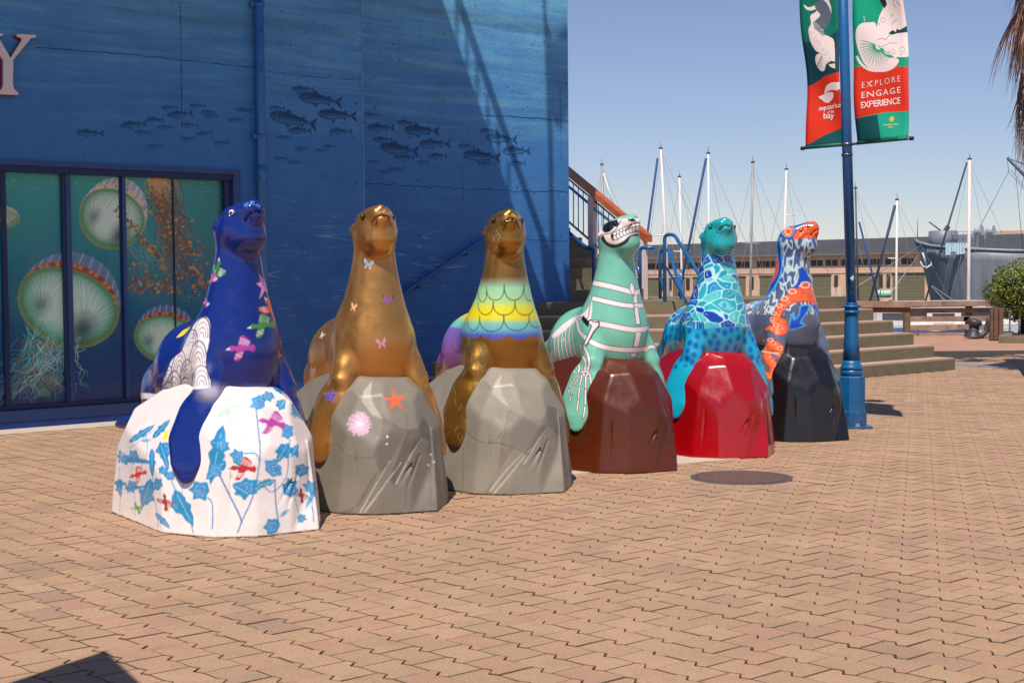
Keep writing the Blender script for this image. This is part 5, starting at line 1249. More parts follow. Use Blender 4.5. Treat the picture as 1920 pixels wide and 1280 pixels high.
# stub loop rail to the right of the mint statue
k0 = atY(1200, 545, 20.6); k0[2] = PZ; k1 = atY(1200, 464, 20.6); k2 = atY(1226, 464.5, 20.45)
pipe_thing('stair_handrail', 'short blue tube rail ending in a level stub under the timber handrail end', [rnd_path([k0, np.array([k0[0], k0[1], k1[2]]), k2]), [atY(1196, 500, 20.6), atY(1200, 520, 20.6)]], .028, BLU, k0)
# paired step handrails
def step_rail(x, yb, ytop, Y, endx, endY, label, m, m2):
    b = atY(x, yb, Y); b[2] = PZ; top = atY(x, ytop, Y)[2]
    t1 = np.array([b[0], b[1], top]); t2 = t1+np.array([.12, -.12, 0]); e = np.array([(endx-CX)/F*endY, endY, top-(Y-endY)*RIS/TRD]); f_ = np.array([e[0], e[1], max(.0, PZ-(Y-endY)*RIS/TRD)])
    o = empty('step_handrail', b, 0, label, 'handrail')
    MB().tube([q_-b for q_ in rnd_path([b, t1, t2, e, f_], .09)], .026, 10).build('rail_tube', m, o)
    lo_ = lambda p: p-np.array([0, 0, .42])
    MB().tube([lo_(t1)-b, lo_(t1+(e-t2))-b], .015, 8).build('lower_bar', m2, o)
    return o
step_rail(1246.5, 566, 440, 19.95, 1345, 18.45, 'near blue handrail of the step pair between mint and turquoise statues', BLU, BLD)
step_rail(1238, 562, 468, 21.9, 1290, 20.4, 'far blue handrail standing behind the first on the platform', BLU, BLU)
c_ = atY(1277, 560, 21.6); c_[2] = PZ; pipe_thing('rail_post', 'lone blue tube post on the platform behind the step handrails', [[c_, atY(1277, 505, 21.6)]], .024, BLU, c_, 'post')
# handrail fixed to the mural wall
g0 = w2(762, 540); g1 = w2(895, 451); g2 = w2(912, 450)
hr = empty('wall_handrail', BO, ROT, 'sloping blue tube handrail fixed to the shaded mural wall', 'handrail')
yo = WALL2_OFF-.09
MB().tube([(g0[0]-.35, yo, g0[1]-.24), (g0[0], yo, g0[1]), (g1[0], yo, g1[1]), (g2[0], yo, g2[1]+.01), (g2[0]+.02, WALL2_OFF, g2[1])], .03, 10).build('rail_tube', mat('wall blue rail', lin((30, 88, 150)), .4, var=.1), hr)
for t in (.12, .8): MB().tube([(g0[0]+(g1[0]-g0[0])*t, yo, g0[1]+(g1[1]-g0[1])*t-.02), (g0[0]+(g1[0]-g0[0])*t, yo+.01, g0[1]+(g1[1]-g0[1])*t-.07), (g0[0]+(g1[0]-g0[0])*t, WALL2_OFF, g0[1]+(g1[1]-g0[1])*t-.07)], .012, 6).build('bracket', BLD, hr)
# ================================================================== pier shed
WP = atY(1450, 500, 160.0); WP[2] = 0
def wt(x):      # position along the shed front (direction B) of a photo column
    d = ray(x, 510); # intersect in plan with line WP + B t
    M2 = np.array([[d[0], -B[0]], [d[1], -B[1]]]); s_, t = np.linalg.solve(M2, WP[:2]); return t
def wz(x, y):
    p = onplane(x, y, WP, A); return p[2]
shed = empty('pier_shed', WP, math.atan2(B[1], B[0]), 'long two storey tan pier warehouse with dark roof and green doors', 'warehouse')
# local: +x = B, +y = A*? (rot -50deg) -> outward to us is -A, i.e. local -y... local y = (−B.y, B.x) = (.766,.643)=A
TAN = mat('tan stucco', lin((212, 176, 150)), .9, var=.12, scale=.35, bump=.3, bscale=2, stain=lin((150, 118, 98)), stain_t=.64)
ROOF = mat('dark shed roofing', lin((66, 66, 70)), .9, var=.15, scale=.3, stain=lin((84, 82, 84)), stain_t=.6)
OLV = mat('olive roller door', lin((116, 112, 84)), .8, var=.1, scale=.8); GRNF = mat('green window frame', lin((84, 92, 62)), .7); GLS = mat('dark old glass', lin((44, 46, 48)), .25, var=.3, scale=.8); DKV = mat('dark louvre', lin((60, 58, 54)), .7)
WHD = mat('pinkish white door', lin((216, 190, 176)), .7)
xl, xr = wt(1085), wt(1960); ez = wz(1450, 478.5); bz = -1.68; rz_ = ez+1.9
MB().box((xl, 0, bz), (xr, 24, ez)).build('wall', TAN, shed)
m_ = MB(); m_.prism([(xl-.5, -.5, ez), (xl-.5, 24.5, ez), (xl-.5, 12, rz_)], (xr-xl+1, 0, 0)); m_.build('roof', ROOF, shed)
m_ = MB(); m_.box((xl-.5, -.62, ez-.16), (xr+.5, -.35, ez+.06)); m_.build('gutter', mat('grey gutter', lin((120, 110, 104)), .7), shed)
m_ = MB(); m_.box((xl, -.06, wz(1450, 512)-.06), (xr, -.001, wz(1450, 512)+.06)); m_.build('string_course', TAN, shed)
def panel(x0, x1, y0, y1, xm, name, m, yo=-.02, th=.05, parent=None):
    a, b = wt(x0), wt(x1); z0, z1 = wz(xm, y1), wz(xm, y0)
    return MB().box((a, yo, max(z0, bz+.02)), (b, yo+th, z1)).build(name, m, parent or shed), (a, b, max(z0, bz+.02), z1)
pairs = [1209, 1229.5, 1250, 1270, 1300, 1320, 1340, 1362, 1378, 1396, 1430, 1445, 1467, 1487, 1505, 1531.7, 1559.5, 1587.5, 1615.5, 1643.5, 1671.5, 1702]
for i, x in enumerate(pairs):
    w_ = 4.3*(1+(x-1209)/2400); yt = 494.5-(x-1209)*.0205*1.0; yb_ = 505-(x-1209)*.0195
    for s_ in (-1, 1):
        xc = x+s_*(w_+1.1); o, (a, b, z0, z1) = panel(xc-w_, xc+w_, yt, yb_, xc, 'window', GRNF, -.05)
        for qx in range(3):
            for qz in range(2):
                dx = (b-a)/3; dz = (z1-z0)/2; MB().box((a+dx*qx+.03, -.07, z0+dz*qz+.03), (a+dx*(qx+1)-.03, -.052, z0+dz*(qz+1)-.03)).build('pane', GLS, o)
for x0, x1 in ((1175, 1205), (1208, 1236), (1262, 1284), (1300, 1330), (1372, 1398), (1425, 1450), (1478, 1520), (1524, 1558), (1600, 1648), (1674, 1734), (1750, 1800)):
    yt = 523-(x0-1208)*.0185; panel(x0, x1, yt, 575, (x0+x1)/2, 'roller_door', OLV, -.04)
    m_ = MB(); a, b = wt(x0), wt(x1); zt = wz(x0, yt)
    z = bz+.3
    while z < zt-.1: m_.box((a+.02, -.06, z), (b-.02, -.041, z+.08)); z += .28
    m_.build('door_slats', OLV, shed, kind='stuff'); m_ = MB(); m_.box((a-.08, -.1, zt), (b+.08, -.001, zt+.14)); m_.build('door_lintel', DKV, shed)
for x in (1240, 1256, 1290, 1340, 1356, 1410, 1460, 1568, 1652, 1666): 
    o, (a, b, z0, z1) = panel(x-3.6, x+3.6, 522-(x-1208)*.018, 545-(x-1208)*.012, x, 'tall_window', GRNF, -.05); MB().box((a+.08, -.07, z0+.08), ((a+b)/2-.03, -.052, z1-.08)).build('pane', GLS, o); MB().box(((a+b)/2+.03, -.07, z0+.08), (b-.08, -.052, z1-.08)).build('pane', GLS, o)
panel(1560, 1578, 538, 575, 1569, 'door', WHD, -.06)
m_ = MB(); m_.box((xl-3, -9, bz-1.5), (xr+3, 26, bz)); tag(m_.build('pier_deck', mat('pier concrete', lin((150, 130, 112)), .9, var=.15), shed))
pass
# upper beige building behind the ship
bb = empty('beige_building', atY(1890, 455, 175), 0, 'beige concrete building rising behind the grey ship at the right', 'building')
bo_ = np.array(bb.location); mb_ = MB(); p0 = atY(1835, 434, 175)-bo_; p1_ = atY(1990, 426, 168)-bo_
mb_.prism([(p0[0], p0[1], -8), (p1_[0], p1_[1], -8), (p1_[0]+3, p1_[1]+12, -8), (p0[0]+3, p0[1]+12, -8)], (0, 0, p0[2]+8)); mb_.build('wall', TAN, bb)
m_ = MB(); a = atY(1868, 446, 171)-bo_; m_.box((a[0], a[1], a[2]-1.1), (a[0]+2.6, a[1]+.5, a[2])); m_.build('window', DKV, bb)
# ================================================================== grey ship
SH = empty('grey_ship', atY(1760, 560, 118), 0, 'large grey cargo ship moored bow-on beyond the fence', 'ship'); so = np.array(SH.location)
HULL = mat('ship grey paint', lin((98, 104, 114)), .55, var=.08, scale=.4, stain=lin((78, 82, 92)), stain_t=.66, coat=.1)
q = N('ship hull grey'); co = q.coord((1, 1, .12)); strk = q.ramp(q.noise(1.1, co, 6, .7), [(.35, L4((104, 107, 113))), (.7, L4((134, 138, 143)))]); q.col(strk); q.rough(.5); HULL = q.m
def hp(x, y, Y): return atY(x, y, Y)-so
# stations along the hull: (photo x of deck edge, y deck, x at waterline, Y depth)
st = [(1716, 450, 1750, 118), (1722, 455, 1757, 116.5), (1745, 461, 1774, 114.5), (1780, 464.5, 1802, 112.5), (1830, 467.5, 1838, 111), (1890, 470, 1890, 110), (1960, 471, 1955, 110), (2100, 468, 2095, 112)]
V = []; ns = 7
for i, (xd, yd, xw, Y) in enumerate(st):
    top = hp(xd, yd, Y); bot = hp(xw, 590, Y+.0); bot[2] = -1.9-so[2]
    for k in range(ns): t = k/(ns-1); e = t**1.35; V.append(top*(1-t)+bot*t + (bot-top)*np.array([1, 0, 0])*(t**.75-t) * (1 if i < 4 else .3))
FC = []
for i in range(len(st)-1):
    for k in range(ns-1): a = i*ns+k; FC.append((a, a+1, a+ns+1, a+ns))
n0 = len(V)
for v in list(V): V.append(np.array(v)+np.array([3.5 if True else 0, 13, 0]) if True else v)
for i in range(1, len(st)):
    pass
# far side mirrors the near one about the keel line running away from us
keel0 = V[0]; dirk = np.array([V[(len(st)-1)*ns][0]-V[0][0], 14.0, 0]); dirk /= np.linalg.norm(dirk)
V = V[:n0]
for v in V[:n0]:
    i_ = len(V)-n0; j_ = i_//ns; V.append(np.array(v)+np.array([2.2, 11.0, 0])*min(1, j_/3.0))
FC += [tuple(n0+q_ for q_ in f[::-1]) for f in FC]
for i in range(len(st)-1): FC.append((i*ns, (i+1)*ns, n0+(i+1)*ns, n0+i*ns))
hb = MB().add(V, FC, True); hm = hb.mesh('hull', HULL)
for p_ in hm.polygons: p_.use_smooth = abs(p_.normal.z) < .8
link('hull', hm, SH)
# bulwark rail, name, scupper, anchor
def deck_z(x): return np.interp(x, [s_[0] for s_ in st], [s_[1] for s_ in st])
m_ = MB(); m_.tube([hp(s_[0], s_[1]-.6, s_[3]) for s_ in st], .12, 6); m_.build('bulwark_cap', mat('ship light grey', lin((140, 146, 154)), .5), SH)
ANC = mat('pale anchor paint', lin((190, 190, 196)), .5)
m_ = MB(); c = hp(1731, 492, 115.6)
m_.tube([c+np.array([-.2, -.5, .8]), c+np.array([.1, -.55, -.2])], .09, 8); m_.tube([c+np.array([-.4, -.6, .1]), c+np.array([-.25, -.6, -.3]), c+np.array([.1, -.6, -.45]), c+np.array([.5, -.6, -.2]), c+np.array([.5, -.6, .25])], [.05, .10, .12, .10, .05], 8); m_.build('anchor', ANC, SH)
m_ = MB(); c = hp(1861, 468+4, 110.2); m_.lathe([(.34, -.1), (.34, .1), (.22, .12)], c+np.array([0, -.25, -.2]), 16, tilt=(0, -1, 0)); m_.build('hawse_pipe', mat('hawse white', lin((220, 220, 220)), .5), SH)
GSH = mat('ship upperworks grey', lin((118, 126, 136)), .5, var=.1, scale=.5)
m_ = MB(); c = hp(1768, 446, 118); m_.lathe([(1.15, -.9), (1.15, .55), (1.0, .6)], c, 20); m_.build('gun_tub', GSH, SH)
m_ = MB(); c = hp(1757, 440, 117); m_.lathe([(.01, 0), (.42, .0), (.42, -.08)], c+np.array([0, -.3, .1]), 20, tilt=(0, -1, .0)); m_.build('red_disc', mat('red disc', lin((170, 40, 44)), .5), SH)
m_ = MB(); m_.lathe([(.01, 0), (.24, .0), (.24, -.1)], c+np.array([0, -.36, .1]), 20, tilt=(0, -1, .0)); m_.build('white_disc', mat('white disc', lin((225, 220, 220)), .5), SH)
m_ = MB(); m_.tube([hp(1770, 437, 118), hp(1742, 416, 118)], .06, 6); m_.tube([hp(1770, 437, 118), hp(1778, 424, 118)], .2, 8); m_.build('deck_gun', mat('gun grey', lin((70, 74, 80)), .5), SH)
m_ = MB(); m_.box(hp(1782, 452, 118)-np.array([0, .6, .9]), hp(1830, 446, 118)+np.array([0, 1.5, .25])); m_.build('deckhouse', GSH, SH)
for x in (1786, 1796, 1806, 1818, 1828): m_ = MB(); m_.tube([hp(x, 452, 116.8), hp(x, 434, 116.8)], .035, 6); m_.build('stanchion', GSH, SH)
for y in (434, 440, 446): m_ = MB(); m_.tube([hp(1784, y, 116.8), hp(1832, y, 116.8)], .03, 6); m_.build('rail', GSH, SH)
for x in (1826, 1848): m_ = MB(); c = hp(x, 456, 113); m_.tube([c, c+Z3*.6, c+np.array([.15, -.2, .95]), c+np.array([.5, -.5, 1.0])], [.22, .22, .3, .42], 12); m_.build('ventilator', mat('ventilator paint', lin((170, 172, 176)), .5), SH)
r = random.Random(2)
for i in range(8): x = 1775+i*5.2; m_ = MB(); c = hp(x, 458, 111.6); m_.box(c+np.array([-.09, -.05, -.55-r.random()*.3]), c+np.array([.09, .05, .1])); m_.build('washing_cloth', mat('pale blue cloth', lin((190, 215, 222)), .8), SH)
MB().tube([hp(1770, 455.5, 111.6), hp(1818, 456, 111.6)], .03, 6).build('clothes_line', GSH, SH)
MB().tube([hp(1720, 452, 118), hp(1720.5, 410, 118)], .035, 6).build('jackstaff', mat('staff', lin((120, 120, 125)), .5), SH)
BOOM = mat('derrick blue grey', lin((60, 84, 104)), .5)
MB().tube([hp(1889, 296, 105), hp(1975, 385, 105)], .12, 8).build('derrick_boom', BOOM, SH)
for a, b in (((1889, 296), (1980, 330)), ((1889, 300), (1891, 322)), ((1891, 322), (1834, 432)), ((1891, 322), (1935, 372)), ((1903, 310), (1918, 470)), ((1889, 296), (1940, 318)), ((1895, 318), (1960, 400))): MB().tube([hp(*a, 105), hp(*b, 105)], .022, 5).build('rigging_wire', mat('wire', lin((90, 96, 104)), .5), SH)
MB().tube([hp(1975, 470, 105), hp(1975, 200, 105)], .3, 10).build('king_post', GSH, SH)
for a, b in (((1724, 462), (1560, 568)), ((1728, 470), (1668, 552)), ((1745, 535), (1776, 568)), ((1748, 536), (1798, 570))): MB().tube([atY(*a, 114)-so, atY(*b, 70 if a[0] < 1740 else 111)-so], .035 if a[0] < 1740 else .03, 5).build('mooring_line', mat('pale mooring rope', lin((150, 150, 145)), .8), SH)
def text_mesh(body, size, font_w=0.0, sp=1.0, extrude=0.0, offset=0.0, align='CENTER'):
    cu = bpy.data.curves.new('t', 'FONT'); cu.body = body; cu.size = size; cu.align_x = align; cu.align_y = 'CENTER'; cu.space_character = sp; cu.offset = offset; cu.extrude = extrude; cu.resolution_u = 3
    ob = bpy.data.objects.new('t', cu); C.objects.link(ob); dg = bpy.context.evaluated_depsgraph_get(); me = bpy.data.meshes.new_from_object(ob.evaluated_get(dg)); bpy.data.objects.remove(ob); bpy.data.curves.remove(cu); return me
me = text_mesh("JEREMIAH O'BRIEN", .36, sp=1.5, offset=.0); me.materials.clear(); me.materials.append(mat('ship name white', lin((200, 204, 208)), .5))
pa = hp(1739, 470, 114.8); pb = hp(1793, 473, 112.1); dx = pb-pa; L = np.linalg.norm(dx); dx /= L
xs = [v.co.x for v in me.vertices]; k = L/(max(xs)-min(xs)); zup = np.array([.0, .12, 1.0])
for v in me.vertices: p = (pa+pb)/2+dx*v.co.x*k+zup*v.co.y+np.array([-.2, -.38, 0]); v.co = Vector(p)
link('ship_name', me, SH)
# ================================================================== sailing boats (hulls float low behind the quay)
ALU = lambda n, c: mat(n, lin(c), .4, var=.1, scale=1)
MW = ALU('white mast', (228, 214, 206)); MG_ = ALU('grey mast', (150, 146, 142)); MD = ALU('dark mast', (58, 62, 70)); WHH = mat('white boat hull', lin((225, 218, 212)), .3, coat=.4); BLS = mat('blue furled sail cover', lin((22, 66, 112)), .7, var=.2); NVY = mat('navy sail cover', lin((24, 36, 84)), .7, var=.2); STAY = mat('steel stay wire', lin((120, 122, 128)), .5); DKB = mat('dark stay cover', lin((40, 50, 74)), .6)
def sailboat(label, base, top, Y, mastm, r0, fores=None, fm_=None, fr=.03, spr=None, boom=None, hullm=None, shrouds=True):
    p = atY(base[0], base[1], Y); tp = atY(top[0], top[1], Y); ax = (tp-p)/(tp[2]-p[2]); foot = p+ax*(-.9-p[2]); o = np.array([foot[0], foot[1], -1.7])
    e = empty('sailing_boat', o, 0, label, 'sailboat', 'sailing boats moored behind the quay'); R__ = lambda q_: np.asarray(q_)-o
    MB().tube([R__(foot), R__(tp)], [r0*.85, r0*.62], 8).build('mast', mastm, e)
    MB().tube([R__(tp), R__(tp+Z3*.25)], .012, 5).build('mast_head_vane', STAY, e); MB().box(R__(tp)+np.array([-.06, -.02, .0]), R__(tp)+np.array([.06, .02, .06])).build('mast_head_light', MD, e)
    # hull: pointed loft lying along x
    V = []; n = 9; L_ = 7.0
    for i in range(n):
        t = i/(n-1); hw = 1.15*math.sin(math.pi*min(t*.62+.0, 1))**.8*(1 if t > 0 else 0)+.02; x = (t-.42)*-L_; sh = .75+.3*(1-t)**2
        V += [(x, -hw, sh), (x, -hw*.7, .1), (x, 0, -.25), (x, hw*.7, .1), (x, hw, sh)]
    Fq = [];
    for i in range(n-1):
        for k in range(4): a = i*5+k; Fq.append((a, a+1, a+6, a+5))
        Fq.append((i*5+4, i*5, i*5+5, i*5+9))
    Fq.append(tuple((n-1)*5+k for k in range(5)))
    MB().add(V, Fq, False).build('hull', hullm or WHH, e); MB().box((-1.6, -.55, .9), (1.0, .55, 1.25)).build('cabin', WHH, e)
    if fores: a, b = fores; MB().tube([R__(atY(*a, Y)), R__(atY(*b, Y-.4))], fr*.8, 6).build('furled_foresail', fm_ or BLS, e)
    zs = lambda f_: tp+(foot-tp)*f_
    if shrouds:
        for s_, f_ in ((-1, .95), (1, .95), (-1, .62), (1, .62)): MB().tube([R__(zs(.02 if f_ > .9 else .35)), R__(foot+np.array([s_*(1.15 if f_ > .9 else .95), .0, .1]))], .006, 4).build('shroud', STAY, e)
        MB().tube([R__(zs(.01)), R__(foot+np.array([2.6, 0, .1]))], .006, 4).build('backstay', STAY, e)
    if spr: MB().tube([R__(atY(spr[0], spr[2], Y)), R__(atY(spr[1], spr[2]+.5, Y))], .02, 6).build('spreader', mastm, e)
    if boom: a, b = boom; MB().tube([R__(atY(*a, Y)), R__(atY(*b, Y))], .045, 6).build('boom', DKB, e)
    return e
sailboat('sailboat with a short grey mast rising behind the timber stair handrail', (1131, 470), (1128.5, 310), 52, MG_, .08, ((1131.5, 325), (1151, 388)), MW, .04)
sailboat('sailboat with the tallest white mast and a blue furled sail left of the turquoise statue', (1256, 600), (1239, 280), 46, MW, .055, ((1233, 297), (1192, 600)), BLS, .045, (1226, 1252, 441))
sailboat('sailboat with a thinner white mast just right of the tallest one', (1280, 600), (1274, 333), 52, MW, .055, None, spr=(1262, 1293, 471))
sailboat('sailboat with white mast and slanting blue sail cover rising above the turquoise statue', (1330, 600), (1328, 289), 46, MW, .052, ((1324, 297), (1264, 600)), BLS, .05, (1317, 1330, 426.5))
sailboat('sailboat with a grey mast between the turquoise and the grey statue', (1406, 600), (1411.5, 306), 48, MG_, .06, None, spr=(1393, 1426, 456))
sailboat('sailboat with a thin white mast above the head of the octopus statue', (1466, 600), (1474.5, 319), 50, MW, .058, None, spr=(1468, 1491, 403))
sailboat('sailboat with a thin black mast just right of the lamp post', (1610, 600), (1604, 354), 50, MD, .045, ((1611, 416), (1657, 600)), BLS, .045)
sailboat('sailboat with a pinkish mast and dark diagonal boom in front of the green doors', (1680, 600), (1682, 376), 48, MW, .055, None, boom=((1678, 385), (1630, 570)), spr=(1665, 1681, 484))
sailboat('sailboat with a cream mast and dark stay in front of the grey ship', (1816, 575), (1818, 300), 44, MW, .07, ((1813, 305), (1732, 575)), DKB, .035)
# tank on the pier
tk = empty('storage_tank', atY(1657, 551, 90), 0, 'small pale green horizontal tank in front of the shed doors', 'tank')
MB().lathe([(.12, -.5), (.2, -.47), (.24, -.36), (.24, .36), (.2, .47), (.12, .5)], (0, 0, 0), 20, tilt=(1, 0, 0)).build('tank_shell', mat('pale green tank', lin((168, 200, 172)), .5, var=.1), tk)
MB().box((-.6, -.3, -2.2), (-.4, .3, -.4)).build('support', STC, tk); MB().box((.4, -.3, -2.2), (.6, .3, -.4)).build('support', STC, tk)
# motor boats seen through the fence
def motorboat(label, x, y, Y, L_, hc, ang, cabin=True):
    p = atY(x, y, Y); o = np.array([p[0], p[1], -1.7]); top = p[2]+1.7; e = empty('motor_boat', o, math.radians(ang), label, 'boat'); hm_ = mat('boat hull '+str(hc), lin(hc), .35, coat=.3)
    V = []; n = 8
    for i in range(n): t = i/(n-1); hw = .95*math.sin(math.pi*min(.08+t*.6, 1))**.7; x_ = (t-.5)*L_; V += [(x_, -hw, top), (x_, -hw*.8, .05), (x_, 0, -.2), (x_, hw*.8, .05), (x_, hw, top)]
    Fq = []
    for i in range(n-1):
        for k in range(4): a = i*5+k; Fq.append((a, a+1, a+6, a+5))
        Fq.append((i*5+4, i*5, i*5+5, i*5+9))
    Fq += [tuple((n-1)*5+k for k in range(5)), tuple(range(5))[::-1]]
    MB().add(V, Fq).build('hull', hm_, e); MB().box((-L_*.49, -.8, top), (L_*.42, .8, top+.07)).build('deck', WHH, e)
    if cabin: MB().box((-L_*.2, -.55, top+.07), (L_*.2, .55, top+.5)).build('cabin', WHH, e); MB().box((-L_*.16, -.56, top+.2), (L_*.16, .56, top+.4)).build('cabin_window', MD, e)
    return e
motorboat('small blue hulled boat with a white deck behind the wire mesh', 1682, 612, 40, 4.0, (60, 120, 170), 6)
motorboat('white cabin boat glimpsed between the fence boards', 1735, 612, 42, 4.5, (225, 222, 218), -4)
motorboat('white open boat glimpsed through the right part of the fence', 1795, 606, 44, 5.0, (215, 215, 215), 5)
motorboat('navy covered boat low behind the steps and mesh', 1618, 596, 46, 3.4, (40, 44, 84), 0, False)
motorboat('long dark hulled boat far behind the fence boards', 1760, 588, 54, 8.0, (40, 46, 80), 2)
# ================================================================== timber fence
TIM = mat('weathered brown timber', lin((150, 122, 102)), .9, var=.3, scale=3, bump=.4, bscale=25, stain=lin((110, 80, 64)), stain_t=.58)
TIM2 = mat('dark weathered timber', lin((112, 84, 68)), .9, var=.3, scale=3, bump=.4, bscale=25)
fe = empty('timber_fence', gp(1703, 628), 0, 'low brown timber fence of horizontal boards at the edge of the plaza', 'fence'); fo = np.array(fe.location)
FY = float(fo[1]); FP = lambda x, y, d=0: atY(x, y, FY+d)-fo
def plank(x0, y0, x1, y1, hpx, name='board', th=.05, d=0.0, m=TIM):
    a = FP(x0, y0, d); b = FP(x1, y1, d); h = hpx*1.3/F*FY; MB().beam(a, b, th, h).build(name, m, fe, bevel=.006)
plank(1706, 569.5, 1872, 568.5, 7.5, 'top_rail', .16, -.05); plank(1706, 582.5, 1862, 581, 7, d=.0); plank(1706, 598, 1818, 597.5, 7.5); plank(1706, 614.5, 1806, 613, 8); plank(1706, 629.5, 1802, 629, 8)
plank(1806, 598, 1862, 597, 7.5); plank(1806, 613.5, 1862, 613, 8)
plank(1564, 570, 1708, 570.5, 9, 'top_rail', .18, -.5, TIM); plank(1564, 579.5, 1707, 580, 9, 'board', .06, -.45, TIM2)
for x, w_, y0 in ((1701.5, 11, 583), (1818, 10, 570), (1600, 9, 583)): a = FP(x, y0, .03); m_ = MB(); ww = w_/F*FY; m_.box((a[0]-ww/2, a[1]-.02, -.02), (a[0]+ww/2, a[1]+.14, a[2]+.0)); m_.build('post', TIM2 if x != 1701.5 else mat('greenish post timber', lin((110, 96, 66)), .9, var=.25, scale=4, bump=.3), fe)
mw = MB(); WM = mat('galvanised mesh', lin((150, 150, 148)), .5, metal=.5)
for i in range(34): x = 1606+i*2.7; mw.beam(FP(x, 584, .08), FP(x, 626, .08), .004, .004)
for j in range(14): y = 585+j*3; mw.beam(FP(1606, y, .08), FP(1698, y, .08), .004, .004)
mw.build('wire_mesh', WM, fe, kind='stuff')
MB().tube([atY(1706, 623, FY-.4)-fo, atY(1812, 618, FY-.6)-fo], .022, 6).build('steel_bar', mat('steel bar', lin((120, 120, 122)), .4, metal=.6), fe)
# quay bollard: squat two-horned casting
bo = gp(1831, 633); bol = empty('quay_bollard', bo, 0.0, 'black cast iron mooring bollard with a tilted mushroom head by the fence', 'bollard'); k = 1.05*bo[1]/F
BK = mat('black cast iron', lin((58, 60, 66)), .5, var=.2, scale=6, bump=.2)
MB().lathe([(16*k, 0), (16*k, 2*k), (12*k, 5*k), (9*k, 12*k), (8.5*k, 22*k)], (-6*k, 0, 0), 20, tilt=(.08, 0, 1)).build('base', BK, bol)
MB().lathe([(8*k, 0), (12.5*k, 5*k), (13.5*k, 9*k), (11*k, 13*k), (4*k, 14.5*k)], (-6*k, 0, 20*k), 20, tilt=(.25, -.1, 1)).build('mushroom_head', BK, bol)
MB().tube([(2*k, 0, 3*k), (10*k, 0, 4*k), (18*k, 0, 12*k), (20*k, 0, 26*k), (23*k, 0, 34*k)], [6*k, 5.5*k, 5*k, 4.5*k, 5*k], 12).build('horn', BK, bol)
# bundle of square timber posts, planter kerb, shrub
pbd = gp(1869, 637); pb_ = empty('timber_screen', pbd, 0, 'dark upright timber planks beside the round shrub', 'screen'); k = pbd[1]/F
for i in range(5): MB().box(((-11+i*4.8)*k, -.05*(i % 2), 0), ((-11+i*4.8+4.3)*k, .12, (57+(i*7 % 5))*k)).build('plank', TIM2, pb_, bevel=.005)
kb = gp(1872, 641); ke = empty('planter_kerb', kb, -.36, 'low concrete kerb round the bed at the right edge', 'kerb'); k = kb[1]/F
MB().box((0, 0, -.02), (3.2, .25, 11*k)).build('kerb_front', STC, ke, bevel=.01); MB().box((0, .25, -.02), (.25, 2.6, 11*k)).build('kerb_side', STC, ke, bevel=.01); MB().box((.25, .25, -.02), (3.2, 2.6, 8*k)).build('soil', mat('bed soil', lin((70, 52, 40)), .95, var=.3), ke)
def leaf_mat(name, c1, c2):
    q = N(name); oi = q.n('ShaderNodeNewGeometry'); f = q.noise(3.5, q.coord(), 3); rnd_ = q.ramp(q.math('ADD', q.math('MULTIPLY', oi.outputs['Random Per Island'], .6), q.math('MULTIPLY', f, .45)), [(.2, L4(c1)), (.8, L4(c2))]); q.col(rnd_); q.rough(.5); q.b.inputs['Subsurface Weight'].default_value = 0; return q.m
sp_ = gp(1943, 636); k = (sp_[1]+.8)/F; sp_[1] += .9; sh = empty('round_shrub', sp_, 0, 'rounded clipped green shrub tree with dark trunk at the right edge', 'shrub')
MB().tube([(0, 0, 0), (.03, 0, .5), (0, 0, 1.1)], [.09, .07, .05], 10).build('trunk', mat('dark bark', lin((52, 40, 34)), .9, var=.3, bump=.5), sh)
rs = np.random.RandomState(4); VV = []; FF = []; cz = (634-548)*k; RX, RZ = 66*k, 57*k
N_ = 9000; u = rs.normal(size=(N_, 3)); u /= np.linalg.norm(u, axis=1)[:, None]
lump = 1+.10*np.sin(u[:, 0]*7+1)*np.cos(u[:, 2]*6)+.06*np.sin(u[:, 1]*13+u[:, 2]*11); rad = lump*(1-.45*rs.rand(N_)**2.2)
Pc = u*rad[:, None]*np.array([RX, RX, RZ])+np.array([0, 0, cz])
for p, n_ in zip(Pc, u):
    a = rs.normal(size=3); a -= n_*(a@n_)*.4; a /= np.linalg.norm(a); b = np.cross(n_+rs.normal(size=3)*.5, a); b /= np.linalg.norm(b); s_ = rs.uniform(.022, .042); i = len(VV)
    VV += [tuple(p-a*s_), tuple(p+b*s_*.45), tuple(p+a*s_), tuple(p-b*s_*.45)]; FF.append((i, i+1, i+2, i+3))
me = bpy.data.meshes.new('crown'); me.from_pydata(VV, [], FF); me.materials.append(leaf_mat('shrub leaf', (36, 52, 14), (128, 138, 32))); link('crown', me, sh)
MB().lathe([(.05, -.9), (.8, -.5), (1, 0), (.8, .6), (.05, .9)], (0, 0, 0), 14).v
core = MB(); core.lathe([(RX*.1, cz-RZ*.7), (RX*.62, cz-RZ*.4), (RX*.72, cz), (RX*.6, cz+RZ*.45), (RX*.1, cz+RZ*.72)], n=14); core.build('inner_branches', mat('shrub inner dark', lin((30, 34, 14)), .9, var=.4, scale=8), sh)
for i, x in enumerate((1893, 1912)): a = gp(x, 634); tag(MB().tube([a, a+Z3*.72], .02, 6).build('plant_stake', MG_), ('left' if i == 0 else 'right')+' of two thin grey stakes standing in the shrub bed', 'stake', 'stakes in the bed')
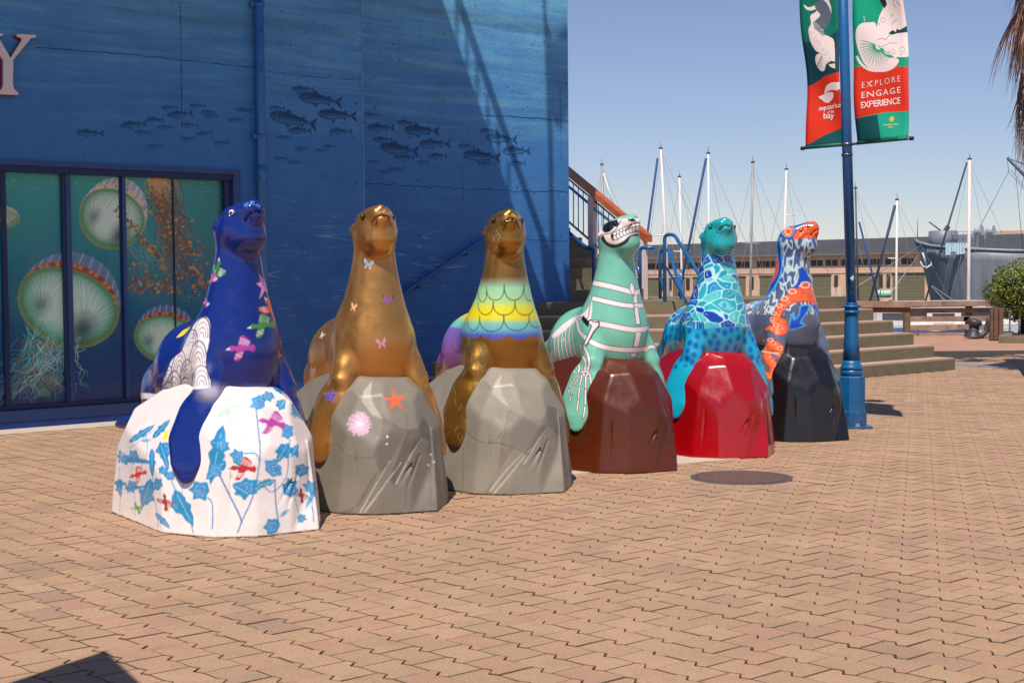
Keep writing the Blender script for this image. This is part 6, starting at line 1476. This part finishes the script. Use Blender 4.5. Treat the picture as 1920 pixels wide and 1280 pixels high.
# ================================================================== palm skirt, trunk out of frame to the right
pc = atY(1962, 640, 20.0); pc[2] = 0; pm = empty('palm_tree', pc, 0, 'fan palm at the top right with a skirt of brown hanging dead fronds', 'palm tree')
MB().tube([(0, 0, 0), (.05, 0, 3.5), (.0, 0, 7.2)], [.30, .24, .22], 14).build('trunk', mat('palm trunk bark', lin((96, 76, 62)), .95, var=.3, scale=8, bump=.6, bscale=20), pm)
def fan(seed, L_, droop, spread, dead):
    r = random.Random(seed); m_ = MB(); nl = 22
    stem = L_*.5
    m_.tube([(0, 0, 0), (stem*.5, 0, -stem*.15*droop), (stem, 0, -stem*.55*droop)], [.018, .014, .01], 5)
    o = np.array([stem, 0, -stem*.55*droop]); base = math.atan2(-.9*droop, 1)
    for i in range(nl):
        a = (i/(nl-1)-.5)*spread; l = L_*.62*(1-.25*abs(a)/spread*2)*r.uniform(.75, 1.1); d = np.array([math.cos(base)*math.cos(a), math.sin(a)*.7, math.sin(base)*math.cos(a)]); pts = []
        for k in range(5): t = k/4; pts.append(o+d*l*t+np.array([0, 0, -l*.55*t*t*droop])+np.array([r.uniform(-.012, .012), r.uniform(-.02, .02), 0])*k)
        w_ = [.014, .02, .015, .009, .002]; sd = np.cross(d, [0, 0, 1.]); sd = sd/np.linalg.norm(sd); sd = sd*math.cos(r.uniform(-.8, .8))+np.array([0, 0, 1])*math.sin(r.uniform(-.8, .8))
        n0_ = len(m_.v)
        for p, ww in zip(pts, w_): m_.v += [tuple(p-sd*ww), tuple(p+sd*ww)]
        for k in range(4): m_.f.append((n0_+2*k, n0_+2*k+1, n0_+2*k+3, n0_+2*k+2)); m_.sm.append(False)
    return m_
DEAD = leaf_mat('dead palm frond', (70, 44, 34), (170, 124, 98)); LIVE = leaf_mat('green palm frond', (50, 66, 24), (110, 124, 50))
dm = [fan(i, 1.25, 1.5+.5*(i % 3), 1.5, True).mesh('frond', DEAD) for i in range(5)]; lm = [fan(20+i, 1.6, .35+.2*i, 2.6, False).mesh('frond', LIVE) for i in range(3)]
r = random.Random(12)
for i in range(78):
    z = 4.35+i*.030+r.uniform(-.1, .1); o = link('dead_frond', dm[i % 5], pm); o.location = (0, 0, z); sc = r.uniform(.5, .72)+.42*(z-4.1)/2.6; o.scale = (sc*.75, sc*.75, sc*1.0); o.rotation_euler = (r.uniform(-.2, .2), r.uniform(-.15, .45), math.radians(i*137.5))
for i in range(18): o = link('green_frond', lm[i % 3], pm); o.location = (0, 0, 7.0+r.uniform(-.2, .3)); o.rotation_euler = (r.uniform(-.2, .2), r.uniform(-1.1, .2), math.radians(i*137.5)); o.scale = (.7, .7, .7)
# high landing added outside the frame to keep the sun off the left part of the steps
lz = 7.4
def upz(p, z0=.6): p = np.array([p[0], p[1], z0]); return p+SUN/SUN[2]*(lz-z0)
ld_ = empty('high_shade_slab', (0, 15, lz), 0, 'concrete landing added out of view to keep sun off the left part of the steps', 'shade slab'); lo2_ = np.array([0, 15, lz])
wl = lambda t: np.array([.82, 20.3, 0])-A*t
MB().prism([upz(q_)-lo2_ for q_ in ((-4.2, 17.9), (1.35, 17.9), (1.5, 19.6), (1.5, 21.0), (.86, 20.7), wl(.0)+B*.02, wl(4.6)+B*.02)], (0, 0, .25)).build('step_shade_slab', CASTM, ld_)
# ================================================================== street lamp with banners
LPc = gp(1596, 801); LPc[2] = 0; Kp = LPc[1]/F; hy = 509.6
hz = lambda y: 1.5-(y-hy)*Kp
LB1 = mat('scuffed lamp blue paint', lin((18, 92, 142)), .38, var=.18, scale=5, coat=.3, stain=lin((150, 150, 155)), stain_t=.695)
LB2 = mat('heavily chipped lamp base paint', lin((18, 78, 126)), .4, var=.25, scale=9, coat=.2, stain=lin((170, 165, 160)), stain_t=.60)
LB3 = mat('lamp shaft blue paint', lin((26, 92, 150)), .35, var=.12, scale=3, coat=.35, stain=lin((60, 120, 170)), stain_t=.72)
lamp = empty('street_lamp', LPc, 0, 'tall blue lamp post with a fluted shaft and chipped eight sided base, carrying two banners', 'street lamp')
zz = lambda y: hz(400+y/2.909)
def l_(prof, name, m, n=8, a0=math.radians(22.5), smooth=False, flute=None): MB().lathe(prof, n=n, a0=a0, smooth=smooth, flute=flute).build(name, m, lamp)
MB().box((-.175, -.15, 0), (.175, .15, .022)).build('base_plate', LB2, lamp, bevel=.004)
l_([(.146, .022), (.146, zz(1085)), (.138, zz(1070))], 'lower_base', LB2)
l_([(.131, zz(1070)), (.131, zz(892)), (.118, zz(884))], 'upper_base', LB1)
l_([(.108, zz(884)), (.110, zz(862)), (.102, zz(850))], 'neck_ring', LB1, 28, 0, True)
l_([(.098, zz(850)), (.112, zz(843)), (.100, zz(832)), (.088, zz(815)), (.084, zz(800))], 'flared_ring', LB1, 28, 0, True)
l_([(.084, zz(800)), (.070, zz(700)), (.064, zz(560)), (.064, zz(545))], 'fluted_shaft', LB1, 48, 0, True, .07)
for y in (535, 505): l_([(.066, zz(y+9)), (.084, zz(y+5)), (.088, zz(y)), (.084, zz(y-5)), (.062, zz(y-9))], 'collar_ring', LB1, 28, 0, True)
l_([(.066, zz(526)), (.066, zz(514))], 'collar', LB1, 28, 0, True); l_([(.06, zz(497)), (.058, zz(488)), (.052, zz(485))], 'collar_cap', LB2, 28, 0, True)
lean = np.array([-math.tan(math.radians(1.75)), 0, 1.]); zt = zz(488)
pole_at = lambda z: LPc+np.array([lean[0]*(z-zt), 0, z])
MB().tube([(0, 0, zt-.02), (lean[0]*(5.6-zt), 0, 5.6)], [.049, .046], 20).build('pole', LB3, lamp)
MB().tube([(lean[0]*(5.6-zt), 0, 5.6), (lean[0]*(5.8-zt), 0, 5.8)], [.07, .05], 16).build('pole_cap', LB3, lamp)
for sx in (-1, 1):
    a = np.array([lean[0]*4.6, 0, 5.5]); b = a+B*sx*.45+Z3*.25
    MB().tube([a, a+B*sx*.25+Z3*.2, b], .02, 8).build('lamp_arm', LB3, lamp)
    MB().lathe([(.02, 0), (.12, -.06), (.13, -.2), (.09, -.3)], b+Z3*.05, 18).build('lantern', mat('lantern cream glass', lin((210, 205, 190)), .3), lamp)
MB().prism([(-.028, -.058, zz(352)), (0.0, -.07, zz(335)), (.012, -.058, zz(352)), (-.006, -.065, zz(368))], (0, .012, 0)).build('sticker', mat('worn pale sticker', lin((190, 205, 190)), .5), lamp)
# banner arms and cloths. Local banner coordinates: u along B from the pole, z height
STEEL = mat('banner arm steel', lin((150, 140, 132)), .35, metal=.7); CAPB = mat('black arm cap', lin((28, 26, 28)), .5)
ARMZ = hz(268)
def bpl(x, y): # photo pixel -> (u, z) in the vertical plane through the pole along B
    pp = pole_at(3.4); d = onplane(x, y, pp, A)-pp; return float(d@B), float((pp+d)[2])
def uv2w(u, z, o=0.0):  # cloth billow
    pp = pole_at(z); q = .02*math.sin(z*3.1+u*5)+.012*math.sin(z*7+u*9+1)
    return pp+B*(u+(.018*math.sin((z-2.7)*3.0) if abs(u) > .3 else 0))+A*(q-o)+Z3*0
def banner(side, label, du, art, texts, top=5.05):
    e = empty('banner', pole_at(ARMZ), 0, label, 'banner', 'banners on the lamp post'); eo = np.array(e.location)
    u0, u1 = du; z0, z1 = ARMZ-.02, top
    W_, H_ = 260, int(260*(z1-z0)/(u1-u0)); im_ = np.zeros((H_, W_, 3)); R = Ras(im_)
    T = lambda pts: [((bpl(x, y)[0]-u0)/(u1-u0)*W_ if side > 0 else (u1-bpl(x, y)[0])/(u1-u0)*W_*0+(bpl(x, y)[0]-u0)/(u1-u0)*W_, (bpl(x, y)[1]-z0)/(z1-z0)*H_) for x, y in pts]
    art(R, T)
    im2 = bpy.data.images.new('banner_print', W_, H_, float_buffer=True); im2.colorspace_settings.name = im.colorspace_settings.name
    bf = np.ones((H_, W_, 4), np.float32); bf[..., :3] = np.clip(im_, 0, 1); im2.pixels.foreach_set(bf.ravel()); im2.update(); im2.pack()
    q = N('banner cloth print'); t_ = q.t.nodes.new('ShaderNodeTexImage'); t_.image = im2; tc_ = q.n('ShaderNodeTexCoord'); q.l(tc_.outputs['UV'], t_.inputs[0]); q.col(t_.outputs[0]); q.rough(.55)
    V = []; Fc = []; nu, nz = 10, 60
    for j in range(nz+1):
        for i in range(nu+1): V.append(uv2w(u0+(u1-u0)*i/nu, z0+(z1-z0)*j/nz)-eo)
    for j in range(nz):
        for i in range(nu): a = j*(nu+1)+i; Fc.append((a, a+1, a+nu+2, a+nu+1))
    me = MB().add(V, Fc, True).mesh('cloth', q.m); uvl = me.uv_layers.new(name='UVMap')
    for lp in me.loops: v = lp.vertex_index; uvl.data[lp.index].uv = ((v % (nu+1))/nu, (v//(nu+1))/nz)
    cl = link('cloth', me, e); so_ = cl.modifiers.new('thickness', 'SOLIDIFY'); so_.thickness = .0012
    s = 1 if side > 0 else -1; AL = max(abs(u0), abs(u1))+.02
    MB().tube([uv2w(-.0, z0)-eo, uv2w(s*AL, z0)-eo], .012, 8).build('bottom_arm', STEEL, e); MB().tube([uv2w(s*AL, z0)-eo, uv2w(s*(AL+.03), z0)-eo], .02, 10).build('arm_cap', CAPB, e)
    MB().tube([uv2w(-.0, z1)-eo, uv2w(s*.76, z1)-eo], .012, 8).build('top_arm', STEEL, e)
    MB().tube([uv2w(min(abs(u0), abs(u1))*s, z0+.005)-eo, uv2w(max(abs(u0), abs(u1))*s, z0+.005)-eo], .019, 10).build('hem', mat('dark teal hem', lin((10, 92, 92)), .6), e)
    MB().lathe([(.055, -.012), (.055, .012)], pole_at(z0)-eo, 16).build('clamp', STEEL, e); MB().lathe([(.055, -.11), (.055, -.09)], pole_at(z0)-eo, 16).build('clamp', STEEL, e)
    WT = mat('white banner lettering', lin((245, 228, 224)), .5)
    for (txt, x0, x1, yc0, yc1, hgt, off_, sp, m_) in texts:
        me = text_mesh(txt, 1.0, sp=sp, offset=off_); me.materials.clear(); me.materials.append(m_ or WT)
        xs = [v.co.x for v in me.vertices]; ys = [v.co.y for v in me.vertices]; mx0, mx1, my0, my1 = min(xs), max(xs), min(ys), max(ys)
        ua, za = bpl(x0, yc0); ub, zb = bpl(x1, yc1); hh = hgt/F*LPc[1]
        for v in me.vertices:
            t = (v.co.x-mx0)/(mx1-mx0); sy = (v.co.y-(my0+my1)/2)/(my1-my0); u = ua+(ub-ua)*t; z = za+(zb-za)*t+sy*hh; v.co = Vector(uv2w(u, z, .0035)-eo)
        link('lettering', me, e)
    return e
ZB = lambda pts: [(1460+x/4, y/4) for x, y in pts]
WHc = (246, 226, 220); GR = (0, 158, 120); TE = (0, 82, 84); DT = (6, 62, 74); RD = (226, 50, 18)
def artR(R, T):
    R.poly([(0, 0), (R.W, 0), (R.W, R.H), (0, R.H)], GR, 1, 1)
    R.poly(T(ZB([(520, 505), (760, 498), (1000, 505), (1000, 840), (780, 845), (560, 895), (520, 900)])), RD); R.poly(T(ZB([(520, 893), (575, 893), (730, 862), (770, 1050), (520, 1100)])), TE); R.poly(T(ZB([(730, 862), (780, 846), (1000, 832), (1000, 1100), (772, 1100)])), (20, 170, 136))
    for k in range(8): R.line(T(ZB([(660+k*20, 60+k*20), (700+k*25, 200+k*10)])), .8, (0, 120, 100), .5)
    R.poly(T(ZB([(790, -300), (960, -300), (975, 430), (880, 430), (800, 410), (745, 340), (735, 230), (760, 120), (790, 60)])), WHc)
    fin = [(735, 180), (690, 170), (640, 175), (605, 205), (588, 260), (592, 330), (612, 400), (640, 470), (680, 515), (730, 540), (790, 540), (850, 515), (890, 460), (860, 435), (800, 425), (760, 370), (745, 330)]
    R.poly(T(ZB(closed(fin, 4))), WHc)
    for k in range(26): a = 2.7-k*.135; R.poly(T(ZB([(728+148*math.cos(a)+12*math.cos(q_), 358+175*math.sin(a)+12*math.sin(q_)) for q_ in np.linspace(0, 5.6, 8)])), WHc)
    for k in range(16):
        a = math.radians(200-k*11.5); R.line(T(ZB(smooth([(750+25*math.cos(a), 350+30*math.sin(a)), (742+75*math.cos(a+.08), 352+85*math.sin(a+.08)), (735+118*math.cos(a), 355+138*math.sin(a))], 4))), 4.6, GR, 1, 1, 2.0)
    R.poly(T(ZB([(820, 250), (850, 225), (872, 240), (880, 215), (900, 225), (955, 195), (1000, 192), (1000, 235), (950, 242), (880, 250), (845, 262)])), DT); R.line(T(ZB(smooth([(745, 300), (780, 290), (800, 300), (830, 262), (870, 250)], 4))), 2, DT)
    R.line(T(ZB(smooth([(750, 345), (780, 350), (830, 325), (880, 325)], 4))), 1.8, DT); R.line(T(ZB(smooth([(780, 370), (785, 405), (815, 432), (900, 438), (960, 425)], 4))), 2, GR); R.line(T(ZB(smooth([(845, 185), (862, 160), (888, 152)], 3))), 2.2, DT)
    R.poly(T(ZB([(760, -20), (810, -20), (822, 30), (800, 62), (785, 40)])), (30, 16, 20))
    for x, y, s_ in ((852, 112, 9), (785, 150, 16), (915, 372, 18), (850, 392, 14), (795, 20, 12), (757, 182, 5), (820, 392, 4), (905, 408, 4)):
        P_ = [(x+s_*math.cos(a), y+s_*1.1*math.sin(a)) for a in np.linspace(0, 6.28, 14)]; R.line(T(ZB(P_)), 1.5, (60, 90, 90))
    for a in (((870, 20), (890, 60)), ((900, 10), (930, 50)), ((860, -10), (885, 5)), ((650, 120), (655, 160))): R.line(T(ZB(a)), 2, (70, 60, 70) if a[0][0] > 700 else WHc)
    c = T(ZB([(833, 895)]))[0]; R.poly([(c[0]+9*math.cos(a), c[1]+9*math.sin(a)) for a in np.linspace(0, 6, 16)], (230, 200, 30))
    for k in range(10): a = k*.628; R.line([c, (c[0]+13*math.cos(a), c[1]+13*math.sin(a))], 1.5, (230, 200, 30))
    for x, y, c in ((560, 60, .2), (640, 500, .25), (930, 600, .2)): R.line(T(ZB([(x, y-200), (x+20, y+400)])), 26, (0, 0, 0), .05, 20)
def artL(R, T):
    R.poly([(0, 0), (R.W, 0), (R.W, R.H), (0, R.H)], (0, 116, 96), 1, 1)
    R.poly(T(ZB([(80, 300), (250, 320), (330, 310), (420, 260), (480, 200), (520, 200), (520, 700), (80, 700)])), (4, 66, 78)); R.poly(T(ZB([(80, 660), (220, 640), (330, 580), (440, 548), (520, 530), (520, 1000), (440, 962), (330, 1010), (200, 1090), (80, 1120)])), RD)
    R.poly(T(ZB([(80, 1140), (200, 1090), (330, 1010), (440, 962), (540, 940), (540, 1200), (80, 1200)])), (0, 84, 84))
    R.poly(T(ZB(closed([(220, 35), (250, 55), (290, 45), (330, 10), (380, -20), (410, 40), (412, 110), (385, 190), (350, 225), (360, 262), (400, 280), (430, 320), (436, 500), (432, 515), (395, 500), (385, 470), (340, 440), (335, 405), (290, 385), (260, 330), (247, 260), (250, 215), (268, 180), (265, 120), (300, 95), (310, 70), (270, 80), (235, 70)], 3))), WHc)
    R.poly(T(ZB(closed([(300, 30), (350, 0), (390, 40), (412, 110), (385, 190), (350, 222), (320, 215), (290, 170), (330, 120), (310, 80)], 3))), (96, 104, 120)); R.poly(T(ZB(closed([(285, 160), (320, 190), (360, 262), (330, 250), (290, 210)], 3))), (150, 156, 160))
    R.poly(T(ZB(closed([(330, 405), (290, 415), (275, 455), (285, 505), (315, 535), (350, 530), (365, 490), (380, 470), (345, 440)], 3))), WHc)
    for k in range(8): a = math.radians(100+k*17); R.line(T(ZB([(345+12*math.cos(a), 430-12*math.sin(a)), (335+52*math.cos(a), 450+62*abs(math.sin(a*.7)))])), 1.6, (50, 60, 80))
    for x, y, s_ in ((293, 302, 14), (320, 325, 14), (262, 250, 9), (350, 375, 8), (385, 392, 7), (365, 412, 6), (282, 350, 5), (395, 440, 5)): R.line(T(ZB([(x+s_*.7*math.cos(a), y+s_*1.3*math.sin(a)) for a in np.linspace(0, 6.28, 14)])), 1.4, (90, 110, 120))
    R.poly(T(ZB([(385, 480), (400, 460), (436, 465), (436, 478), (400, 485)])), DT)
    for k in range(5): R.line(T(ZB(smooth([(280+k*8, 200), (310+k*8, 240), (345+k*4, 275)], 4))), 1.1, (60, 90, 100))
    R.poly(T(ZB(closed([(330, 698), (350, 650), (395, 622), (440, 620), (470, 622), (470, 660), (440, 680), (400, 676), (365, 682)], 3))), WHc); R.poly(T(ZB(closed([(268, 728), (310, 712), (350, 695), (402, 696), (398, 735), (360, 768), (330, 768), (295, 750)], 3))), WHc)
bpR0 = bpl(1602, 150)[0]; bpR1 = bpl(1699, 150)[0]
YEL = mat('yellow banner lettering', lin((235, 215, 140)), .5)
banner(1, 'right hand banner, green and orange red with white fish and the words EXPLORE ENGAGE EXPERIENCE', (bpR0, bpR1), artR,
       [('EXPLORE', 1617.5, 1684.5, 160.5, 148, 10.5, -.012, 1.35, None), ('ENGAGE', 1617, 1684, 179.5, 169, 11, .006, 1.30, None), ('EXPERIENCE', 1616, 1683, 198, 189, 12, .016, 1.0, None), ('Smithsonian', 1655, 1680, 235.5, 232.5, 3.6, .01, 1.0, YEL), ('Affiliate', 1663, 1672, 239.5, 238.2, 2.6, .01, 1.0, YEL)])
bpL0 = bpl(1507, 150)[0]; bpL1 = bpl(1586, 150)[0]
banner(-1, 'left hand banner, dark green and orange red with the words aquarium of the bay', (bpL0, min(bpL1, -.05)), artL,
       [('aquarium', 1528, 1584, 205, 197, 12, .008, .9, None), ('of the', 1546, 1559, 211, 208, 7, .006, .95, None), ('bay', 1539, 1559, 219, 218, 14.5, .01, .9, None)])
# ================================================================== panel added out of frame to cast the shadow in the lower left corner
SG = mat('shadow panel grey', lin((90, 96, 104)), .5)
def up_sun(x, y, z): p = gp(x, y); return p+SUN/SUN[2]*z
s1 = up_sun(190, 1222, 2.75); s2 = up_sun(330, 1352, 2.75); s3 = up_sun(60, 1266, 2.75)
sg_ = empty('shadow_panel', (s1[0]-.6, s1[1]-.5, 0), 0, 'canopy panel on a post added out of view to cast the dark corner shadow', 'blocker')
o = np.array(sg_.location); e1 = (s2-s1)/np.linalg.norm(s2-s1); e2 = (s3-s1)/np.linalg.norm(s3-s1)
MB().prism([s1-o, s1+e1*1.6-o, s1+e1*1.6+e2*1.5-o, s1+e2*1.5-o], (0, 0, .05)).build('corner_shade_panel', SG, sg_)
MB().tube([s1+e1*.9+e2*.9-o-Z3*2.75, s1+e1*.9+e2*.9-o], .04, 12).build('post', SG, sg_)
# more small craft low behind the fence, and a float
for i, (lab, x, y, Y, L_, c, a) in enumerate((
    ('white hulled boat partly hidden by the fence post', 1722, 606, 46, 3.6, (96, 104, 116), 12), ('pale blue boat seen under the second fence board', 1768, 603, 47, 3.4, (120, 160, 190), -8),
    ('cream boat between the bollard and the fence', 1842, 608, 45, 3.8, (110, 96, 84), 4), ('far white boat in line with the top fence board', 1790, 592, 60, 6.0, (70, 78, 92), -3),
    ('tan canvas covered boat behind the wire mesh', 1650, 602, 48, 3.0, (186, 150, 110), 8), ('far grey boat beyond the wire mesh', 1640, 590, 62, 7.0, (120, 124, 130), 2))):
    motorboat(lab, x, y, Y, L_, c, a, i % 2 == 0)
fl_ = empty('pontoon', atY(1740, 600, 50)*np.array([1, 1, 0])+np.array([0, 0, -1.7]), 0, 'long grey floating pontoon with white piles between the boats', 'pontoon')
MB().box((-14, -.8, -.1), (16, .8, .45)).build('float_deck', mat('pontoon concrete', lin((150, 140, 130)), .9, var=.15), fl_)
for k in range(9): MB().tube([(-13+k*3.4, .9, -1), (-13+k*3.4, .9, 1.55)], .13, 8).build('pile', MG_ if k % 2 else WHH, fl_)
